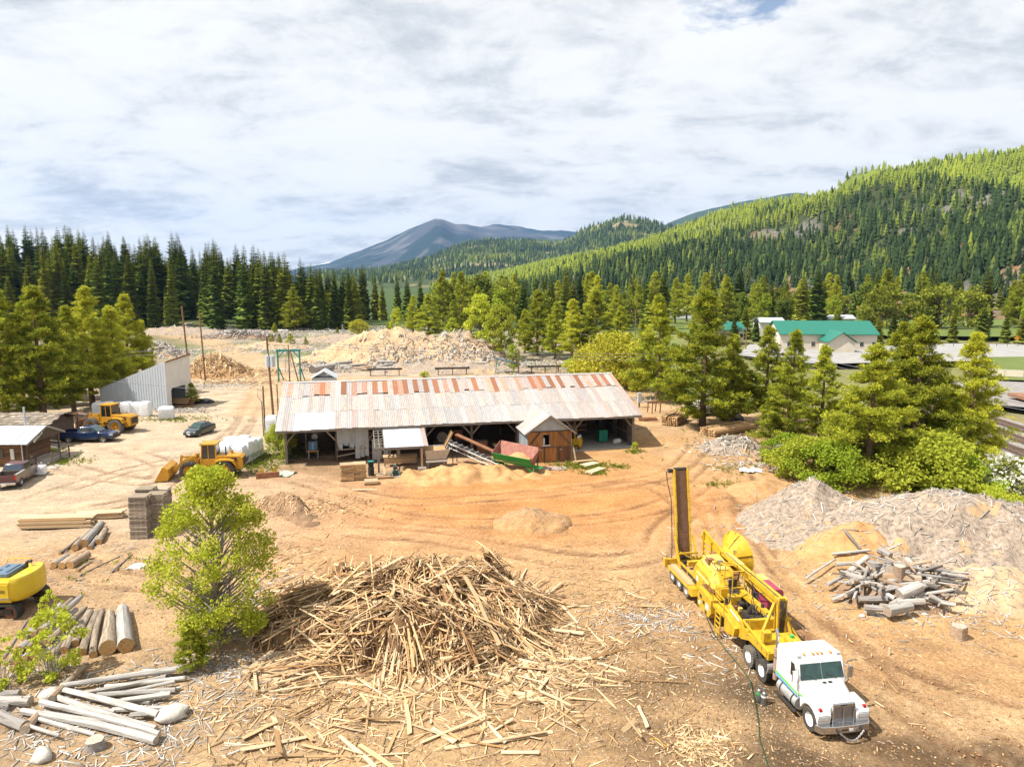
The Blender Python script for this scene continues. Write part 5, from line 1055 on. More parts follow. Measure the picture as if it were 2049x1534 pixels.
ex = tp('exhaust_stack', 'rust_metal', lambda q: q.cyl((11.78, -.98, .55), (11.78, -.98, 2.05), .125, n=14), smooth=True)
MAT_heat = M('heat_shield', (.42, .27, .20), (.50, .36, .28), 3, .5, .4); ex.data.materials[0] = MAT_heat
tp('exhaust_pipe', 'chrome', lambda q: q.tube([(11.78, -.98, 2.0), (11.78, -.98, 2.6), (11.74, -.98, 2.75), (11.62, -.98, 2.88)], .075, 10), ex, smooth=True); tp('stack_clamp', 'dark_metal', lambda q: [q.cyl((11.78, -.98, z), (11.78, -.98, z + .05), .135, n=14) for z in (.9, 1.6)], ex)
tp('air_horn', 'dark_metal', lambda q: (q.cyl((12.1, .1, 2.45), (12.1, .1, 2.62), .02, n=6), q.lathe([(0, 2.62), (.05, 2.64), (.05, 2.7), (0, 2.72)], (12.1, .1, 0), 8, 'z')), cabin)

gt = thing('wood_grinder', 'yellow wood grinder trailer with tall discharge conveyor hitched to the white truck', 'grinder', C0, HRZ)
gp = P_(gt); YW, YP = 'yellow', 'yellow_pale'
gp('chassis', YW, lambda q: (q.box(-.6, 8.4, -.75, -.6, .74, 1.05), q.box(-.6, 8.4, .6, .75, .74, 1.05), *[q.box(x, x + .15, -.6, .6, .78, 1.0) for x in (-.5, 1.2, 2.9, 4.6, 6.3, 8.2)]), bevel=.015)
gp('rear_crossbeam', YW, lambda q: (q.box(-.6, -.38, -1.45, 1.3, 1.0, 1.35), q.box(-.62, -.3, -1.6, -1.42, .95, 1.4)), bevel=.02)
for x in (0, 1.05, 2.1):
    for s in (-1, 1): tyre(gt, x, s * 1.08, .45, .45, .3, 'steel_light', 'rubber_dusty', 0, s)
for s in (-1, 1):
    dk = gp('fender_deck', YW, lambda q: (q.box(-.55, 2.75, s * 1.08 - .32, s * 1.08 + .32, .93, .98), q.box(-.55, 2.75, s * 1.4 - .03, s * 1.4 + .03, .84, .985), q.prism([(2.75, .98), (3.15, .98), (3.35, .6), (2.75, .6)], s * .8, s * 1.4), q.prism([(-.55, .985), (-.85, .7), (-.85, .62), (-.5, .9)], s * .8, s * 1.4)), bevel=.01)
    for k in range(4): gp('deck_plank', 'board', lambda q: q.box(-.5, 2.65, s * (.80 + k * .15), s * (.93 + k * .15), .99, 1.02), dk)
# conveyor
cA, cB = Vector((-.45, 0, 1.35)), Vector((-1.55, 0, 6.75)); cd = (cB - cA).normalized(); cn = Vector((-cd.z, 0, cd.x)) * -1
cv = gp('conveyor_frame', YW, lambda q: [(q.bar(cA + Vector((0, y, 0)), cA + (cB - cA) * .5 + Vector((0, y, 0)), .09, .30, up=(1, 0, 0)), q.bar(cA + (cB - cA) * .4 + Vector((0, y * 1., 0)) + cn * .08, cB + Vector((0, y * 1., 0)) + cn * .08, .11, .26, up=(1, 0, 0))) for y in (-.74, .14)], bevel=.012)
bl = gp('conveyor_belt', 'tread_belt', lambda q: q.bar(cA + Vector((0, -.30, 0)) + cn * .02, cB + Vector((0, -.30, 0)) + cn * .02, .78, .06, up=(1, 0, 0)))
clt = MB()
for k in range(60):
    p_ = cA + (cB - cA) * ((k + .5) / 60) + cn * .065
    for y0, y1, s in ((-.67, -.30, 1), (-.30, .07, -1)): clt.bar(p_ + Vector((0, y0, 0)) + cd * (.06 if s > 0 else 0), p_ + Vector((0, y1, 0)) + cd * (0 if s > 0 else .06), .025, .03, up=cn)
tag(clt.build('belt_cleats', 'rust_metal', bl), kind='stuff')
for e_ in (cA, cB): gp('conveyor_roller', 'dark_metal', lambda q: q.cyl(e_ + Vector((0, -.70, 0)), e_ + Vector((0, .10, 0)), .11, n=12), cv)
gp('conveyor_motor', 'dark_metal', lambda q: q.box(cB.x - .12, cB.x + .12, -1.08, -.80, cB.z - .2, cB.z + .02), cv)
gp('hydraulic_hose', 'rubber', lambda q: q.tube([(cB.x, -1.2, cB.z - .1), (cB.x + .05, -1.12, cB.z - .8), (cB.x + .4, -.98, cB.z - 1.8), (-.9, -.98, 3.3), (-.65, -1.02, 2.0), (-.5, -1.1, 1.3), (-.3, -1.2, .7)], .03, 6), cv, smooth=True)
gp('conveyor_foot', YW, lambda q: (q.bar((.35, -.86, 1.0), (-.62, -.86, 2.7), .09, .16), q.bar((.35, .32, 1.0), (-.62, .32, 2.7), .09, .16), q.bar((.2, -.86, 1.9), (.2, .32, 1.9), .1), q.bar((-.25, -.86, 1.95), (.1, .3, 1.3), .06), q.bar((.45, .55, 1.0), (.3, .6, 3.0), .1), q.box(.2, .4, .45, .75, 2.85, 3.1)), cv)
gp('chip_trough', 'dark_metal', lambda q: (q.box(-.2, 1.9, -.8, .5, 1.02, 1.12), q.box(.35, .5, -.7, .4, 1.35, 1.5), q.box(.75, .85, -.75, .45, 1.1, 1.45)))
for k in range(3): gp('trough_board', 'board_brown', lambda q: q.bar((.6 + .1 * k, -.75 + .2 * k, 1.3), (1.8 + .1 * k, -.55 + .25 * k, 1.32 + .05 * k), .18, .05))
gp('wood_chunk', 'log_grey', lambda q: q.loft([[(1.0 + .25 * math.cos(a) * r_, .1 + d_, 1.45 + .2 * math.sin(a) * r_) for a in [i * .785 for i in range(8)]] for d_, r_ in ((-.45, .6), (-.3, 1.), (.1, 1.1), (.3, .7))]), smooth=True)
gp('red_reflector', 'lamp_red', lambda q: q.box(.05, .3, -.83, -.80, 1.15, 1.28))
gp('side_rail', YW, lambda q: (q.bar((-.3, -.78, 1.32), (3.3, -.78, 1.32), .08, .12), *[q.bar((x, -.78, 1.0), (x, -.78, 1.32), .07) for x in (.2, 1.3, 2.3, 3.1)]))
gp('cross_beam', YW, lambda q: q.box(1.15, 1.4, -.8, 1.1, 1.55, 1.85), bevel=.015)
# ladder-like side panel and upper plates
gp('ladder_panel', YW, lambda q: (q.bar((1.75, -.05, 1.7), (1.75, -.05, 3.9), .12, .1), q.bar((2.35, .15, 1.7), (2.35, .15, 3.4), .12, .1), *[q.bar((1.75, -.05, 2.0 + .32 * k), (2.35, .15, 1.95 + .3 * k), .05, .14) for k in range(5)], q.bar((1.72, -.05, 3.92), (3.3, .45, 3.1), .1, .12), q.hexa([(1.8, 0, 3.25), (3.0, .38, 2.75), (3.0, .43, 2.75), (1.8, .05, 3.25), (1.78, 0, 3.82), (3.05, .38, 3.18), (3.05, .43, 3.18), (1.78, .05, 3.82)])), bevel=.01)
gp('drum', 'rust_metal', lambda q: q.cyl((2.5, .1, 2.3), (2.5, 1.0, 2.3), .5, n=20), smooth=True)
# flared feed funnel
def cone(q):
    ax = Vector((-.25, .95, .12)).normalized(); u_ = ax.cross(Vector((0, 0, 1))).normalized(); v_ = u_.cross(ax); c = Vector((3.2, .55, 2.75)); secs = []
    for r_, t_ in ((.5, 0), (.55, .25), (1.25, .95), (1.32, 1.0), (1.28, 1.02), (1.2, .95), (.48, .22), (.42, 0)): secs.append([c + ax * t_ + u_ * (r_ * math.cos(a)) + v_ * (r_ * math.sin(a)) for a in [2 * math.pi * k / 20 for k in range(20)]])
    q.loft(secs)
fu = gp('feed_funnel', YW, cone, smooth=True, ang=25)
ax_ = Vector((-.25, .95, .12)).normalized(); u0 = ax_.cross(Vector((0, 0, 1))).normalized(); v0 = u0.cross(ax_)
for k in range(6):
    a = k * math.pi / 3 + .3; e_ = u0 * math.cos(a) + v0 * math.sin(a); gp('funnel_rib', YW, lambda q: q.bar(Vector((3.2, .55, 2.75)) + ax_ * .25 + e_ * .57, Vector((3.2, .55, 2.75)) + ax_ * .93 + e_ * 1.26, .04, .09, up=ax_), fu)
hs = gp('drum_housing', YW, lambda q: q.loft([[(x, -.98, 1.02), (x, .75, 1.02), (x, .78, zt_ - .35), (x, .45, zt_), (x, -.5, zt_), (x, -.95, zt_ - .4)] for x, zt_ in ((2.45, 2.3), (2.8, 2.75), (4.5, 2.6), (5.1, 2.0))]), bevel=.03)
gp('housing_lid', YP, lambda q: q.hexa([(2.75, -.55, 2.77), (4.5, -.55, 2.63), (4.5, .3, 2.63), (2.75, .5, 2.77), (2.8, -.5, 2.84), (4.45, -.5, 2.7), (4.45, .25, 2.7), (2.8, .45, 2.84)]), hs); gp('housing_side_plate', YP, lambda q: q.hexa([(3.0, -1.02, 1.95), (4.6, -1.02, 1.85), (4.6, -.98, 1.85), (3.0, -.98, 1.95), (3.0, -.62, 2.68), (4.6, -.62, 2.52), (4.6, -.56, 2.5), (3.0, -.55, 2.68)]), hs)
gp('decal', 'plastic_white', lambda q: q.box(3.05, 3.25, -1.0, -.985, 1.45, 1.75), hs)
gp('service_door', YW, lambda q: q.box(3.3, 4.3, -1.03, -.985, 1.1, 1.8), hs, bevel=.01)
pn = gp('control_panel', YW, lambda q: q.prism([(4.2, .62), (5.6, .45), (5.9, .8), (5.85, 1.55), (4.4, 1.75), (4.2, 1.3)], -1.42, -.98), bevel=.02)
for x, z, r_, m in ((4.6, 1.25, .12, 'dark_metal'), (5.0, 1.05, .12, 'dark_metal'), (5.45, 1.0, .2, 'lamp_clear'), (5.3, .65, .1, 'dark_metal'), (4.5, .85, .1, 'plastic_white')): gp('gauge', m, lambda q: q.box(x - r_, x + r_, -1.435, -1.42, z - r_ * .8, z + r_ * .8), pn)
gp('engine_block', 'dark_metal', lambda q: (q.box(5.2, 6.2, -.7, .5, 1.0, 1.75), q.cyl((5.4, -.4, 1.75), (5.4, -.4, 2.1), .14, n=10), q.box(7.4, 8.6, -.45, .5, 1.0, 1.7), q.cyl((7.8, -.3, 1.7), (8.0, -.2, 2.2), .12, n=8), q.cyl((8.2, .2, 1.7), (8.1, .3, 2.3), .09, n=8)))
gp('hydraulic_tank', YW, lambda q: (q.box(5.35, 6.0, -.95, -.45, 1.55, 2.25), q.box(6.05, 6.5, -.6, 0, 1.5, 2.0)), bevel=.03)
gp('dark_hatch', 'dark_metal', lambda q: (q.box(4.75, 5.05, -1.0, -.97, 1.2, 1.8), q.box(5.15, 5.33, -.99, -.95, 1.3, 1.9)))
plf = gp('platform', YW, lambda q: (q.box(5.9, 7.2, -1.3, -.45, 1.36, 1.42), q.box(5.9, 7.2, -1.33, -1.28, 1.25, 1.42)), bevel=.01)
gp('platform_ladder', YW, lambda q: (q.bar((6.45, -1.42, .12), (6.35, -1.34, 1.42), .06), q.bar((7.0, -1.42, .12), (6.9, -1.34, 1.42), .06), *[q.bar((6.44 - .02 * k, -1.41 + .015 * k, .25 + .25 * k), (6.99 - .02 * k, -1.41 + .015 * k, .25 + .25 * k), .05) for k in range(5)]), plf)
gp('folding_step', 'dark_metal', lambda q: (q.bar((6.45, -1.45, .12), (6.5, -1.75, .1), .03), q.bar((7.0, -1.45, .12), (7.05, -1.75, .1), .03), q.bar((6.5, -1.75, .1), (7.05, -1.75, .1), .03)), plf)
gp('guard_rail', YW, lambda q: [q.tube(pth, .028, 6) for pth in ([(5.9, -1.3, 1.4), (5.9, -1.3, 2.25), (7.15, -1.3, 2.2), (7.15, -1.3, 1.4)], [(5.9, -1.3, 1.85), (7.15, -1.3, 1.8)], [(5.9, -1.3, 2.25), (5.9, -.5, 2.3)], [(5.2, -1.2, 1.7), (5.2, -1.2, 2.35), (5.9, -1.3, 2.25)])], plf)
gp('operator_cage', YW, lambda q: [q.tube(pth, .035, 6) for pth in ([(5.6, -.55, 2.2), (5.6, -.55, 3.35), (6.3, -.45, 3.3), (6.3, -.45, 1.5)], [(5.6, .15, 2.2), (5.6, .15, 3.35), (6.3, .2, 3.3), (6.3, .2, 1.5)], [(5.6, -.55, 3.35), (5.6, .15, 3.35)], [(6.3, -.45, 3.3), (6.3, .2, 3.3)], [(4.9, -.5, 3.2), (5.6, -.55, 3.35)], [(4.9, .2, 3.2), (5.6, .15, 3.35)], [(4.9, -.5, 3.2), (4.9, .2, 3.2)], [(4.9, -.5, 2.6), (4.9, -.5, 3.2)], [(5.25, -.5, 3.27), (5.25, .2, 3.27)], [(6.3, -.45, 2.4), (6.3, .2, 2.4)])])
gp('operator_seat', 'dark_metal', lambda q: (q.box(5.75, 6.15, -.4, .05, 2.0, 2.12), q.box(5.72, 5.8, -.4, .05, 2.1, 2.6)))
bm_ = gp('loader_boom', YW, lambda q: (q.bar((2.9, .62, 3.0), (9.35, .55, 3.02), .34, .30), q.bar((5.2, .62, 2.72), (8.9, .57, 2.72), .2, .26)), bevel=.02)
gp('decal', 'plastic_white', lambda q: q.box(6.55, 6.85, .425, .44, 2.95, 3.12), bm_)
gp('boom_plate', YP, lambda q: q.hexa([(2.9, .46, 3.152), (5.2, .46, 3.16), (5.2, .78, 3.16), (2.9, .78, 3.152), (2.9, .46, 3.17), (5.2, .46, 3.178), (5.2, .78, 3.178), (2.9, .78, 3.17)]), bm_)
gp('boom_hose', 'rubber', lambda q: (q.tube([(3.5, .5, 3.18), (5.5, .45, 3.2), (7.5, .48, 3.2), (9.2, .45, 3.2), (9.45, .45, 2.8)], .025, 5), q.tube([(6.6, .4, 2.9), (7.2, .36, 2.5), (8.0, .38, 2.8)], .025, 5)), bm_)
gp('boom_cylinder', YW, lambda q: (q.bar((6.2, .1, 2.15), (8.6, .35, 1.95), .26, .3), q.cyl((8.5, .35, 1.97), (9.3, .5, 1.9), .08, n=10)), bm_, bevel=.015)
gp('boom_mast', YW, lambda q: (q.bar((9.3, .38, 1.0), (9.3, .38, 3.15), .08, .34), q.bar((9.3, .78, 1.0), (9.3, .78, 3.15), .08, .34), q.bar((9.2, .3, 2.9), (9.65, -.75, 1.0), .12), q.bar((9.4, .8, 2.3), (9.75, 1.15, .95), .12), q.bar((9.4, .35, 2.2), (9.4, 1.1, 2.1), .1), q.bar((9.3, 1.0, 1.9), (10.2, 1.45, .9), .06)), bm_)
gp('mast_hoses', 'dark_metal', lambda q: [q.tube([(9.48, .45 + .08 * k, 3.1), (9.56, .45 + .08 * k, 2.6), (9.5, .43 + .09 * k, 2.0), (9.45, .5 + .05 * k, 1.4)], .03, 5) for k in range(4)], bm_)
rb_ = gp('radiator_box', YP, lambda q: q.box(4.9, 6.9, 1.0, 2.05, 1.15, 2.42), bevel=.03)
gp('tarp_cover', 'tarp_maroon', lambda q: q.loft([[(x, 1.0 - .05, 1.35 + .05 * math.sin(x * 9)), (x, 2.1 + .03 * math.sin(x * 7), 1.3 + .07 * math.sin(x * 11)), (x, 2.09, 2.3), (x, 1.95, 2.46), (x, 1.1, 2.46), (x, .96, 2.3)] for x in (5.7, 6.0, 6.3, 6.6, 6.9, 7.0)]), rb_, bevel=.02); gp('side_door', 'dark_metal', lambda q: q.box(5.9, 6.6, .9, .99, 1.3, 2.0), rb_)
gp('maroon_curtain', 'tarp_maroon', lambda q: q.box(6.9, 7.8, .72, .78, 1.2, 2.3))
gp('gooseneck', YW, lambda q: (q.prism([(7.6, .74), (8.6, .8), (9.4, 1.12), (11.1, 1.12), (11.15, 1.5), (10.9, 1.55), (9.0, 1.45), (7.6, 1.3)], -1.05, -.92), q.prism([(7.6, .74), (8.6, .8), (9.4, 1.12), (11.1, 1.12), (11.15, 1.5), (10.9, 1.55), (9.0, 1.45), (7.6, 1.3)], .92, 1.05), q.hexa([(9.1, -.92, 1.14), (11.1, -.92, 1.14), (11.1, .92, 1.14), (9.1, .92, 1.14), (9.1, -.92, 1.5), (11.1, -.92, 1.2), (11.1, .92, 1.2), (9.1, .92, 1.5)]), q.box(8.9, 9.1, -.92, .92, 1.3, 2.0), q.box(11.0, 11.2, -1.05, 1.05, 1.1, 1.45)), bevel=.015)
gp('gooseneck_brace', YW, lambda q: (q.bar((8.9, -.98, 1.48), (9.0, -1.2, 2.0), .08), q.bar((9.0, -1.2, 2.0), (9.1, -.6, 2.0), .08), q.bar((9.0, -1.2, 2.0), (11.0, -1.0, 1.4), .08), q.bar((7.2, -1.05, 1.9), (9.2, -.98, 1.45), .16), q.hexa([(10.0, -.8, 1.5), (10.3, -.8, 1.5), (10.3, -.4, 1.5), (10.0, -.4, 1.5), (10.0, -.8, 1.95), (10.3, -.8, 1.95), (10.3, -.4, 1.95), (10.0, -.4, 1.95)])))
gp('decal', 'plastic_white', lambda q: q.bar((7.5, -1.14, 1.85), (8.4, -1.1, 1.66), .01, .1))
gp('side_pod', YW, lambda q: q.prism([(7.25, .55), (8.25, .75), (8.4, 1.25), (7.2, 1.5)], -1.3, -.75), bevel=.02)
gp('battery_box', YW, lambda q: q.box(10.35, 10.9, .2, .75, 1.2, 1.75), bevel=.02); gp('fuel_cap', 'label_green', lambda q: q.cyl((10.5, .5, 1.75), (10.5, .5, 1.87), .1, n=10)); gp('landing_leg', 'dark_metal', lambda q: (q.box(8.5, 8.65, -.8, -.65, .1, .9), q.box(8.5, 8.65, .65, .8, .1, .9), q.box(8.4, 8.75, -.9, -.55, .0, .1), q.box(8.4, 8.75, .55, .9, .0, .1)))

# small fittings all over the grinder: valve blocks, hoses, bolts, cover plates
gr2 = random.Random(77)
for k in range(26):
    x, y, z = gr2.choice(((5.3, -.3, 1.8), (6.4, .1, 1.6), (7.6, -.6, 1.3), (8.3, 0, 1.7), (5.0, .3, 2.2), (3.8, -.2, 2.66), (7.0, -.2, 1.45))); x += gr2.uniform(-.5, .5); y += gr2.uniform(-.35, .35); a, b_, c = [gr2.uniform(.06, .2) for _ in range(3)]
    gp('fitting', gr2.choice(('dark_metal', 'yellow', 'steel', 'yellow_pale', 'rust_metal')), lambda q: q.box(x - a, x + a, y - b_, y + b_, z, z + c * 1.6))
for k in range(14):
    x, y = gr2.uniform(4.6, 8.6), gr2.uniform(-.7, .5); pts = [(x, y, 1.5)]
    for j in range(3): pts.append((pts[-1][0] + gr2.uniform(.1, .6), pts[-1][1] + gr2.uniform(-.25, .25), gr2.uniform(1.4, 2.6)))
    gp('hydraulic_hose', 'rubber', lambda q: q.tube(pts, .022, 5), smooth=True)
for k in range(10): x = 2.9 + .2 * k; gp('lid_bolt', 'steel', lambda q: (q.box(x, x + .05, -.5, -.45, 2.80 - .07 * (x - 2.8), 2.90 - .07 * (x - 2.8)),), hs)
gp('access_door', 'dark_metal', lambda q: q.box(2.5, 3.0, -1.0, -.985, 1.15, 1.4), hs)
gp('walkway_grate', 'rust_metal', lambda q: [q.box(4.4 + .12 * k, 4.46 + .12 * k, -1.3, -1.0, 1.80, 1.83) for k in range(10)])
# ------------------------------------------------------------------ wheel loaders
def loader(label, p, rz, sc, fork, mat):
    o = thing('wheel_loader', label, 'loader', p, rz); o.scale = (sc, sc, sc); lp = P_(o)
    for x in (1.45, -1.5):
        for s in (-1, 1): tyre(o, x, s * .98, .82, .82, .55, mat, 'rubber_dusty' if fork else 'rubber', 18, s, 24)
    lp('rear_frame', mat, lambda q: (q.box(-2.3, -.1, -.45, .45, .6, 1.2), q.box(-.2, 1.9, -.4, .4, .65, 1.1), q.cyl((-.05, 0, .5), (-.05, 0, 1.3), .25, n=12)), bevel=.03)
    hb = lp('engine_hood', mat, lambda q: q.prism([(-3.0, .95), (-2.85, .75), (-2.2, .75), (-2.2, 1.2), (-.75, 1.2), (-.75, 2.05), (-2.7, 1.95), (-3.0, 1.75)], -.68, .68), bevel=.05)
    lp('side_grille', 'dark_metal', lambda q: (q.box(-2.5, -1.6, -.70, -.682, 1.45, 1.8), q.box(-2.5, -1.6, .682, .70, 1.45, 1.8), q.box(-3.02, -3.0, -.5, .5, 1.05, 1.7)), hb)
    lp('exhaust', 'dark_metal', lambda q: q.cyl((-1.5, .25, 1.95), (-1.5, .25, 2.75), .06, n=8), hb); lp('air_cleaner', 'steel_light' if fork else mat, lambda q: q.cyl((-1.9, -.25, 1.95), (-1.9, -.25, 2.3), .12, n=10), hb)
    for s in (-1, 1): lp('fender', mat, lambda q: q.prism([(-2.55, 1.2), (-2.3, 1.62), (-1.9, 1.76), (-1.1, 1.76), (-.7, 1.62), (-.5, 1.3), (-.6, 1.28), (-.8, 1.52), (-1.2, 1.66), (-1.9, 1.66), (-2.2, 1.55), (-2.45, 1.2)], s * .68, s * 1.25))
    cbn = lp('cab_frame', mat, lambda q: (*[q.bar((x, y, 1.2), (x2, y, 3.0), .11) for x, x2 in ((-.75, -.72), (.55, .42)) for y in (-.62, .62)], q.box(-.85, .6, -.72, .72, 2.98, 3.12), q.box(-.8, .6, -.66, .66, 1.15, 1.75), q.bar((-.1, -.63, 1.7), (-.1, -.63, 3.0), .07), q.bar((-.1, .63, 1.7), (-.1, .63, 3.0), .07)), bevel=.02)
    for s in (-1, 1): lp('cab_window', 'glass_dark', lambda q: (q.box(-.68, -.14, s * .60 - .01, s * .60 + .01, 1.78, 2.95), q.box(-.06, .42, s * .60 - .01, s * .60 + .01, 1.78, 2.95)), cbn)
    lp('front_window', 'glass_green', lambda q: q.hexa([(.50, -.56, 1.78), (.52, -.56, 1.78), (.52, .56, 1.78), (.50, .56, 1.78), (.41, -.56, 2.95), (.43, -.56, 2.95), (.43, .56, 2.95), (.41, .56, 2.95)]), cbn); lp('rear_window', 'glass_dark', lambda q: q.box(-.75, -.73, -.56, .56, 1.8, 2.95), cbn)
    lp('seat', 'dark_metal', lambda q: (q.box(-.5, -.05, -.25, .25, 1.75, 1.95), q.box(-.55, -.45, -.25, .25, 1.9, 2.5)), cbn)
    lp('roof_lamp', 'lamp_clear', lambda q: (q.box(.5, .62, -.6, -.45, 3.1, 3.22), q.box(.5, .62, .45, .6, 3.1, 3.22)), cbn)
    lp('access_ladder', mat, lambda q: [q.box(.05, .5, s * .95 - .12, s * .95 + .12, .55 + .3 * k, .6 + .3 * k) for k in range(3) for s in (-1, 1)])
    lp('front_tower', mat, lambda q: (q.prism([(.9, 1.0), (2.0, .95), (1.9, 1.5), (1.25, 2.05), (.95, 2.05)], -.5, -.38), q.prism([(.9, 1.0), (2.0, .95), (1.9, 1.5), (1.25, 2.05), (.95, 2.05)], .38, .5), q.box(.85, .95, -.5, .5, 1.0, 1.7)), bevel=.02)
    for s in (-1, 1): lp('lift_arm', mat, lambda q: q.prism([(1.0, 1.85), (1.15, 2.05), (2.2, 1.62), (3.25, .62), (3.3, .4), (3.05, .42), (2.05, 1.3), (1.05, 1.7)], s * .32 - .06, s * .32 + .06), bevel=.02)
    lp('tilt_linkage', mat, lambda q: (q.bar((1.1, 0, 1.9), (2.3, 0, 1.85), .16), q.bar((2.3, 0, 2.05), (2.45, 0, 1.1), .14, .2), q.bar((2.45, 0, 1.2), (3.2, 0, 1.0), .12))); lp('hydraulic_ram', 'chrome', lambda q: (q.cyl((1.3, .3, 1.1), (2.2, .3, 1.35), .06, n=8), q.cyl((1.3, -.3, 1.1), (2.2, -.3, 1.35), .06, n=8)))
    if not fork:
        prof = [(3.2, .1), (4.3, .05), (4.32, .09), (3.35, .18), (3.12, .55), (3.22, 1.0), (3.6, 1.28), (3.55, 1.34), (3.12, 1.08), (3.0, .5)]
        bk = lp('bucket', mat, lambda q: (q.prism(prof, -1.3, 1.3), q.prism([(3.2, .1), (4.3, .05), (3.6, 1.3), (3.12, 1.05), (3.05, .5)], -1.36, -1.3), q.prism([(3.2, .1), (4.3, .05), (3.6, 1.3), (3.12, 1.05), (3.05, .5)], 1.3, 1.36)), bevel=.01)
        lp('cutting_edge', 'steel', lambda q: q.prism([(4.1, .03), (4.45, .02), (4.1, .075)], -1.37, 1.37), bk)
    else:
        fk = lp('log_fork', 'rust_metal', lambda q: (q.box(3.2, 3.35, -1.1, 1.1, .25, 1.3), *[q.tube([(3.3, y, .35), (3.9, y, .12), (4.9, y, .2)], [.1, .09, .04], 6) for y in (-.9, -.3, .3, .9)])); lp('grapple_tine', 'rust_metal', lambda q: [q.tube([(3.2, y, 1.5), (3.7, y, 1.95), (4.3, y, 1.85), (4.75, y, 1.2)], [.1, .12, .1, .04], 6) for y in (-.55, .55)], fk)
        lp('grapple_ram', 'chrome', lambda q: q.cyl((2.6, 0, 1.9), (3.7, 0, 1.9), .06, n=8), fk)
    return o
w1, w1b = G(352, 965), G(440, 958)
loader('orange-yellow wheel loader with its bucket lowered, half behind the cottonwood', G(352, 965) + Vector((2.3, 2.1, 0)) , R(180 + 9), 1.06, False, 'yellow_cat')
loader('yellow log loader with a grapple fork parked by the white bags', G(243, 867) + Vector((-2.0, 1.2, 0)), R(180 - 8), 1.12, True, 'yellow_cat')

# ------------------------------------------------------------------ excavator (its arm reaches out of the picture)
ep = G(0, 1218); exc = thing('excavator', 'yellow tracked excavator cut off by the left picture edge', 'excavator', ep, R(180)); xp = P_(exc)
for s in (-1, 1):
    tr_ = xp('track_frame', 'dark_metal', lambda q: q.box(-1.7, 1.7, s * 1.15 - .2, s * 1.15 + .2, .28, .62), bevel=.03)
    path = [(2.0 * c_ + (-.0), z_) for c_, z_ in ()]
    loop = []
    for k in range(13): a = -math.pi / 2 + math.pi * k / 12; loop.append((1.55 + .42 * math.cos(a), .43 + .42 * math.sin(a)))
    for k in range(13): a = math.pi / 2 + math.pi * k / 12; loop.append((-1.55 + .42 * math.cos(a), .43 + .42 * math.sin(a)))
    full = []
    for (x_, z_), (x2, z2) in zip(loop, loop[1:] + loop[:1]):
        n_ = max(1, int(math.hypot(x2 - x_, z2 - z_) / .17)); full += [(x_ + (x2 - x_) * i / n_, z_ + (z2 - z_) * i / n_, math.atan2(z2 - z_, x2 - x_)) for i in range(n_)]
    shoe = MB().box(-.078, .078, -.3, .3, -.03, .03).box(-.02, .02, -.3, .3, .03, .065) .mesh('track_shoe', 'steel')
    shoe.materials[0] = MAT['dark_metal']
    for x_, z_, a in full: inst('track_shoe', shoe, exc, (x_, s * 1.15, z_), (0, -a + math.pi, 0))
    xp('sprocket', 'rust_metal', lambda q: (q.cyl((1.55, s * 1.15 - .15, .43), (1.55, s * 1.15 + .15, .43), .36, n=14), q.cyl((-1.55, s * 1.15 - .15, .43), (-1.55, s * 1.15 + .15, .43), .36, n=14)), tr_)
xp('turntable', 'dark_metal', lambda q: (q.cyl((0, 0, .7), (0, 0, 1.0), .7, n=20), q.box(-.8, .8, -1.0, 1.0, .45, .8)))
cw = [(-1.62, -1.3)] + [(-1.75 - .62 * math.sin(a), -1.3 * math.cos(a)) for a in [math.pi * k / 10 for k in range(1, 10)]] + [(-1.62, 1.3)]
cwt = xp('counterweight', 'yellow_exc', lambda q: q.loft([[(x * s_ + (1 - s_) * -.8, y * s_, z) for x, y in cw] for z, s_ in ((1.0, .90), (1.15, .985), (1.35, 1.), (2.0, 1.), (2.25, .975), (2.33, .93))]), smooth=True, ang=40)
xp('lettering', 'steel_light', lambda q: [q.box(-2.32, -2.30, -.35 + .13 * k, -.27 + .13 * k, 1.5, 1.62) for k in range(5)], cwt)
hs_ = xp('engine_house', 'yellow_exc', lambda q: (q.box(-1.66, .3, -1.32, 1.32, .98, 2.18), q.box(.3, 1.6, -1.32, -.35, .98, 1.9), q.box(.3, 1.6, .45, 1.3, .98, 1.25)), bevel=.05)
xp('cooling_hood', 'slate_panel', lambda q: (q.box(-1.2, -.1, -.75, .75, 2.18, 2.42),), hs_, bevel=.04)
xp('hood_louvre', 'dark_metal', lambda q: [q.box(-1.05 + .0, -.95, y, y + .1, 2.42, 2.44) for y in [-.6 + .13 * k for k in range(9)]] + [q.box(-.5, -.42, y, y + .3, 2.42, 2.44) for y in (-.5, .1)], hs_)
for s in (-1, 1):
    for x0_, x1_ in ((-1.58, -.75), (-.7, .25)): xp('side_door', 'yellow_exc', lambda q: q.box(x0_, x1_, s * 1.33 - .015, s * 1.33 + .015, 1.12, 2.05), hs_, bevel=.01); xp('door_louvre', 'dark_metal', lambda q: [q.box(x0_ + .18, x1_ - .18, s * 1.347 - .004, s * 1.347 + .004, 1.55 + .05 * k, 1.57 + .05 * k) for k in range(4)], hs_)
    xp('side_stripe', 'steel', lambda q: q.box(-1.62, .28, s * 1.347 - .006, s * 1.347 + .006, 1.18, 1.27), hs_)
xp('exhaust', 'dark_metal', lambda q: q.tube([(-1.35, -.6, 2.2), (-1.35, -.6, 2.5), (-1.45, -.6, 2.6), (-1.65, -.6, 2.62)], .09, 8), hs_, smooth=True)
xp('hand_rail', 'yellow_exc', lambda q: q.tube([(-1.2, -1.2, 2.18), (-1.2, -1.2, 2.55), (.1, -1.2, 2.55), (.3, -1.2, 2.18)], .03, 6), hs_)
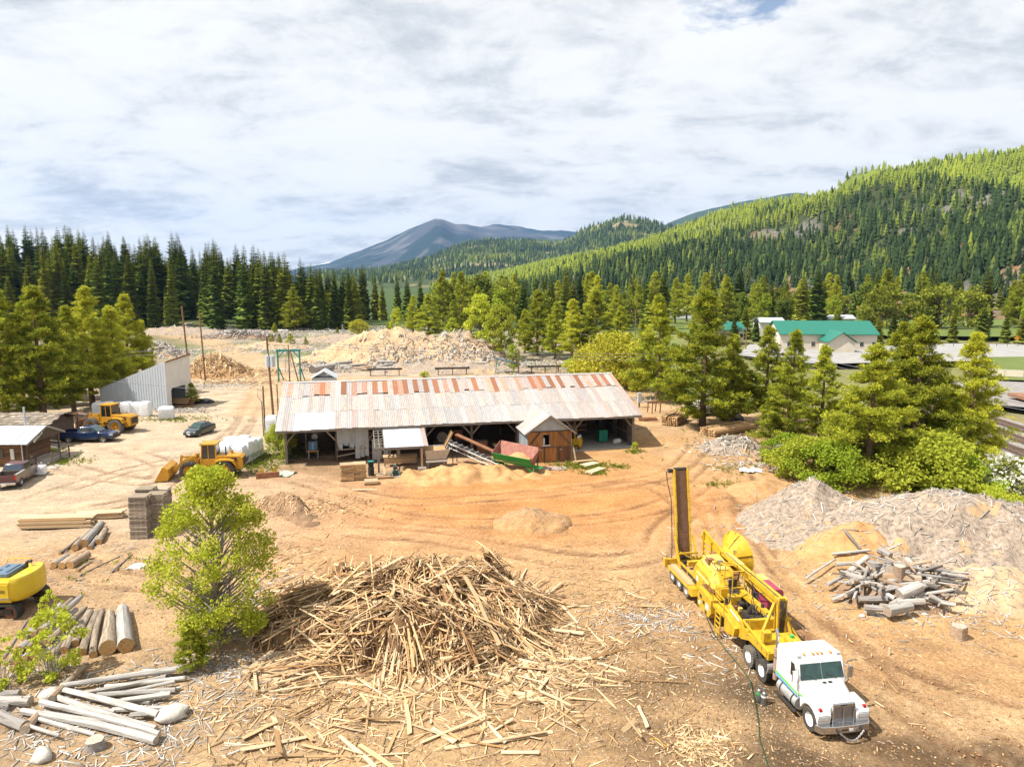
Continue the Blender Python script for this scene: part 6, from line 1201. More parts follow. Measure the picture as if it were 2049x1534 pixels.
cb_ = xp('cab', 'yellow_exc', lambda q: (q.box(.35, 1.8, .35, 1.3, 1.25, 1.6), q.box(.35, 1.75, .35, 1.3, 2.75, 2.9), *[q.bar((x, y, 1.5), (x, y, 2.8), .1) for x in (.4, 1.72) for y in (.4, 1.25)]), bevel=.03); xp('cab_glass', 'glass_dark', lambda q: (q.box(.45, 1.7, 1.26, 1.28, 1.6, 2.75), q.box(1.74, 1.76, .42, 1.22, 1.6, 2.75), q.box(.36, .38, .42, 1.22, 1.6, 2.75)), cb_)
bo = xp('boom', 'yellow_exc', lambda q: q.prism([(.9, 1.2), (1.5, 1.0), (4.2, 3.4), (6.2, 2.6), (6.3, 2.85), (4.2, 4.0), (3.6, 3.8)], -.25, .2), bevel=.03); xp('stick', 'yellow_exc', lambda q: q.prism([(6.6, 3.2), (6.9, 3.1), (5.7, .9), (5.4, .9), (5.9, 2.4)], -.18, .13), bo); xp('bucket', 'dark_metal', lambda q: q.prism([(5.8, .9), (5.3, 1.0), (4.9, .6), (5.0, .15), (5.7, .1), (5.2, .4)], -.5, .45), bo); xp('boom_ram', 'chrome', lambda q: q.cyl((1.7, -.02, 1.3), (3.9, -.02, 3.2), .08, n=8), bo)

# ------------------------------------------------------------------ pickups and cars
def carbody(root, name, mat, st, bevel=.05):      # st: (x, half width, z bottom, z top, half width at the top)
    q = MB(); q.loft([[(x, -w, z0), (x, w, z0), (x, w * 1.0, (z0 + z1) * .5), (x, wt, z1), (x, -wt, z1), (x, -w * 1.0, (z0 + z1) * .5)] for x, w, z0, z1, wt in st]); return q.build(name, mat, root, True, bevel, 30)
def pickup(label, p, rz, mat, lower, flare=False):
    o = thing('pickup_truck', label, 'pickup', p, rz); kp = P_(o)
    carbody(o, 'hood', mat, [(1.15, .98, .55, 1.22, .92), (2.2, .97, .5, 1.18, .85), (2.7, .93, .48, 1.05, .8), (2.82, .86, .5, .95, .72)])
    carbody(o, 'lower_body', lower, [(-1.05, .99, .5, 1.25, .96), (1.2, .99, .5, 1.25, .95)], .03)
    bd = kp('bed', mat if lower == mat else lower, lambda q: (q.box(-2.9, -1.0, -.99, -.85, .55, 1.28), q.box(-2.9, -1.0, .85, .99, .55, 1.28), q.box(-2.9, -1.0, -.85, .85, .55, .75), q.box(-1.12, -1.0, -.85, .85, .75, 1.28)), bevel=.03)
    kp('bed_rail', 'dark_metal' if lower == mat else 'steel_light', lambda q: (q.box(-2.9, -1.0, -1.0, -.84, 1.282, 1.31), q.box(-2.9, -1.0, .84, 1.0, 1.282, 1.31)), bd)
    tg = kp('tailgate', mat, lambda q: q.box(-2.97, -2.9, -.86, .86, .62, 1.28), bd, bevel=.02); kp('bed_liner', 'dark_metal', lambda q: q.box(-2.88, -1.14, -.84, .84, .752, .77), bd)
    for s in (-1, 1): kp('tail_lamp', 'lamp_red', lambda q: q.box(-2.99, -2.88, s * .93 - .065, s * .93 + .065, .85, 1.2), bd)
    gh_ = kp('cabin', mat, lambda q: q.loft([[(-1.05, -.93, 1.22), (1.3, -.93, 1.22), (1.3, .93, 1.22), (-1.05, .93, 1.22)], [(-.78, -.74, 1.80), (.5, -.74, 1.80), (.5, .74, 1.80), (-.78, .74, 1.80)], [(-.62, -.66, 1.86), (.35, -.66, 1.86), (.35, .66, 1.86), (-.62, .66, 1.86)]]), bevel=.03, smooth=True)
    def onside(s, x, t): return (x, s * (.93 + (.74 - .93) * t + .012), 1.22 + .58 * t)
    for s in (-1, 1):
        for (xa, xb, xc, xd) in ((-.88, -.12, -.12, -.70), (-.04, .98, .48, -.04)):
            kp('side_window', 'glass_dark', lambda q: q.hexa([onside(s, xa, .1), onside(s, xb, .1), onside(s, xc, .88), onside(s, xd, .88), tuple(v + d for v, d in zip(onside(s, xa, .1), (0, -s * .03, 0))), tuple(v + d for v, d in zip(onside(s, xb, .1), (0, -s * .03, 0))), tuple(v + d for v, d in zip(onside(s, xc, .88), (0, -s * .03, 0))), tuple(v + d for v, d in zip(onside(s, xd, .88), (0, -s * .03, 0)))]), gh_)
        kp('door_seam', 'dark_metal', lambda q: (q.box(-.09, -.075, s * .992 - .006, s * .992 + .006, .58, 1.22), q.box(1.05, 1.065, s * .992 - .006, s * .992 + .006, .58, 1.22)), gh_); kp('mirror', 'dark_metal', lambda q: q.box(.95, 1.05, s * 1.08 - .1, s * 1.08 + .1, 1.25, 1.45), gh_, bevel=.02)
        kp('rocker', lower if lower != mat else 'dark_metal', lambda q: q.box(-.95, 1.15, s * .99 - .06, s * .99 + .06, .42, .52)); kp('headlamp', 'lamp_clear', lambda q: q.box(2.55, 2.84, s * .78 - .13, s * .78 + .13, .86, 1.0))
        for x in (-1.95, 1.85):
            tyre(o, x, s * .88, .4, .4, .27, 'steel_light', 'rubber', 0, s, 20); kp('wheel_arch', 'dark_metal' if not flare else lower, lambda q: q.loft([[(x + r_ * math.cos(a), s * .86, .42 + r_ * math.sin(a)) for a in [math.pi * k / 10 for k in range(11)]] + [(x + (r_ - .06) * math.cos(a), s * .86, .42 + (r_ - .06) * math.sin(a)) for a in [math.pi * k / 10 for k in range(10, -1, -1)]] for r_ in (.5,)] + [[(x + .5 * math.cos(a), s * 1.01, .42 + .5 * math.sin(a)) for a in [math.pi * k / 10 for k in range(11)]] + [(x + .44 * math.cos(a), s * 1.01, .42 + .44 * math.sin(a)) for a in [math.pi * k / 10 for k in range(10, -1, -1)]]]))
    kp('windshield', 'glass_green', lambda q: q.hexa([(1.29, -.84, 1.25), (1.29, .84, 1.25), (.56, .70, 1.77), (.56, -.70, 1.77), (1.33, -.84, 1.27), (1.33, .84, 1.27), (.60, .70, 1.79), (.60, -.70, 1.79)]), gh_); kp('rear_window', 'glass_blue', lambda q: q.hexa([(-1.03, -.82, 1.28), (-1.03, .82, 1.28), (-.80, .68, 1.77), (-.80, -.68, 1.77), (-1.07, -.82, 1.29), (-1.07, .82, 1.29), (-.84, .68, 1.78), (-.84, -.68, 1.78)]), gh_)
    kp('front_bumper', 'dark_metal' if lower == mat else 'chrome', lambda q: q.box(2.7, 2.95, -.95, .95, .42, .66), bevel=.04); kp('rear_bumper', 'chrome', lambda q: q.box(-3.12, -2.95, -.95, .95, .42, .64), bevel=.03); kp('grille', 'dark_metal', lambda q: q.box(2.8, 2.86, -.5, .5, .7, 1.0)); kp('number_plate', 'plastic_white', lambda q: q.box(-3.135, -3.12, -.16, .16, .46, .6))
    kp('floor_pan', 'dark_metal', lambda q: q.box(-2.8, 2.6, -.75, .75, .4, .56)); return o
pickup('dark blue crew-cab pickup in front of the yellow log loader', G(173, 886) + Vector((0, .9, 0)), R(3), 'paint_blue', 'paint_blue')
pickup('maroon and taupe pickup parked by the cabin steps', G(30, 965) + Vector((0, .6, 0)), R(103), 'paint_maroon', 'paint_taupe', True)
def sedan(label, p, rz, mat):
    o = thing('sedan_car', label, 'car', p, rz); kp = P_(o)
    carbody(o, 'body', mat, [(-2.3, .75, .35, .85, .65), (-2.15, .87, .28, .98, .76), (-1.3, .9, .25, 1.02, .82), (.9, .9, .25, .98, .82), (1.9, .86, .27, .84, .72), (2.28, .72, .35, .7, .58)])
    gh_ = kp('cabin', mat, lambda q: q.loft([[(-1.7, -.8, .97), (1.05, -.8, .95), (1.05, .8, .95), (-1.7, .8, .97)], [(-.95, -.58, 1.42), (.1, -.58, 1.44), (.1, .58, 1.44), (-.95, .58, 1.42)]]), bevel=.04, smooth=True)
    kp('windshield', 'glass_green', lambda q: q.hexa([(1.03, -.7, .99), (1.03, .7, .99), (.18, .54, 1.42), (.18, -.54, 1.42), (1.06, -.7, 1.01), (1.06, .7, 1.01), (.21, .54, 1.44), (.21, -.54, 1.44)]), gh_); kp('rear_window', 'glass_dark', lambda q: q.hexa([(-1.68, -.7, 1.0), (-1.68, .7, 1.0), (-1.0, .54, 1.41), (-1.0, -.54, 1.41), (-1.71, -.7, 1.01), (-1.71, .7, 1.01), (-1.03, .54, 1.42), (-1.03, -.54, 1.42)]), gh_)
    for s in (-1, 1):
        kp('side_window', 'glass_dark', lambda q: q.hexa([(-1.35, s * .79, 1.0), (.75, s * .79, 1.0), (.08, s * .61, 1.39), (-.9, s * .61, 1.38), (-1.35, s * .82, 1.0), (.75, s * .82, 1.0), (.08, s * .635, 1.39), (-.9, s * .635, 1.38)]), gh_); kp('pillar', mat, lambda q: q.bar((-.35, s * .825, .99), (-.38, s * .64, 1.4), .06, .02), gh_)
        kp('headlamp', 'lamp_clear', lambda q: q.box(2.0, 2.24, s * .6 - .14, s * .6 + .14, .6, .72)); kp('tail_lamp', 'lamp_red', lambda q: q.box(-2.3, -2.15, s * .62 - .14, s * .62 + .14, .7, .85)); kp('mirror', mat, lambda q: q.box(.6, .72, s * .95 - .07, s * .95 + .07, 1.0, 1.1))
        for x in (-1.35, 1.4): tyre(o, x, s * .8, .32, .32, .2, 'steel_light', 'rubber', 0, s, 18)
    kp('number_plate', 'plastic_white', lambda q: q.box(2.28, 2.30, -.2, .2, .4, .52)); kp('grille', 'dark_metal', lambda q: q.box(2.2, 2.27, -.4, .4, .5, .62)); return o
sedan('dark green-black sedan parked alone on the dirt yard', G(388, 874) + Vector((0, 1.6, 0)), R(262), 'paint_dark')
# vehicles by the green-roofed building
for i, (px, py, rz, m, lb) in enumerate([(1685, 688, 30, 'paint_white', 'white pickup parked left of its twin by the green-roofed building'), (1712, 690, 25, 'paint_white', 'white pickup nearest the camera by the green-roofed building'), (1735, 686, 20, 'paint_white', 'white pickup parked at the right end of the green-roofed building'), (1668, 692, 28, 'paint_dark', 'dark pickup parked under the fir by the green-roofed building')]):
    pickup(lb, G(px, py, .2), R(180 + rz), m, m)
bt = thing('tank_truck', 'white and teal tank truck parked beyond the green-roofed building', 'truck', G(1735, 672), R(10)); kp = P_(bt)
kp('cab', 'teal', lambda q: q.prism([(-4, .6), (-2.3, .6), (-2.3, 2.6), (-3.3, 2.6), (-3.8, 1.7), (-4, 1.6)], -1.1, 1.1), bevel=.06); kp('windshield', 'glass_dark', lambda q: q.hexa([(-3.8, -.9, 1.75), (-3.8, .9, 1.75), (-3.4, .9, 2.5), (-3.4, -.9, 2.5), (-3.84, -.9, 1.75), (-3.84, .9, 1.75), (-3.44, .9, 2.5), (-3.44, -.9, 2.5)])); kp('tank', 'paint_white', lambda q: q.cyl((-2.1, 0, 1.9), (4.2, 0, 1.9), 1.0, n=16), smooth=True); kp('chassis', 'dark_metal', lambda q: q.box(-3.8, 4.2, -.5, .5, .6, .9)); kp('boom', 'teal', lambda q: q.bar((-1.5, 0, 3.0), (4.5, 0, 3.1), .35))
for x in (-3.1, 2.4, 3.5):
    for s in (-1, 1): tyre(bt, x, s * .95, .5, .5, .3, 'steel_light', 'rubber', 0, s, 14)
# forklift in the right bay of the barn
fk = thing('forklift', 'old yellow forklift with a gas cylinder standing in the right bay of the barn', 'forklift', BP(30.0, .6), BRZ + R(150)); kp = P_(fk)
kp('body', 'yellow', lambda q: (q.prism([(-1.4, .3), (.6, .3), (.6, 1.0), (.2, 1.05), (-.2, 1.25), (-1.3, 1.3), (-1.45, .9)], -.6, .6)), bevel=.05); kp('cab', 'yellow', lambda q: (*[q.bar((x, y, 1.0), (x2, y, 2.1), .08) for x, x2 in ((-.9, -.7), (.5, .3)) for y in (-.55, .55)], q.box(-.75, .4, -.6, .6, 2.05, 2.15)), bevel=.03); kp('mast', 'dark_metal', lambda q: (q.box(.75, .9, -.4, -.3, .1, 2.4), q.box(.75, .9, .3, .4, .1, 2.4), q.box(.9, 1.9, -.35, -.22, .08, .13), q.box(.9, 1.9, .22, .35, .08, .13)))
kp('gas_cylinder', 'plastic_white', lambda q: q.cyl((-1.15, -.4, 1.45), (-1.15, .4, 1.45), .16, n=12), smooth=True); kp('seat', 'dark_metal', lambda q: q.box(-.6, -.1, -.25, .25, 1.15, 1.35))
for x in (-1.0, .55):
    for s in (-1, 1): tyre(fk, x, s * .52, .32, .32, .22, 'yellow', 'rubber', 0, s, 16)
# ------------------------------------------------------------------ heaps
mound('sawdust_heap', 'huge pale sawdust mound behind the barn', AT(790, 168), 26, 15, 7.0, 'sawdust_pale', 5, 1., 1.2, .3, step=1.)
mound('sawdust_heap', 'right shoulder of pale sawdust behind the barn beside the lime poplars', AT(915, 164), 16, 12, 6.4, 'sawdust_pale', -8, 2., 1.2, .3, step=.8)
mound('sawdust_heap', 'small tan sawdust heap in the middle of the open yard', G(1066, 1048), 3.2, 2.6, 1.45, 'chips_orange', 0, 3., .5, .9, step=.12)
mound('sawdust_heap', 'orange sawdust spilled below the conveyor in front of the barn', G(930, 952), 9, 3.6, .85, 'sawdust', 8, 4., 1.3, .4, step=.25)
mound('chip_heap', 'small orange chip heap at the left end of the mounds on the right', G(1525, 985), 3.6, 2.6, 1.25, 'chips_orange', 0, 5., .5, .8, step=.2)
mound('chip_heap', 'grey-brown chip heap beside the orange one on the right', G(1622, 1040), 6., 5., 3.1, 'chips_grey', 10, 6., .7, .8, step=.25)
mound('chip_heap', 'broad grey chip and splinter mound along the right edge', G(1900, 1085), 14.5, 7.4, 3.7, 'chips_grey', -8, 7., .8, .35, step=.3)
mound('sawdust_heap', 'tan sawdust heap behind the grey log pile', G(1705, 1098), 4.6, 3.8, 2.1, 'sawdust', 0, 8., .7, .7, step=.22)
mound('sawdust_heap', 'pale sawdust heap at the right picture edge', G(1975, 1185), 6.2, 3.6, 1.6, 'sawdust_pale', 0, 9., .8, .5, step=.22)
mound('soil_heap', 'brown soil and bark ridge behind the cottonwood', G(575, 1022), 5.0, 1.5, 1.15, 'soil_brown', -46, 10., 1., .6, step=.2)
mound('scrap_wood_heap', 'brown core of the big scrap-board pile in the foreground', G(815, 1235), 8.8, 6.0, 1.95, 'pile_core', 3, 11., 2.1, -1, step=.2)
mound('sawdust_heap', 'low pale sawdust patch at the lower left of the scrap-board pile', G(600, 1330), 2.6, 2.0, .5, 'sawdust_pale', 0, 12., .4, .5, step=.15)
mound('log_heap', 'earthy base under the grey log pile on the right', G(1795, 1195), 3.7, 2.5, 1.75, 'soil_brown', 0, 13., .6, .5, step=.2)
mound('debris_heap', 'grey debris bank behind the barn left of the gantry', G(640, 742), 9, 4, 1.6, 'chips_grey', 0, 14., 1., .5, step=.6)
mound('debris_heap', 'wide grey debris bank below the pale sawdust mound', G(900, 742), 20, 6, 2.0, 'chips_grey', 0, 15., 1., .5, step=.7)
mound('slab_heap', 'base of the pale slab pile behind the white shed', G(430, 750), 9, 6, 3.6, 'chips_orange', 0, 16., .8, .6, step=.5)
mound('debris_heap', 'steep grey debris bank behind the pines left of the slab pile', G(322, 712), 7, 8, 3.6, 'chips_grey', 0, 17., .8, .6, step=.7)
mound('sawdust_heap', 'low pale sawdust ridge beside the dirt track behind the barn', G(545, 695), 13, 5, 1.7, 'sawdust_pale', -8, 18., .8, .5, step=.7)
mound('debris_heap', 'dark log debris bank beside the far dirt track', G(480, 676), 14, 5, 2.2, 'soil_brown', 0, 19., .8, .5, step=.9)
mound('debris_heap', 'long grey debris bank at the far right of the log yard', G(700, 684), 24, 8, 2.4, 'chips_grey', 0, 21., 1.2, .4, step=1.)
mound('debris_heap', 'grey log bank beside the far tracks under the ridge wood', G(360, 668), 22, 5, 2.6, 'chips_grey', 0, 22., 1.2, .4, step=1.)
mound('debris_heap', 'rubble heap of white slabs right of the barn beneath the pines', G(1465, 898), 4.2, 3.2, 1.5, 'chips_grey', 0, 20., .8, .6, step=.25)

# ------------------------------------------------------------------ sticks, splinters, chips
def sticks(name, label, mat, items, cat='debris'):
    n = len(items); A = np.array(items, float); p = A[:, :3]; az, pi_, L, w, t = A[:, 3], A[:, 4], A[:, 5], A[:, 6], A[:, 7]
    d = np.stack([np.cos(az) * np.cos(pi_), np.sin(az) * np.cos(pi_), np.sin(pi_)], 1); s = np.stack([-np.sin(az), np.cos(az), 0 * az], 1); u = np.cross(d, s)
    d, s, u = d * L[:, None] / 2, s * w[:, None] / 2, u * t[:, None] / 2
    V = np.stack([p - d - s - u, p + d - s - u, p + d + s - u, p - d + s - u, p - d - s + u, p + d - s + u, p + d + s + u, p - d + s + u], 1).reshape(-1, 3)
    Q = np.array([(4, 5, 6, 7), (0, 1, 5, 4), (1, 2, 6, 5), (2, 3, 7, 6), (3, 0, 4, 7)]); T = (np.arange(n)[:, None, None] * 8 + Q[None]).reshape(-1, 4)
    o = bpy.data.objects.new(name, np_mesh(name, V, T, mat)); COL.objects.link(o); return tag(o, label, cat, kind='stuff')
sr = random.Random(21)
def slope_pitch(x, y, az, e=.3):
    return math.atan2(top_z(x + e * math.cos(az), y + e * math.sin(az)) - top_z(x - e * math.cos(az), y - e * math.sin(az)), 2 * e)
def scatter(px, py, rx, ry, n, Lr, wr, az=None, spread=6.3, lift=.02, tilt=.06, uni=False):
    c = G(px, py); out = []
    for _ in range(n):
        if uni: x, y = c.x + sr.uniform(-rx, rx), c.y + sr.uniform(-ry, ry)
        else: x, y = c.x + sr.gauss(0, rx * .5), c.y + sr.gauss(0, ry * .5)
        a = (az if az is not None else 0) + sr.uniform(-spread / 2, spread / 2); L = sr.uniform(*Lr) * (.45 + .55 * sr.random()); w = sr.uniform(*wr) * .7
        out.append((x, y, top_z(x, y) + lift + sr.random() * lift, a, slope_pitch(x, y, a, max(.2, L * .4)) + sr.gauss(0, tilt), L, w, w * sr.uniform(.2, .6)))
    return out
# the scrap-board pile: 300 boards one by one, the rest as one mass
pc = G(815, 1235); bmesh_ = {}
def board_mesh(L, w, t, mat):
    k = (round(L * 2) / 2, round(w, 2), mat)
    if k not in bmesh_:
        b = MB(); L_, j = k[0], 3; secs = []
        for i in range(j + 1):
            x = -L_ / 2 + L_ * i / j; wv = k[1] * sr.uniform(.85, 1.1) / 2; o_ = sr.uniform(-.012, .012) * L_; secs.append([(x, -wv + o_, -t / 2), (x, wv + o_, -t / 2), (x, wv + o_, t / 2), (x, -wv + o_, t / 2)])
        bmesh_[k] = b.loft(secs).mesh('scrap_board', mat)
    return bmesh_[k]
def pile_spot():
    a = sr.uniform(0, 2 * math.pi); q = math.sqrt(sr.uniform(0, 1)); x, y = pc.x + 8.5 * q * math.cos(a) * 1.0, pc.y + 5.8 * q * math.sin(a); return x, y, q
CL = []                                # sheaves: boards of one sheaf point nearly the same way
for k in range(46):
    x, y, q = pile_spot(); rad = math.atan2(y - pc.y, (x - pc.x) * .8); CL.append((x, y, rad + sr.gauss(0, .55) if sr.random() < .75 else sr.uniform(0, 6.28), q))
def sheaf():
    x, y, az, q = sr.choice(CL); return x + sr.gauss(0, .75), y + sr.gauss(0, .6), az + sr.gauss(0, .16), q
for k in range(300):
    if k < 215:
        if sr.random() < .75: x, y, az, q = sheaf()
        else: x, y, q = pile_spot(); az = sr.uniform(0, 6.28)
        L = sr.choice((2, 2.5, 3, 3, 3.5, 4, 4.5, 5)); lift = .14 + .34 * sr.random() * (1 - q * .6)
    else:
        px_, py_ = (sr.uniform(500, 1060), sr.uniform(1330, 1520)) if sr.random() < .62 else (sr.uniform(1000, 1330), sr.uniform(1180, 1460)); g_ = G(px_, py_); x, y = g_.x, g_.y; az = sr.uniform(0, 6.28); L = sr.choice((1, 1.5, 1.5, 2, 2.5, 3)); lift = .04 + .1 * sr.random()
    m = sr.choice(('board', 'board', 'board', 'board', 'board_pale', 'board_pale', 'board_brown') if k < 205 else ('board', 'board_pale', 'board_pale', 'board', 'board_pale'))
    w = sr.choice((.07, .09, .1, .12, .15, .2)); o = inst('scrap_board', board_mesh(L, w, .03, m), None, (x, y, top_z(x, y) + lift), (sr.uniform(-.5, .5), -slope_pitch(x, y, az, L * .4) + sr.gauss(0, .1), az))
    cw_ = {'board': 'tan', 'board_pale': 'pale', 'board_brown': 'dark brown', 'board_grey': 'greyish'}[m]; ln_ = 'short' if L < 2 else 'long' if L > 3.2 else 'mid-length'; wd_ = 'narrow ' if w < .1 else 'wide ' if w > .14 else ''
    side_ = 'left' if x < pc.x - 2.8 else 'right' if x > pc.x + 2.8 else 'middle'; fb_ = 'back' if y > pc.y + 1.5 else 'front' if y < pc.y - 1.8 else 'crown'
    tag(o, f'{ln_} {wd_}{cw_} scrap board on the {side_} {fb_} of the big foreground pile' if k < 215 else f'loose {ln_} {wd_}{cw_} scrap board on the soil {"in front of" if y < pc.y - 4 else "right of"} the big pile, {side_}', 'board', 'boards of the big scrap pile')
it = []
for _ in range(3800):
    if sr.random() < .6: x, y, az, q = sheaf()
    else: x, y, q = pile_spot(); az = math.atan2(y - pc.y, (x - pc.x) * .8) + sr.gauss(0, .8)
    L = sr.uniform(1.2, 3.6) if sr.random() < .6 else sr.uniform(.4, 1.4)
    it.append((x, y, top_z(x, y) + .02 + .34 * sr.random() * (1 - q * .5), az, slope_pitch(x, y, az, L * .4) + sr.gauss(0, .14), L, sr.uniform(.025, .08), sr.uniform(.015, .045)))
sticks('scrap_sticks', 'tangled thin scrap sticks filling the big foreground board pile', 'sticks_tan', it[:2700]); sticks('scrap_sticks', 'brown scrap slats mixed into the foreground board pile', 'sticks_brown', it[2700:])
it = []
for a in [(760, 1430, 11, 5, 520, (.3, 1.5), (.03, .09)), (600, 1440, 5, 4, 260, (.4, 1.7), (.04, .1)), (1000, 1370, 5, 5, 300, (.3, 1.4), (.03, .09)), (1250, 1200, 5, 3, 300, (.3, 1.3), (.03, .08)), (1180, 1300, 4, 4, 250, (.3, 1.3), (.03, .08)), (1400, 1500, 1.6, 1.6, 420, (.2, .8), (.03, .1)), (1080, 1310, 3.5, 3.2, 260, (.8, 3.2), (.05, .16)), (900, 1360, 6, 3, 330, (.8, 3.), (.05, .16)), (1650, 1330, 14, 7, 260, (.2, .7), (.03, .08)), (1180, 1130, 8, 4, 120, (.3, 1.), (.03, .07)), (560, 1150, 4, 6, 240, (.3, 1.4), (.03, .1)), (580, 1020, 5, 2.5, 420, (.2, 1.1), (.04, .12))]: it += scatter(*a)
sticks('scattered_splinters', 'pale splinters and slats scattered around the foreground pile', 'sticks_tan', it)
it = []
for a in [(1300, 1240, 3.2, 2.2, 260, (.2, 1.1), (.03, .08)), (1480, 1290, 4, 3, 150, (.2, 1.), (.03, .08)), (200, 1440, 7.5, 4.5, 900, (.2, 1.2), (.03, .09)), (430, 1330, 3.5, 2.2, 300, (.2, 1.), (.03, .08)), (530, 1190, 1.6, 4., 160, (.3, 1.3), (.04, .12)), (200, 1130, 9, 5, 130, (.3, 1.2), (.03, .08)), (30, 1340, 3, 2, 120, (.3, 1.), (.03, .08))]: it += scatter(*a)
sticks('grey_splinters', 'grey weathered sticks and bark strewn over the left and centre foreground', 'sticks_grey', it)
it = []
for a in [(1880, 1060, 13, 7, 2100, (.25, 1.3), (.03, .10)), (1960, 1010, 9, 3, 500, (.3, 1.3), (.03, .1)), (1830, 1180, 7, 4, 500, (.2, .9), (.03, .08)), (1640, 1020, 5, 4, 350, (.2, .7), (.02, .07)), (1900, 1230, 7, 3, 350, (.2, .8), (.03, .07))]: it += scatter(*a)
sticks('mound_splinters', 'bleached splinters covering the grey chip mound at the right', 'sticks_grey', it)
it = []
for a in [(1240, 1360, 9, 9, 2600, (.05, .25), (.015, .05)), (760, 1450, 13, 5, 3000, (.05, .25), (.015, .05)), (1720, 1350, 14, 8, 2600, (.04, .2), (.015, .04)), (1550, 1440, 4, 4, 900, (.04, .18), (.015, .04)), (330, 1200, 10, 10, 2200, (.05, .22), (.015, .045)), (1066, 1048, 3.5, 3, 1500, (.06, .2), (.02, .05)), (1640, 1030, 6, 5, 1500, (.06, .25), (.02, .05)), (1250, 1120, 12, 5, 1200, (.05, .25), (.015, .04)), (600, 1100, 7, 6, 800, (.05, .3), (.02, .05))]: it += scatter(*a, lift=.008)
sticks('wood_chips', 'fine wood chips strewn over the yard soil', 'sticks_mix', it)
# clods of soil and bark on the bare ground
it = []
for a in [(1300, 1380, 5, 7, 500, (.06, .22), (.05, .14)), (1850, 1480, 9, 3, 260, (.06, .2), (.05, .12)), (640, 1010, 7, 5, 300, (.08, .3), (.06, .16)), (1560, 1470, 4, 3, 260, (.04, .16), (.04, .1)), (180, 1180, 8, 6, 200, (.06, .2), (.05, .12))]: it += scatter(*a, lift=.015)
sticks('soil_clods', 'dark clods of soil and bark on the bare ground', 'sticks_brown', it)
# debris field far behind the barn
it = []
for a in [(640, 660, 55, 24, 3600, (.8, 3.6), (.12, .4)), (590, 700, 24, 9, 600, (.6, 2.6), (.1, .3)), (900, 728, 24, 10, 2600, (.5, 3.), (.08, .3)), (800, 700, 22, 9, 500, (.5, 2.4), (.08, .25)), (640, 742, 9, 4, 350, (.5, 2.2), (.08, .25)), (1090, 755, 14, 5, 420, (.4, 2.), (.08, .2)), (325, 710, 7, 8, 1500, (.6, 2.4), (.1, .25)), (330, 664, 22, 8, 500, (.8, 3.5), (.15, .4)), (430, 772, 8, 3, 260, (.4, 1.6), (.06, .2)), (360, 822, 5, 2, 200, (.4, 1.6), (.06, .2)), (1320, 800, 7, 4, 200, (.4, 1.6), (.06, .2)), (1465, 895, 4.5, 3.5, 420, (.4, 1.7), (.05, .16)), (1500, 930, 4, 2.5, 160, (.3, 1.3), (.05, .14)), (1250, 745, 9, 4, 200, (.4, 1.6), (.08, .2))]: it += scatter(*a, tilt=.25, lift=.08)
sticks('debris_field', 'grey broken timber littering the field behind the barn', 'sticks_grey', it)
it = []
for a in [(430, 748, 9.5, 6.5, 2200, (1., 3.4), (.08, .22)), (330, 664, 20, 6, 160, (1.5, 4), (.2, .4)), (470, 765, 9, 3, 260, (.8, 2.4), (.08, .2))]: it += scatter(*a, tilt=.3, lift=.16)
sticks('pale_slabs', 'pale fresh slab pile behind the white shed', 'sticks_tan', it)
sticks('dark_debris', 'blackened log debris beside the far dirt track', 'sticks_dark', scatter(490, 676, 15, 5.5, 600, (.8, 3.), (.15, .45), tilt=.3, lift=.2) + scatter(520, 672, 14, 6, 300, (.8, 3.), (.15, .4), tilt=.3, lift=.2))
tufts('weeds', 'short green weeds around the barn annex and yard edges', [(1180, 938, 1.2, .8, 120), (1165, 932, 1.6, .6, 140), (1195, 948, .7, .4, 60), (1240, 935, .6, .5, 40), (530, 915, 2., 2.5, 500), (515, 935, 1.5, 1.5, 160), (110, 925, 1.8, 1., 160), (95, 905, 1., 1., 100), (1460, 940, 1.5, 1., 50), (1440, 970, .8, .5, 40), (350, 840, 3, 1.2, 160), (1270, 905, .5, .3, 40), (230, 1140, 3, 2, 20)], 'grass_blade', 81)
tufts('grass', 'rough grass behind the grey mound and under the pines', [(1990, 1005, 5, 3, 900), (2040, 960, 4, 5, 700), (1900, 960, 6, 3, 500), (1480, 790, 10, 8, 700), (1700, 880, 10, 6, 700)], 'grass_dry', 82)
tufts('grass', 'green grass patches along the far edge of the log yard', [(700, 655, 30, 8, 2500), (320, 652, 18, 5, 800), (560, 690, 14, 5, 500), (1120, 735, 12, 4, 600), (1250, 720, 16, 10, 1200)], 'grass_blade', 83)

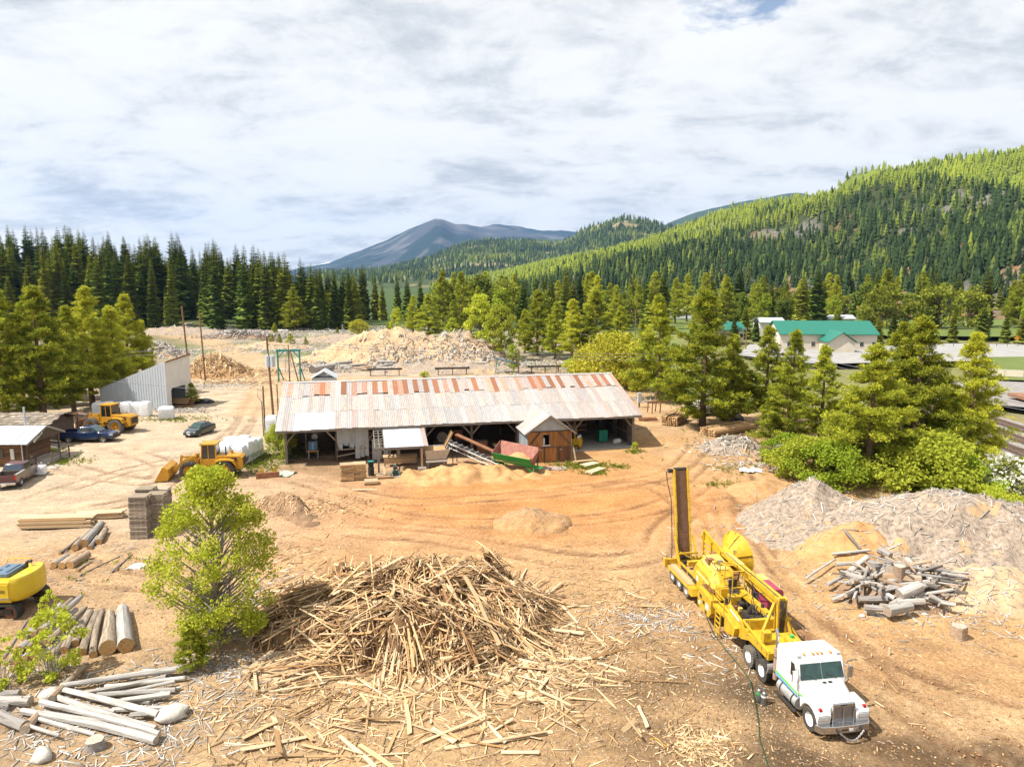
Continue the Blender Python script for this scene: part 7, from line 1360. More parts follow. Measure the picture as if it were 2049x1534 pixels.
# ------------------------------------------------------------------ logs
def log(label, a, b, r0, r1, mat='log_bark', end='log_end', group=None, name='log', cat='log', n=12, segs=5):
    a, b = Vector(a), Vector(b); L = (b - a).length; q = MB(); secs = []; wob = sr.uniform(-.02, .02) * L; ph = sr.uniform(0, 6)
    for i in range(segs + 1):
        t = i / segs; r = r0 + (r1 - r0) * t; r *= 1 + sr.uniform(-.05, .05); secs.append([(L * t, wob * math.sin(math.pi * t) + r * math.cos(2 * math.pi * k / n) * (1 + .06 * math.sin(3 * k + ph)), r * math.sin(2 * math.pi * k / n) * (1 + .06 * math.sin(2 * k + ph))) for k in range(n)])
    q.loft(secs, cap=False); q.k = 1; m_ = len(q.v)
    q.add([(0, 0, 0)] + secs[0], [(0, 1 + (k + 1) % n, 1 + k) for k in range(n)]); q.add([(L, 0, 0)] + secs[-1], [(0, 1 + k, 1 + (k + 1) % n) for k in range(n)])
    for s in range(sr.randint(1, 4)):
        t = sr.uniform(.1, .9); an = sr.uniform(0, 6.28); q.k = 0; rr = r0 + (r1 - r0) * t; q.cyl((L * t, rr * .8 * math.cos(an), rr * .8 * math.sin(an)), (L * t + .05, rr * 1.25 * math.cos(an), rr * 1.25 * math.sin(an)), rr * .16, rr * .1, 5)
    o = q.build(name, [mat, end], None, True, ang=40); o.location = a; o.rotation_euler = (b - a).to_track_quat('X', 'Z').to_euler(); return tag(o, label, cat, group)
def glog(label, p, q, r0, r1, z=0., mat='log_bark', end='log_end', group=None):
    a, b = G(*p), G(*q); a.z = ground_z(a.x, a.y) + r0 * .92 + z; b.z = ground_z(b.x, b.y) + r1 * .92 + z; return log(label, a, b, r0, r1, mat, end, group)
glog('thick debarked log at the right end of the decked logs', (253, 1308), (246, 1226), .40, .30, 0, 'log_bleach')
glog('thick split log second from the right of the decked logs', (217, 1312), (221, 1232), .42, .22, 0, 'log_bark')
glog('slim straight log left of the two thick decked logs', (187, 1316), (205, 1224), .19, .14, 0); glog('slim log third from the thick ones in the decked row', (165, 1310), (195, 1230), .21, .17, 0); glog('short pale log in the middle of the decked row', (150, 1290), (180, 1232), .20, .22, 0); glog('log lying under the lime sapling in the decked row', (128, 1305), (168, 1228), .2, .2, .0)
for k, (ex_, ey_, zz_) in enumerate([(30, 1328, 0), (48, 1322, 0), (66, 1318, 0), (84, 1316, 0), (102, 1314, 0), (40, 1316, .3), (58, 1311, .3), (76, 1306, .3), (94, 1302, .3), (50, 1302, .58), (68, 1296, .58), (86, 1290, .58)]):
    glog('slender log with an orange cut end in the leftmost stacked deck', (ex_, ey_), (ex_ + 78, ey_ - 74), .16 + .02 * (k % 3), .13, zz_, 'log_grey' if k % 2 else 'log_bark', 'log_end', 'slender logs stacked at the left')
glog('thick bark log of the small trio below the lumber bundles', (168, 1098), (203, 1053), .30, .24, 0, 'log_grey'); glog('log lying left of the thickest in the small trio', (150, 1104), (182, 1068), .24, .2, 0, 'log_bark'); glog('short log right of the small trio', (198, 1092), (212, 1066), .22, .22, 0, 'log_bark'); glog('thin log end under the trio', (180, 1103), (196, 1078), .15, .14, 0, 'log_grey'); glog('dark thin pole beside the small trio', (120, 1112), (160, 1078), .1, .08, 0, 'log_dark')
glog('short brown split log pair, thicker piece', (141, 1140), (176, 1118), .27, .27, 0, 'log_brown'); glog('short brown log left of the split one', (124, 1140), (150, 1122), .25, .24, 0, 'log_brown'); glog('grey short log at the left of the brown split ones', (108, 1138), (136, 1120), .2, .2, 0, 'log_grey'); glog('broken orange slab beside the brown split logs', (155, 1146), (184, 1126), .1, .06, 0, 'log_brown'); glog('dark branch lying right of the brown logs', (222, 1148), (265, 1112), .07, .03, 0, 'log_dark'); glog('long thin dark stick behind the decked logs', (160, 1154), (240, 1116), .05, .03, 0, 'log_dark'); glog('dark leaning pole at the left edge', (10, 1330), (58, 1252), .08, .06, .3, 'log_dark')
gp_ = [((45, 1428), (313, 1490), .17, .21), ((83, 1416), (320, 1480), .16, .13), ((115, 1402), (313, 1462), .17, .14), ((130, 1392), (318, 1442), .15, .19), ((122, 1384), (382, 1347), .15, .19), ((164, 1394), (332, 1361), .12, .15), ((195, 1397), (352, 1386), .14, .16), ((244, 1411), (342, 1401), .15, .17), ((225, 1425), (345, 1420), .12, .12), ((262, 1440), (332, 1436), .13, .15), ((90, 1432), (240, 1452), .15, .12), ((320, 1392), (362, 1380), .12, .1), ((150, 1372), (260, 1358), .08, .06), ((70, 1440), (190, 1472), .12, .1), ((140, 1418), (300, 1470), .1, .12), ((100, 1398), (230, 1428), .11, .09), ((210, 1378), (372, 1362), .11, .13), ((180, 1405), (300, 1408), .09, .1), ((30, 1450), (120, 1480), .09, .08), ((250, 1392), (350, 1372), .08, .1)]
ORD = 'first second third fourth fifth sixth seventh eighth ninth tenth eleventh twelfth thirteenth fourteenth fifteenth sixteenth seventeenth eighteenth nineteenth twentieth twenty-first twenty-second twenty-third'.split()
gp_.sort(key=lambda v: -(v[0][1] + v[1][1]))
gp_ = [(a, b, c * .82, d * .82) for a, b, c, d in gp_]
for k, (p_, q_, r0, r1) in enumerate(gp_): glog(f'bleached grey pole, {ORD[k]} from the bottom of the fanned pile', p_, q_, r0, r1, .18 if k % 3 == 0 else 0.05, 'log_bleach', 'log_end_grey', 'bleached poles at the lower left')
for p_, q_, r, lb in [((0, 1440), (52, 1462), .24, 'thick grey log at the left edge below the bleached poles'), ((-15, 1408), (62, 1410), .22, 'splintered grey log at the left edge above the thick one'), ((-12, 1424), (18, 1420), .16, 'short grey log end at the left edge'), ((-10, 1395), (40, 1392), .18, 'grey log at the left edge under the sapling')]: glog(lb, p_, q_, r, r, 0, 'log_grey', 'log_end_grey')
glog('dark weathered beam crossing under the bleached poles', (50, 1468), (80, 1430), .2, .16, 0, 'log_brown', 'log_end_grey'); glog('dark weathered plank leaning above the bleached poles', (105, 1408), (168, 1342), .16, .14, .1, 'log_brown', 'log_end_grey')
# grey log pile on the right
hc = G(1795, 1195)
big = [((1748, 1150), (1842, 1160), .28, 1.35, 'log_brown'), ((1745, 1128), (1782, 1140), .30, 1.6, 'log_grey'), ((1760, 1100), (1782, 1112), .26, 1.75, 'log_grey'), ((1800, 1190), (1842, 1172), .33, .75, 'log_bleach'), ((1718, 1198), (1775, 1198), .2, .55, 'log_grey'), ((1730, 1215), (1775, 1218), .2, .3, 'log_grey'), ((1775, 1222), (1822, 1212), .3, .22, 'log_bleach'), ((1722, 1160), (1790, 1198), .17, 1.0, 'log_bleach'), ((1655, 1170), (1715, 1135), .13, 1.0, 'log_grey'), ((1672, 1128), (1735, 1125), .14, 1.45, 'log_bleach'), ((1665, 1108), (1740, 1100), .1, 1.7, 'log_bleach'), ((1690, 1060), (1722, 1098), .1, 1.9, 'log_dark'), ((1815, 1118), (1868, 1162), .13, 1.3, 'log_bleach'), ((1768, 1178), (1860, 1165), .2, .95, 'log_grey'), ((1790, 1205), (1850, 1202), .2, .4, 'log_grey'), ((1860, 1192), (1895, 1210), .16, .3, 'log_bleach'), ((1700, 1145), (1735, 1115), .2, 1.3, 'log_grey'), ((1612, 1158), (1672, 1118), .07, .15, 'log_bleach')]
lbs = ['long half-barked log across the middle of the right-hand pile', 'fat short grey log near the top of the right-hand pile', 'stubby grey block on top of the right-hand pile', 'fat pale block at the front right of the pile', 'grey log along the front left of the right-hand pile', 'low grey log below the front left one', 'round-ended pale block at the very front of the pile', 'long pale pole slanting across the front of the pile', 'grey pole sticking out at the left of the pile', 'pale pole at the upper left of the pile', 'thin pale pole crossing the top left of the pile', 'charred dark pole pointing up from the pile top', 'long pale pole sloping down the right of the pile', 'grey log under the half-barked one', 'grey log low at the front right of the pile', 'short pale log at the right foot of the pile', 'grey log leaning at the left of the pile', 'thin bleached pole lying left of the pile']
for (p_, q_, r, z_, m), lb in zip(big, lbs):
    def rest(p2):                       # let the log end come to rest on the heap
        z2 = 2.6
        while z2 > .05:
            g2 = G(*p2, z2)
            if z2 <= top_z(g2.x, g2.y) + r + .30: break
            z2 -= .04
        return g2
    log(lb, rest(p_), rest(q_), r, r * .9, m, 'log_end_grey')
for k in range(85):
    a_ = sr.uniform(0, 6.28); q_ = math.sqrt(sr.random()); x, y = hc.x + 3.3 * q_ * math.cos(a_), hc.y + 2.2 * q_ * math.sin(a_); z_ = top_z(x, y) + .15 + .35 * sr.random() * (1 - q_ * .5); L = sr.uniform(1.2, 3.0); az = sr.gauss(.0, .8) + (math.pi if sr.random() < .5 else 0); r = sr.choice((.05, .06, .08, .1, .14)); d = Vector((math.cos(az) * L / 2, math.sin(az) * L / 2, sr.uniform(-.25, .25) * L / 2)); c_ = Vector((x, y, z_))
    mm_ = sr.choice(('log_grey', 'log_grey', 'log_bleach', 'log_brown', 'log_dark')); sd_ = ('left' if x < hc.x - 1.1 else 'right' if x > hc.x + 1.1 else 'middle') + (' rear' if y > hc.y + .6 else ' front' if y < hc.y - .6 else '')
    log(f'{"thin" if r < .09 else "stout"} {dict(log_grey="grey", log_bleach="bleached", log_brown="brown", log_dark="blackened")[mm_]} pole in the {sd_} of the jumbled pile at the right', c_ - d, c_ + d, r, r * .85, mm_, 'log_end_grey', 'weathered logs of the right pile', n=9, segs=4)
def stump(label, p, r, h, mat='log_brown'):
    q = MB(); n = 14; secs = [[(rr * r * (1 + .1 * math.sin(3 * k)) * math.cos(2 * math.pi * k / n), rr * r * (1 + .1 * math.sin(5 * k + 1)) * math.sin(2 * math.pi * k / n), z) for k in range(n)] for rr, z in ((1.2, -.1), (1.05, h * .3), (1., h))]; q.loft(secs); o = q.build('stump', mat, None, True); e_ = MB().add([(x, y, z + .004) for x, y, z in secs[-1]], [tuple(range(n))]).build('cut_face', 'log_end_grey', o); o.location = p; return tag(o, label, 'stump')
stump('lone cut stump standing right of the grey log pile', G(1917, 1278), .36, .75); sp_ = G(1798, 1160, 1.4); sp_.z = top_z(sp_.x, sp_.y) + .1; stump('upright stump block on top of the grey log pile', sp_, .3, .75); stump('grey stump lying among the bleached poles at the lower left', G(191, 1494), .33, .35, 'log_grey')
def rock(label, p, r, grp=None):
    q = MB(); bm = bmesh.new(); bmesh.ops.create_icosphere(bm, subdivisions=2, radius=1)
    sd = sr.uniform(0, 99); q.add([(v.co.x * r * 1.3 * (1 + .5 * fbm(v.co.x + sd, v.co.y + v.co.z, 1.2, 2)), v.co.y * r * (1 + .5 * fbm(v.co.y + sd, v.co.z, 1.3, 2)), v.co.z * r * .7 * (1 + .2 * fbm(v.co.z + sd, v.co.x, 1.1, 2))) for v in bm.verts], [[v.index for v in f.verts] for f in bm.faces]); bm.free()
    o = q.build('boulder' if r > .3 else 'stone', 'rock', None, True, ang=60); o.location = p + Vector((0, 0, r * .35)); o.rotation_euler = (0, 0, sr.uniform(0, 6)); return tag(o, label, 'rock', grp)
rock('large pale boulder at the tip of the bleached poles', G(346, 1434), .52); rock('pale boulder near the bottom left corner', G(85, 1516), .36); rock('grey boulder above the bleached poles under the sapling', G(100, 1392), .34)
for k in range(11): rock('pale round stone at the foot of the grey log pile', G(1722 + k * 13 + sr.uniform(-6, 6), 1232 + sr.uniform(-8, 12)), sr.uniform(.12, .24), 'stones at the foot of the log pile')
for px, py in ((505, 985), (1500, 960)): pass
for k in range(30):
    px, py = sr.choice(((560, 660), (640, 740), (680, 735), (900, 735), (960, 728), (330, 662), (380, 660), (760, 735))); a = G(px + sr.uniform(-45, 45), py + sr.uniform(-6, 6)); az = sr.gauss(.1, .5); L = sr.uniform(3, 7); z_ = top_z(a.x, a.y) + .3; a.z = z_; d = Vector((math.cos(az) * L, math.sin(az) * L, sr.uniform(-.2, .3)))
    log('long grey log lying in the debris field behind the barn', a, a + d, sr.uniform(.25, .5), sr.uniform(.2, .4), sr.choice(('log_grey', 'log_bleach', 'log_brown')), 'log_end', 'logs in the far debris field', n=9, segs=3)
glog('hollow grey log left of the debris behind the barn', (625, 752), (668, 742), .75, .65, .5, 'log_grey', 'log_dark')

# ------------------------------------------------------------------ lumber, pallets, wrapped stacks
def bundle(label, a, b, w, h, nb, mat, name='lumber_bundle', strap=True, round_=False):
    a, b = Vector(a), Vector(b); L = (b - a).length; o = thing(name, label, 'lumber', a, math.atan2(b.y - a.y, b.x - a.x)); cols, rows_ = nb; bw, bh = w / cols, h / rows_
    if round_: ms = [MB().cyl((0, 0, 0), (L, 0, 0), bw * .48, n=8).mesh('post', mat, True)]
    else: ms = [MB().box(0, L * f, -bw * .48, bw * .48, 0, bh * .9).mesh('slat', m_) for f, m_ in ((1, mat), (.97, mat), (.9, 'board'))]
    for r in range(rows_):
        for c in range(cols):
            if r == rows_ - 1 and sr.random() < .15: continue
            inst('post' if round_ else 'slat', ms[(r * 7 + c * 3) % len(ms)], o, (sr.uniform(-.12, .12), -w / 2 + bw * (c + .5), .12 + bh * r + (bh / 2 if round_ else 0)), (0, 0, sr.uniform(-.004, .004)))
    for x in (L * .12, L * .85): MB().box(x - .06, x + .06, -w / 2, w / 2, 0, .115).build('bearer', 'timber_dark', o)
    if strap: MB().box(L * .8, L * .8 + .04, -w / 2 - .01, w / 2 + .01, .1, h + .15).build('strap', 'sign_white', o) if False else None
    return o
bundle('long pale bundle of fresh slats on the left yard', G(46, 1056), G(192, 1052), 1.1, .75, (9, 7), 'board_pale')
bundle('shorter pale slat bundle behind the long one', G(150, 1040), G(250, 1034), .9, .45, (7, 4), 'board_pale')
bundle('bundle of peeled posts stacked right of the barn', G(1338, 852), G(1362, 838), 2.2, 1.1, (9, 4), 'board', 'post_bundle', False, True); bundle('long row of peeled posts under the pines', G(1415, 872), G(1495, 858), 2.4, .8, (10, 3), 'board', 'post_bundle', False, True)
bundle('grey weathered lumber stack beside the bright shrubs', G(1516, 924), G(1545, 922), 1.2, .9, (5, 7), 'board_grey'); bundle('second grey lumber stack at the edge of the chip heap', G(1546, 948), G(1572, 940), 1.1, .8, (5, 6), 'board_grey')
bundle('low pile of pale boards on the ground beside the annex', G(1168, 936), G(1195, 930), .9, .22, (5, 2), 'board_pale'); bundle('yellow boards stacked at the annex corner', G(1152, 930), G(1190, 926), .7, .35, (4, 3), 'board'); bundle('boards lying on the slab in front of the annex', G(1178, 950), G(1206, 940), .8, .2, (4, 2), 'board_pale')
tag(MB().hexa([(-.0, -.12, 0), (2.2, -.05, 0), (2.2, .12, 0), (0, .12, 0), (0, -.12, .05), (2.2, -.05, .05), (2.2, .12, .05), (0, .12, .05)]).build('plank', 'board_pale'), 'single pale plank lying on the soil in front of the barn', 'board').location = G(705, 980, .06)
for (p_, L, az, w) in [((1000, 1480), 4.4, 14, .22), ((1130, 1262), 2.1, -16, .28), ((560, 1470), 3.2, -62, .2), ((1105, 1180), 2.4, 62, .12)]:
    o = inst('plank', board_mesh(L, w, .05, 'board_pale'), None, G(*p_, .08), (0, 0, R(az))); tag(o, {1000: 'longest pale beam along the bottom of the scrap pile', 1130: 'thick pale beam at the right of the scrap pile', 560: 'wide pale plank at the bottom left of the scrap pile', 1105: 'thin pale plank behind the right of the scrap pile'}[p_[0]], 'board')
pal = MB()
for k in range(6): pal.box(-.6, .6, -.5 + k * .18, -.5 + k * .18 + .1, .115, .137)
pal.k = 1
for y in (-.5, -.04, .42): pal.box(-.6, .6, y, y + .08, .022, .115)
pal.k = 0
for k in range(4): pal.box(-.6 + k * .37, -.6 + k * .37 + .1, -.5, .5, 0, .022)
palm = pal.mesh('pallet', ['pallet_wood', 'timber_grey']); paly = palm.copy(); paly.materials[0] = MAT['board_pale']; paly.materials[1] = MAT['board']  # darker stringer wood paints the shade in the gaps between decks
for ci, (px, py, n, rz, lb) in enumerate([(284, 1076, 23, 4, 'pallet in the front left column of the tall stack by the cottonwood'), (318, 1066, 22, 6, 'pallet in the right column of the tall stack by the cottonwood'), (296, 1058, 23, 3, 'pallet in the rear left column of the tall stack by the cottonwood'), (325, 1050, 21, 5, 'pallet in the rear right column of the tall stack by the cottonwood')]):
    c_ = G(px, py)
    for k in range(n): o = inst('pallet', palm, None, c_ + Vector((sr.uniform(-.03, .03) + .004 * k, sr.uniform(-.03, .03), .139 * k + .03)), (0, 0, R(rz) + sr.uniform(-.03, .03))); tag(o, f'{ORD[k]} pallet from the ground, ' + lb[10:], 'pallet', 'stacked grey pallets')
for ci, (px, py, n, lb) in enumerate([(695, 960, 11, 'yellow pallet in the left stack in front of the barn cladding'), (720, 958, 11, 'yellow pallet in the right stack in front of the barn cladding'), (742, 967, 2, 'low yellow pallet right of the stacks in front of the barn')]):
    c_ = G(px, py)
    for k in range(n): o = inst('pallet', paly, None, c_ + Vector((sr.uniform(-.05, .05), sr.uniform(-.05, .05), .139 * k + .05)), (0, 0, BRZ + sr.uniform(-.06, .06))); tag(o, f'yellow pallet, {ORD[k]} from the ground, ' + lb[14:], 'pallet', 'yellow pallets in front of the barn')
def wrapped(label, p, rz, w, d, h, grp=None, base=None):
    o = thing('wrapped_pallet', label, 'wrapped pallet', p, rz, grp); b = MB(); n = 20; secs = []
    for z, s in ((.14, .98), (.3, 1.02), (h * .55, .99), (h * .8, 1.02), (h * .95, .93), (h, .72), (h + .02, .2)):
        secs.append([((w / 2 * s) * max(-1, min(1, 1.35 * math.cos(2 * math.pi * (k + .5) / n))) * (1 + sr.uniform(-.02, .02)), (d / 2 * s) * max(-1, min(1, 1.35 * math.sin(2 * math.pi * (k + .5) / n))) * (1 + sr.uniform(-.02, .02)), z + sr.uniform(-.03, .03)) for k in range(n)])
    b.loft(secs); b.build('plastic_wrap', 'wrap_white', o, True, ang=60)
    if base:
        q = MB(); q.loft([[(x * 1.015, y * 1.015, z) for x, y, _ in s_] for s_, z in ((secs[0], .15), (secs[1], h * .42))]); q.build('bag_load', base, o, True, ang=60)
    MB().box(-w / 2, w / 2, -d / 2, d / 2, 0, .13).build('pallet_base', 'board_grey', o); return o
k = 0
for i in range(3):
    for j in range(4):
        p = G(428 + i * 25, 934 - i * 1) + Vector((.1 * j + .05 * i + sr.uniform(-.06, .06), 1.27 * j, 0)); wrapped(f'white wrapped load, {ORD[j]} row back, {("left", "middle", "right")[i]} column of the block by the loader', p, R(-4) + sr.uniform(-.05, .05), 1.24, 1.24, 2.1 + sr.uniform(-.15, .2), 'white wrapped loads by the bucket loader', 'bag_dark' if j == 0 else ('wrap_clear' if i == 2 else None))
for k in range(6): wrapped('white wrapped load in the row behind the yellow log loader', G(186 + k * 19, 836 + (k % 2)) + Vector((0, 1.5, 0)), R(2), 1.3, 1.2, 1.9 + .15 * (k % 2), 'white loads behind the log loader')
wrapped('tall white wrapped stack beside the poles at the barn corner', G(546, 884), R(8), 1.3, 1.3, 3.1, None, 'wrap_clear'); wrapped('white tarped mound-shaped load in front of the white shed', G(334, 838), R(20), 1.9, 1.5, 1.7); wrapped('white wrapped load under the pines beside the shrubs', G(1560, 908), R(0), 1.5, 1.3, 1.5)
wrapped('pair of white sacks beside the maroon pickup', G(82, 950), R(10), .9, .7, .95)
o = thing('white_tank', 'white box tank standing under the pines right of the barn', 'tank', G(1395, 832), R(4)); MB().box(0, 4.6, 0, 2.2, .3, 2.1).build('shell', 'house_white', o, bevel=.08); [MB().box(x, x + .15, .1, 2.1, 0, .3).build('skid', 'dark_metal', o) for x in (.5, 3.9)]
o = MB().loft([[(x, -1.0, .0), (x, 1.0, .0), (x, .8, .5 + .3 * math.sin(x * 2)), (x, -.7, .45 + .25 * math.cos(x * 3))] for x in (-1.5, -.9, -.3, .3, .9, 1.5)]).build('tarp_bundle', 'tarp_black', None, True); o.location = G(1462, 838); tag(o, 'black tarp bundle under the pines', 'tarp')
o = MB().loft([[(x, -1.0, .0), (x, .9, .0), (x, .6, .5 + .2 * math.sin(x * 3)), (x, -.5, .6 + .25 * math.cos(x * 3))] for x in (-1.6, -.9, -.3, .3, .9, 1.6)]).build('tarp_bundle', 'tarp_black', None, True); o.location = G(404, 806); tag(o, 'black tarp heap beside the white shed', 'tarp')
def sheet_scrap(label, p, sx_, sy_, mat, h=.25, seed=1.):
    n = 12; X, Y = np.meshgrid(np.linspace(-sx_, sx_, n), np.linspace(-sy_, sy_, n)); X, Y = X.ravel(), Y.ravel(); Z = np.array([top_z(p.x + x, p.y + y) + .03 + h * abs(fbm(x, y, 1.6, 3, seed)) for x, y in zip(X, Y)]); o = grid_mesh('plastic_sheet', X + p.x + .15 * np.sin(Y * 3), Y + p.y, Z, n, n, mat); return tag(o, label, 'sheet')
sheet_scrap('crumpled silver tarp at the left foot of the scrap pile', G(545, 1216), .9, .5, 'tarp_silver', .35, 3.); sheet_scrap('crumpled grey plastic left of the scrap pile top', G(600, 1185), .5, .5, 'tarp_blue', .4, 5.); sheet_scrap('white plastic scrap behind the cottonwood', G(275, 1135), .45, .35, 'wrap_white', .2, 7.); sheet_scrap('white scrap sheet beside the orange chip heap', G(1502, 944), 1.1, .6, 'wrap_white', .5, 9.); sheet_scrap('green netting beside the barn left corner', G(568, 950), .9, .8, 'wrap_clear', .3, 11.); sheet_scrap('scrap tin lying in front of the annex', G(1095, 938), 1.9, .5, 'tin_rusty_grey', .15, 13.); sheet_scrap('small blue rag by the bleached poles', G(198, 1360), .22, .16, 'truck_blue', .12, 15.)

# ------------------------------------------------------------------ machines in front of and inside the barn
hp0 = BP(22.2, -7.0); ho = thing('feed_hopper', 'green and red sawdust hopper on green legs in front of the barn annex', 'hopper', hp0, R(-24)); kp = P_(ho)
def quadp(q, pts, t=.04):
    a, b, c, d = [Vector(v) for v in pts]; n_ = (b - a).cross(d - a).normalized() * t; q.hexa([a, b, c, d, a + n_, b + n_, c + n_, d + n_])
fw = kp('front_panel', 'hopper_green', lambda q: quadp(q, [(-2.0, -.55, .95), (2.0, -.55, .75), (2.0, -1.05, 1.55), (-2.0, -1.05, 1.85)]))
for k in range(6): x = -1.9 + k * .76; kp('panel_rib', 'hopper_green', lambda q: q.bar((x, -.58, .92 - .05 * k / 2), (x, -1.1, 1.84 - .055 * k), .06, .05), fw)
kp('back_panel', 'hopper_red', lambda q: quadp(q, [(-2.0, .1, .95), (2.0, .1, .75), (2.0, 1.15, 2.25), (-2.0, 1.15, 2.6)])); kp('end_panel', 'hopper_red', lambda q: quadp(q, [(1.98, -.55, .75), (1.98, .1, .75), (2.15, 1.15, 2.25), (2.1, -1.05, 1.5)])); kp('end_panel', 'hopper_red', lambda q: quadp(q, [(-2.0, -.55, .95), (-2.0, .1, .95), (-2.15, 1.15, 2.6), (-2.1, -1.05, 1.8)])); kp('trough', 'hopper_green', lambda q: quadp(q, [(-2.1, -.6, .92), (2.9, -.6, .62), (2.9, .15, .62), (-2.1, .15, .92)]))
kp('sawdust_load', 'sawdust', lambda q: q.loft([[(x, -.75, 1.0), (x, .6, 1.2), (x, .3 + .1 * math.sin(x * 3), 1.55 + .3 * math.sin(x * 2.1 + 1)), (x, -.5, 1.45 + .15 * math.cos(x * 4))] for x in (-1.8, -1.2, -.6, 0, .6, 1.2, 1.8)]), smooth=True)
for x, y in ((-1.5, -.7), (-1.5, .5), (2.2, -.7), (2.2, .5)): kp('leg', 'hopper_green', lambda q: q.bar((x, y, -.1), (x, y * .8, .95), .1))
kp('leg_brace', 'hopper_green', lambda q: (q.bar((-1.5, -.7, .2), (-.6, -.6, .8), .06), q.bar((2.2, -.7, .1), (1.4, -.6, .7), .06)))
ca, cb2 = BP(16.3, -2.6, 2.2), BP(21.2, -6.6, .45); cv = thing('lattice_conveyor', 'white lattice-sided conveyor sloping down to the green hopper', 'conveyor', ca, 0)
d_ = cb2 - ca; sd_ = Vector((-d_.y, d_.x, 0)).normalized(); up_ = d_.normalized().cross(sd_) * -1
if up_.z < 0: up_ = -up_
cvp = P_(cv)
for s in (-.4, .4):
    o = cvp('side_truss', 'plastic_white', lambda q: (q.bar(sd_ * s, d_ + sd_ * s, .06), q.bar(sd_ * s - up_ * .45, d_ + sd_ * s - up_ * .45, .06)))
    for k in range(14): a_, b_ = d_ * (k / 14) + sd_ * s, d_ * ((k + 1) / 14) + sd_ * s; cvp('lattice_bar', 'steel_light', lambda q: q.bar(a_ - (up_ * .45 if k % 2 else Vector()), b_ - (Vector() if k % 2 else up_ * .45), .035), o)
cvp('belt', 'dark_metal', lambda q: q.bar(up_ * .06, d_ + up_ * .06, .6, .05)); cvp('roller', 'steel_light', lambda q: [q.cyl(d_ * (k / 10) + sd_ * .38 + up_ * .1, d_ * (k / 10) - sd_ * .38 + up_ * .1, .06, n=8) for k in range(11)])
cvp('second_chute', 'rust_metal', lambda q: q.bar(Vector((.6, 1.2, .5)), d_ + Vector((.2, 1.0, .6)), .5, .12)); cvp('trestle', 'dark_metal', lambda q: (q.bar(d_ * .1 + sd_ * .4, d_ * .1 + sd_ * .4 - Vector((0, 0, 2.)), .08), q.bar(d_ * .1 - sd_ * .4, d_ * .1 - sd_ * .4 - Vector((0, 0, 2.)), .08), q.bar(d_ * .95 + sd_ * .4, d_ * .95 + sd_ * .4 - Vector((0, 0, .5)), .08), q.bar(d_ * .95 - sd_ * .4, d_ * .95 - sd_ * .4 - Vector((0, 0, .5)), .08)))
bn = thing('steel_bin', 'grey steel hopper bin with a plank chute between lean-to and conveyor', 'bin', BP(13.7, -4.3), BRZ + R(4)); kp = P_(bn)
kp('shell', 'steel_light', lambda q: (quadp(q, [(.0, -.6, 1.0), (1.9, -.6, 1.0), (2.3, -.9, 2.0), (-.2, -.9, 2.0)]), quadp(q, [(0, .6, 1.), (1.9, .6, 1.), (2.3, .9, 2.1), (-.2, .9, 2.1)]), quadp(q, [(0, -.6, 1), (0, .6, 1), (-.2, .9, 2.1), (-.2, -.9, 2.)]), quadp(q, [(1.9, -.6, 1), (1.9, .6, 1), (2.3, .9, 2.1), (2.3, -.9, 2.)]), q.box(0, 1.9, -.6, .6, .96, 1.0))); kp('sawdust_load', 'sawdust', lambda q: q.hexa([(0, -.6, 1.1), (1.9, -.6, 1.1), (1.9, .6, 1.1), (0, .6, 1.1), (-.15, -.8, 1.85), (2.1, -.8, 1.7), (2.1, .8, 1.95), (-.15, .8, 2.05)]))
kp('stand', 'steel', lambda q: [q.bar((x, y, -.1), (x, y, 1.0), .1) for x in (.15, 1.75) for y in (-.5, .5)]); kp('skirt', 'plastic_white', lambda q: q.box(-.1, 2.1, -.72, -.66, .75, .92)); kp('plank_chute', 'board', lambda q: (quadp(q, [(1.9, -.4, 2.0), (1.9, .3, 2.0), (2.7, .3, 3.5), (2.7, -.4, 3.5)]), q.bar((1.9, -.42, 2.08), (2.7, -.42, 3.6), .05, .16), q.bar((1.9, .33, 2.08), (2.7, .33, 3.6), .05, .16)))
def machine(name, label, cat, p, rz, parts):
    o = thing(name, label, cat, p, rz)
    for n_, m_, f in parts: P_(o)(n_, m_, f)
    return o
machine('band_saw', 'blue machine on a stand in the left bay of the barn', 'saw', BP(2.6, 2.0, .08), BRZ, [('stand', 'steel', lambda q: [q.bar((x, y, 0), (x, y, .8), .1) for x in (-.45, .45) for y in (-.5, .5)]), ('base', 'board', lambda q: q.box(-.6, .6, -.7, .7, .8, .95)), ('housing', 'slate_panel', lambda q: (q.box(-.45, .45, -.5, .5, .95, 1.9), q.cyl((-.0, -.56, 1.4), (0, -.5, 1.4), .3, n=14))), ('guide', 'truck_blue', lambda q: q.box(-.12, .12, -.6, -.56, 1.0, 1.8))])
machine('work_lamp_rig', 'white disc lamp rig hanging in the left bay of the barn', 'lamp', BP(1.8, 3.4, .08), BRZ, [('arm', 'steel', lambda q: (q.bar((0, 0, 0), (0, 0, 2.6), .1), q.bar((0, 0, 2.6), (1.2, 0, 2.3), .08))), ('disc', 'plastic_white', lambda q: q.lathe([(0, 0), (.3, .05), (.32, .1), (0, .12)], (.9, -.2, 2.0), 14))])
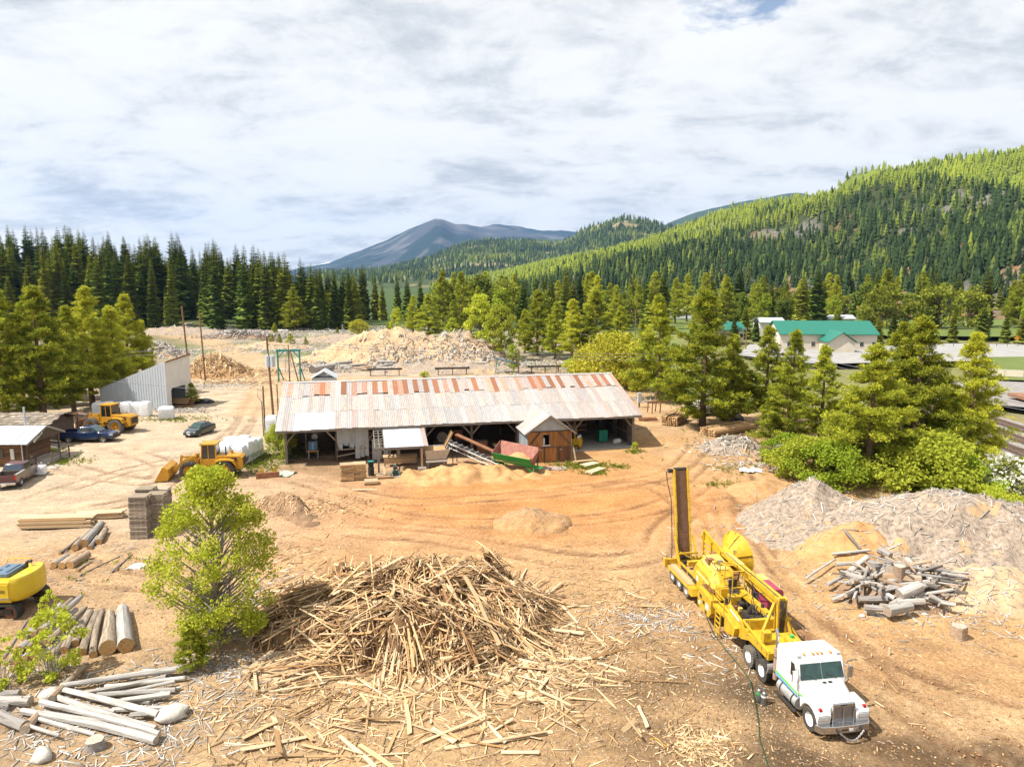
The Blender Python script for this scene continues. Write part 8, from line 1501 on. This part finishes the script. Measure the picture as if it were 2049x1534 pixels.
machine('tool_bench', 'cluttered work bench under the lean-to roof', 'bench', BP(11.2, -2.4), BRZ, [('bench_top', 'timber_tan', lambda q: q.box(-1.6, 1.8, -.6, .5, .9, 1.0)), ('leg', 'timber_dark', lambda q: [q.box(x, x + .1, y, y + .1, 0, .9) for x in (-1.5, 1.6) for y in (-.5, .3)]), ('vise_stand', 'steel', lambda q: (q.box(-.2, .1, -.3, 0, 1.0, 1.6), q.bar((-.9, -.3, 1.0), (-.9, -.3, 1.9), .12), q.bar((-1.0, -.3, 1.9), (.3, -.3, 1.8), .08))), ('front_board', 'timber_tan', lambda q: q.box(-1.5, 1.7, -.62, -.58, .3, .85))])
machine('saw_carriage', 'dark saw carriage and log turner deep in the centre bay', 'saw', BP(17.5, 4.2, .08), BRZ, [('bed', 'dark_metal', lambda q: (q.box(-2.2, 3.2, -.5, .5, .5, .8), *[q.box(x, x + .12, -.45, .45, 0, .5) for x in (-2, .4, 2.9)])), ('head', 'rust_metal', lambda q: q.box(.2, 1.1, -.4, .6, .8, 1.9)), ('wheel', 'steel', lambda q: q.cyl((-1.2, -.6, 1.2), (-1.2, -.5, 1.2), .6, n=18))])
machine('tool_crate', 'brown wooden crate standing in the centre bay', 'crate', BP(20.2, .6, .08), BRZ, [('box', 'plank_brown', lambda q: q.box(-.55, .55, -.4, .4, 0, 1.3)), ('lid', 'timber_dark', lambda q: q.box(-.6, .6, -.45, .45, 1.31, 1.38))]); machine('lumber_cart', 'cart stacked with boards in the centre bay', 'cart', BP(22.4, .9, .08), BRZ, [('deck', 'timber_dark', lambda q: q.box(-.9, .9, -.5, .5, .55, .65)), ('boards', 'board', lambda q: [q.box(-.9, .95, -.5 + .25 * k, -.28 + .25 * k, .66 + .0, .78) for k in range(4)]), ('post', 'timber_dark', lambda q: [q.box(x, x + .08, -.5, .5, 0, .55) for x in (-.8, .7)])])
machine('green_cabinet', 'green metal cabinet in the right bay of the barn', 'cabinet', BP(34.6, 2.6, .12), BRZ, [('body', 'hopper_green', lambda q: q.box(-.5, .5, -.4, .4, .1, 1.4)), ('door', 'teal', lambda q: (q.box(-.47, -.02, -.42, -.405, .15, 1.35), q.box(.02, .47, -.42, -.405, .15, 1.35))), ('foot', 'dark_metal', lambda q: q.box(-.45, .45, -.35, .35, 0, .1))]); machine('white_drum', 'white plastic drum lying in the right bay of the barn', 'drum', BP(35.9, 1.2, .12), BRZ + .5, [('barrel', 'plastic_white', lambda q: q.cyl((-.4, 0, .3), (.4, 0, .3), .28, n=14)), ('band', 'steel_light', lambda q: (q.cyl((-.2, 0, .3), (-.16, 0, .3), .29, n=14), q.cyl((.16, 0, .3), (.2, 0, .3), .29, n=14)))])
machine('lumber_rack', 'rack of brown boards at the back of the right bay', 'rack', BP(32.4, 6.5, .12), BRZ, [('upright', 'timber_dark', lambda q: [q.box(x, x + .12, -.4, .4, 0, 2.6) for x in (-1.4, 0, 1.3)]), ('shelf_boards', 'board_brown', lambda q: [q.box(-1.6, 1.5, -.4, .4, z, z + .16) for z in (.6, 1.2, 1.8, 2.3)])])
machine('black_bucket', 'black bucket on a drum beside the yellow pallets', 'bucket', BP(8.35, -5.6), BRZ, [('drum', 'dark_metal', lambda q: q.cyl((0, 0, 0), (0, 0, .75), .3, n=14)), ('bucket', 'tarp_black', lambda q: q.cyl((0, 0, .76), (0, 0, 1.35), .24, .3, 14)), ('rim', 'teal', lambda q: q.cyl((0, 0, 1.33), (0, 0, 1.37), .315, n=14))])
machine('pile_of_offcuts', 'low pile of offcuts in front of the lean-to post', 'offcuts', BP(9.6, -6.6), BRZ, [('offcut', 'board', lambda q: q.box(-.9, .8, -.5, -.2, 0, .14)), ('offcut', 'board_pale', lambda q: q.bar((-.8, 0, .2), (.9, .1, .22), .35, .06)), ('offcut', 'board_grey', lambda q: q.bar((-.7, .3, .3), (.6, -.2, .3), .25, .06)), ('offcut', 'board_pale', lambda q: q.bar((0, -.2, .3), (-.1, .25, 1.0), .2, .05))])
machine('grinder_stand', 'green A-frame pump stand in front of the lean-to', 'stand', BP(10.6, -6.6), BRZ, [('frame', 'teal', lambda q: (q.bar((-.5, -.3, 0), (0, 0, 1.1), .08), q.bar((.5, -.3, 0), (0, 0, 1.1), .08), q.bar((0, .5, 0), (0, 0, 1.1), .08))), ('pump', 'dark_metal', lambda q: (q.box(-.25, .25, -.2, .3, .1, .5), q.cyl((-.2, 0, .9), (.2, 0, .9), .2, n=10))), ('foot_plate', 'steel_light', lambda q: q.box(-.5, .5, -.5, .0, 0, .08))])
machine('scrap_loader_forks', 'rusty pallet forks with yellow brackets lying at the barn left corner', 'forks', G(535, 956), R(14), [('plate', 'rust_metal', lambda q: q.box(-1., 1.1, -.12, .12, 0, .55)), ('bracket', 'yellow', lambda q: (q.prism([(-.7, .55), (-.3, .55), (-.5, 1.1)], 0, .3), q.prism([(.5, .55), (.9, .55), (.75, 1.1)], 0, .3))), ('tine', 'rust_metal', lambda q: (q.bar((-.7, 0, .1), (-.7, 1.2, .1), .12, .08), q.bar((.7, 0, .1), (.7, 1.2, .1), .12, .08)))])
machine('rust_frame', 'rusty red steel frame right of the barn', 'frame', G(1318, 826), R(20), [('rail', 'rust_metal', lambda q: (q.bar((-1.2, 0, 1.5), (2.0, .3, 1.55), .16), q.bar((-1.2, 1.2, 1.4), (2.0, 1.5, 1.45), .16))), ('leg', 'rust_metal', lambda q: [q.bar((x, y, 0), (x + .1, y, 1.5), .12) for x in (-1.1, .2) for y in (0, 1.2)])]); machine('steel_scrap', 'pile of rusty steel scrap beside the barn right end', 'scrap', G(1296, 842), R(5), [('beam', 'rust_metal', lambda q: (q.bar((-1.2, 0, .15), (1.3, .2, .2), .25), q.bar((-.8, .6, .3), (1.0, -.3, .4), .2), q.bar((-1, .9, .15), (1.4, 1.0, .15), .3)))])
machine('bin_tower', 'narrow pale tin post box beside the barn right corner', 'post', G(1279, 815), R(8), [('post', 'timber_dark', lambda q: q.box(-.1, .1, -.1, .1, 0, 1.2)), ('box', 'tin_white', lambda q: q.box(-.25, .25, -.2, .2, .7, 2.2))])
for k, (px, pz_, lb) in enumerate([(770, 752, 'dark steel conveyor bed behind the barn, left one'), (905, 750, 'dark steel conveyor bed behind the middle of the barn roof'), (1090, 746, 'dark steel conveyor bed behind the right of the barn roof')]):
    machine('roller_bed', lb, 'conveyor', G(px, pz_), R(8), [('bed', 'dark_metal', lambda q: q.box(-3.4, 3.4, -.4, .4, 1.2, 1.5)), ('leg', 'rust_metal', lambda q: [q.box(x, x + .15, -.35, .35, 0, 1.2) for x in (-2.8, 0, 2.7)])])
machine('inclined_conveyor', 'green inclined conveyor with a blue top behind the barn', 'conveyor', G(1015, 748), R(-8), [('deck', 'slate_panel', lambda q: q.bar((-2.5, 0, 3.2), (2.6, 0, 2.0), .9, .2)), ('frame', 'teal', lambda q: (q.bar((-2.5, .4, 3.0), (2.6, .4, 1.8), .12), q.bar((-2.0, 0, 3.0), (-2.4, 0, 0), .14), q.bar((2.3, 0, 2.0), (2.3, 0, 0), .14), q.bar((-2.4, 0, 0), (2.3, 0, 1.8), .1)))])
gn = G(580, 764); gw = (G(603, 762) - G(558, 764)).length; gh2 = height_for(701, gn.y)
machine('gantry_frame', 'teal steel gantry frame behind the barn with yellow hoist straps', 'gantry', G(558, 764), R(2), [('top_beam', 'teal', lambda q: q.bar((-.2, 0, gh2), (gw + .2, 0, gh2), .25, .35)), ('leg', 'teal', lambda q: q.bar((0, 0, 0), (0, 0, gh2), .25)), ('leg', 'teal', lambda q: q.bar((gw, 0, 0), (gw, 0, gh2), .25)), ('rear_leg', 'teal', lambda q: (q.bar((0, 0, gh2 * .5), (.3, 2.2, 0), .15), q.bar((gw, 0, gh2 * .5), (gw + .2, 2.2, 0), .15))), ('knee_brace', 'teal', lambda q: (q.bar((0, 0, gh2 - 1.4), (1.3, 0, gh2), .15), q.bar((gw, 0, gh2 - 1.4), (gw - 1.3, 0, gh2), .15))), ('hoist', 'teal', lambda q: q.box(gw * .45, gw * .55, -.15, .15, gh2 - .8, gh2 - .2)), ('strap', 'sawdust', lambda q: (q.bar((gw * .4, 0, gh2 - .5), (gw * .33, 0, gh2 - 3.4), .16, .05), q.bar((gw * .55, 0, gh2 - .5), (gw * .6, 0, gh2 - 3.), .16, .05)))])
# bottles by the truck, hose, small things
for k, (px, py, lb, m) in enumerate([(1518, 1402, 'steel gas cylinder with a green band beside the truck', 'label_green'), (1528, 1408, 'steel gas cylinder with a white label beside the truck', 'plastic_white')]):
    machine('gas_cylinder', lb, 'gas cylinder', G(px, py), 0, [('bottle', 'cyl_steel', lambda q: q.lathe([(0, 0), (.12, 0), (.13, .03), (.13, .45), (.1, .55), (.04, .6), (.04, .66), (0, .66)], (0, 0, 0), 16, 'z')), ('band', m, lambda q: q.lathe([(.105, .36), (.134, .36), (.134, .44), (.105, .44)], (0, 0, 0), 16, 'z')), ('valve', 'chrome', lambda q: (q.cyl((0, 0, .66), (0, 0, .76), .03, n=8), q.cyl((-.06, 0, .74), (.06, 0, .74), .025, n=8)))])
hpts = [(1412, 1215), (1415, 1240), (1428, 1268), (1452, 1300), (1478, 1330), (1500, 1360), (1506, 1385), (1512, 1412), (1518, 1450), (1520, 1480), (1530, 1510), (1545, 1560)]
q = MB(); q.tube([G(*p_, .04) + Vector((0, 0, .03)) for p_ in hpts], .022, 6); tag(q.build('garden_hose', 'hose_green', None, True), 'dark green hose trailing along the ground beside the truck', 'hose')
tag(MB().tube([G(1300 + k * 8, 1480 - 6 * math.sin(k * 1.1) + k * 1.5, .04) for k in range(14)], .018, 5).build('rope', 'yellow', None, True), 'thin yellow rope on the splinters left of the truck', 'rope')
o = MB().box(-.02, .02, -.06, .06, 0, .45).build('survey_stake', 'board_pale'); o.location = G(1779, 1312); tag(o, 'single pale stake standing in the soil right of the truck', 'stake')

# ------------------------------------------------------------------ poles and wires
def pole(label, base, top_row, r=.14, lean=0., extras=None, mat='pole_wood'):
    p = G(*base); h = height_for(top_row, p.y); o = thing('utility_pole', label, 'pole', p); MB().cyl((0, 0, -.3), (lean, 0, h), r, r * .75, 10).build('shaft', mat, o, True)
    if extras == 'transformer':
        for s in (-.32, .35): q = P_(o)('transformer', 'transformer', lambda q: (q.cyl((s, -.2, h * .62), (s, -.2, h * .62 + 1.5), .32, n=14),), smooth=True); P_(o)('bushing', 'plastic_white', lambda q: q.cyl((s, -.2, h * .62 + 1.5), (s, -.2, h * .62 + 1.75), .06, n=6), q)
        P_(o)('cross_arm', 'pole_wood', lambda q: q.bar((-1.2, 0, h - .5), (1.2, 0, h - .5), .1, .14))
    if extras == 'arm': P_(o)('cross_arm', 'pole_wood', lambda q: q.bar((-1.2, 0, h - .4), (1.2, 0, h - .4), .1, .14)); [P_(o)('insulator', 'plastic_white', lambda q: q.cyl((s, 0, h - .33), (s, 0, h - .15), .05, n=6)) for s in (-1.1, 0.6, 1.1)]
    if extras == 'conduit': P_(o)('conduit', 'steel', lambda q: q.cyl((-.22, 0, 0), (-.22, 0, h * .7), .07, n=8)); P_(o)('service_loop', 'wire', lambda q: q.tube([(-.2, 0, h * .9), (-.6, 0, h * .95), (-.7, 0, h * .8), (-.3, 0, h * .7)], .03, 5))
    return o, p + Vector((lean, 0, h))
p1, T1 = pole('tall bare pole rising behind the white shed', (384, 790), 612, .16, -.7); p2, T2 = pole('tall bare pole in front of the slab pile', (411, 763), 625, .16, -.3); p3, T3 = pole('utility pole with two grey transformers left of the barn', (547, 832), 672, .17, -.4, 'transformer'); p4, T4 = pole('thin pole beside the transformer pole', (557, 832), 768, .1); p5, T5 = pole('service pole with conduit at the barn left corner', (531, 872), 772, .12, 0, 'conduit')
p6, T6 = pole('upright pole inside the teal gantry', (580, 768), 690, .13); p7, T7 = pole('leaning brown pole beside the teal gantry', (599, 768), 700, .13, -1.4); p8, T8 = pole('wooden pole behind the right half of the barn roof', (1037, 752), 700, .13); p9, T9 = pole('thin pole behind the barn among the pines', (1113, 748), 716, .1); p10, T10 = pole('far utility pole with a white box left of the green roof', (1492, 700), 655, .16, 0, 'arm'); p11, T11 = pole('far brown pole above the pine clump', (1270, 700), 620, .15, 0, 'arm'); p12, T12 = pole('far pole in the valley centre', (930, 660), 596, .18, 0, 'arm')
pole('pole hidden in the left pines', (102, 800), 700, .15, 0, 'arm')
def wire(label, a, b, sag, r=.026):
    a, b = Vector(a), Vector(b); q = MB(); q.tube([a.lerp(b, t) - Vector((0, 0, 4 * sag * t * (1 - t))) for t in [k / 14 for k in range(15)]], r, 4); tag(q.build('overhead_wire', 'wire', None, True), label, 'wire')
zL = height_for(690, G(102, 800).y)
Lp = G(102, 800) + Vector((0, 0, zL - 1.))
for k, dz in enumerate((0, -.55)): wire(['upper wire from the left pines to the transformer pole', 'lower wire from the left pines to the transformer pole'][k], Lp + Vector((0, 0, dz)), T3 + Vector((0, 0, dz - .4)), .8)
wire('slack wire crossing in front of the white shed', G(102, 800) + Vector((0, 0, 5.)), T5 + Vector((0, 0, -.4)), 1.0, .024)
for k in range(3): wire(['top wire over the barn ridge', 'middle wire over the barn ridge', 'lowest wire over the barn ridge'][k], T3 + Vector((0, 0, -.4 - .35 * k)), AT(1560, 110) + Vector((0, 0, 7.6 - .5 * k)), 1.2, .024)
for k in range(4): wire(['highest wire past the right pines', 'second wire past the right pines', 'third wire past the right pines', 'lowest wire past the right pines'][k], AT(1560, 110) + Vector((0, 0, 7.6 - .5 * k)), AT(2300, 62) + Vector((0, 0, 6.4 - .75 * k)), .6, .03)
wire('service drop from the transformer pole to the barn', T3 + Vector((0, 0, -2)), BP(0, 1, 4.2), .5, .014)
# chain-link fence, pale wall and netting of the ball field at the right
fa, fb = G(1935, 752), G(2300, 770)
o = thing('field_fence', 'low pale fence along the ball field at the right edge', 'fence', fa, math.atan2((fb - fa).y, (fb - fa).x)); Lf = (fb - fa).length
for k in range(int(Lf / 3)): MB().box(k * 3, k * 3 + .08, -.04, .04, 0, 1.9).build('post', 'steel_light', o); MB().box(k * 3 + .1, k * 3 + 2.98, -.02, .02, .3, 1.6).build('panel', 'cream_wall', o)
o = thing('roadside_fence', 'thin dark railing along the road beyond the parking lot', 'fence', G(1800, 694), 0)
for k in range(16): MB().box(k * 3, k * 3 + .1, -.05, .05, 0, 1.2).build('post', 'timber_dark', o); MB().box(k * 3 + .11, k * 3 + 2.99, -.03, .03, .95, 1.1).build('rail', 'timber_dark', o)
o = thing('warning_sign', 'orange diamond warning sign on the far road', 'sign', G(2033, 692), 0); MB().box(-.05, .05, -.05, .05, 0, 2.2).build('post', 'steel', o); MB().prism([(0, 1.5), (.7, 2.2), (0, 2.9), (-.7, 2.2)], -.1, -.06).build('plate', 'lamp_amber', o)
# ------------------------------------------------------------------ the air: thin even haze over the whole valley
hm = bpy.data.materials.new('haze'); hm.use_nodes = True; hn = hm.node_tree.nodes; hn.clear()
pv = hn.new('ShaderNodeVolumePrincipled'); pv.inputs['Color'].default_value = (.30, .55, 1., 1); pv.inputs['Density'].default_value = 4.3e-5; pv.inputs['Anisotropy'].default_value = .2
ho_ = hn.new('ShaderNodeOutputMaterial'); hm.node_tree.links.new(pv.outputs[0], ho_.inputs['Volume'])
MAT['haze'] = hm
tag(MB().box(-5000, 5000, -500, 10750, -60, 960).build('haze', 'haze'), 'thin blue haze filling the valley', 'haze', kind='stuff')
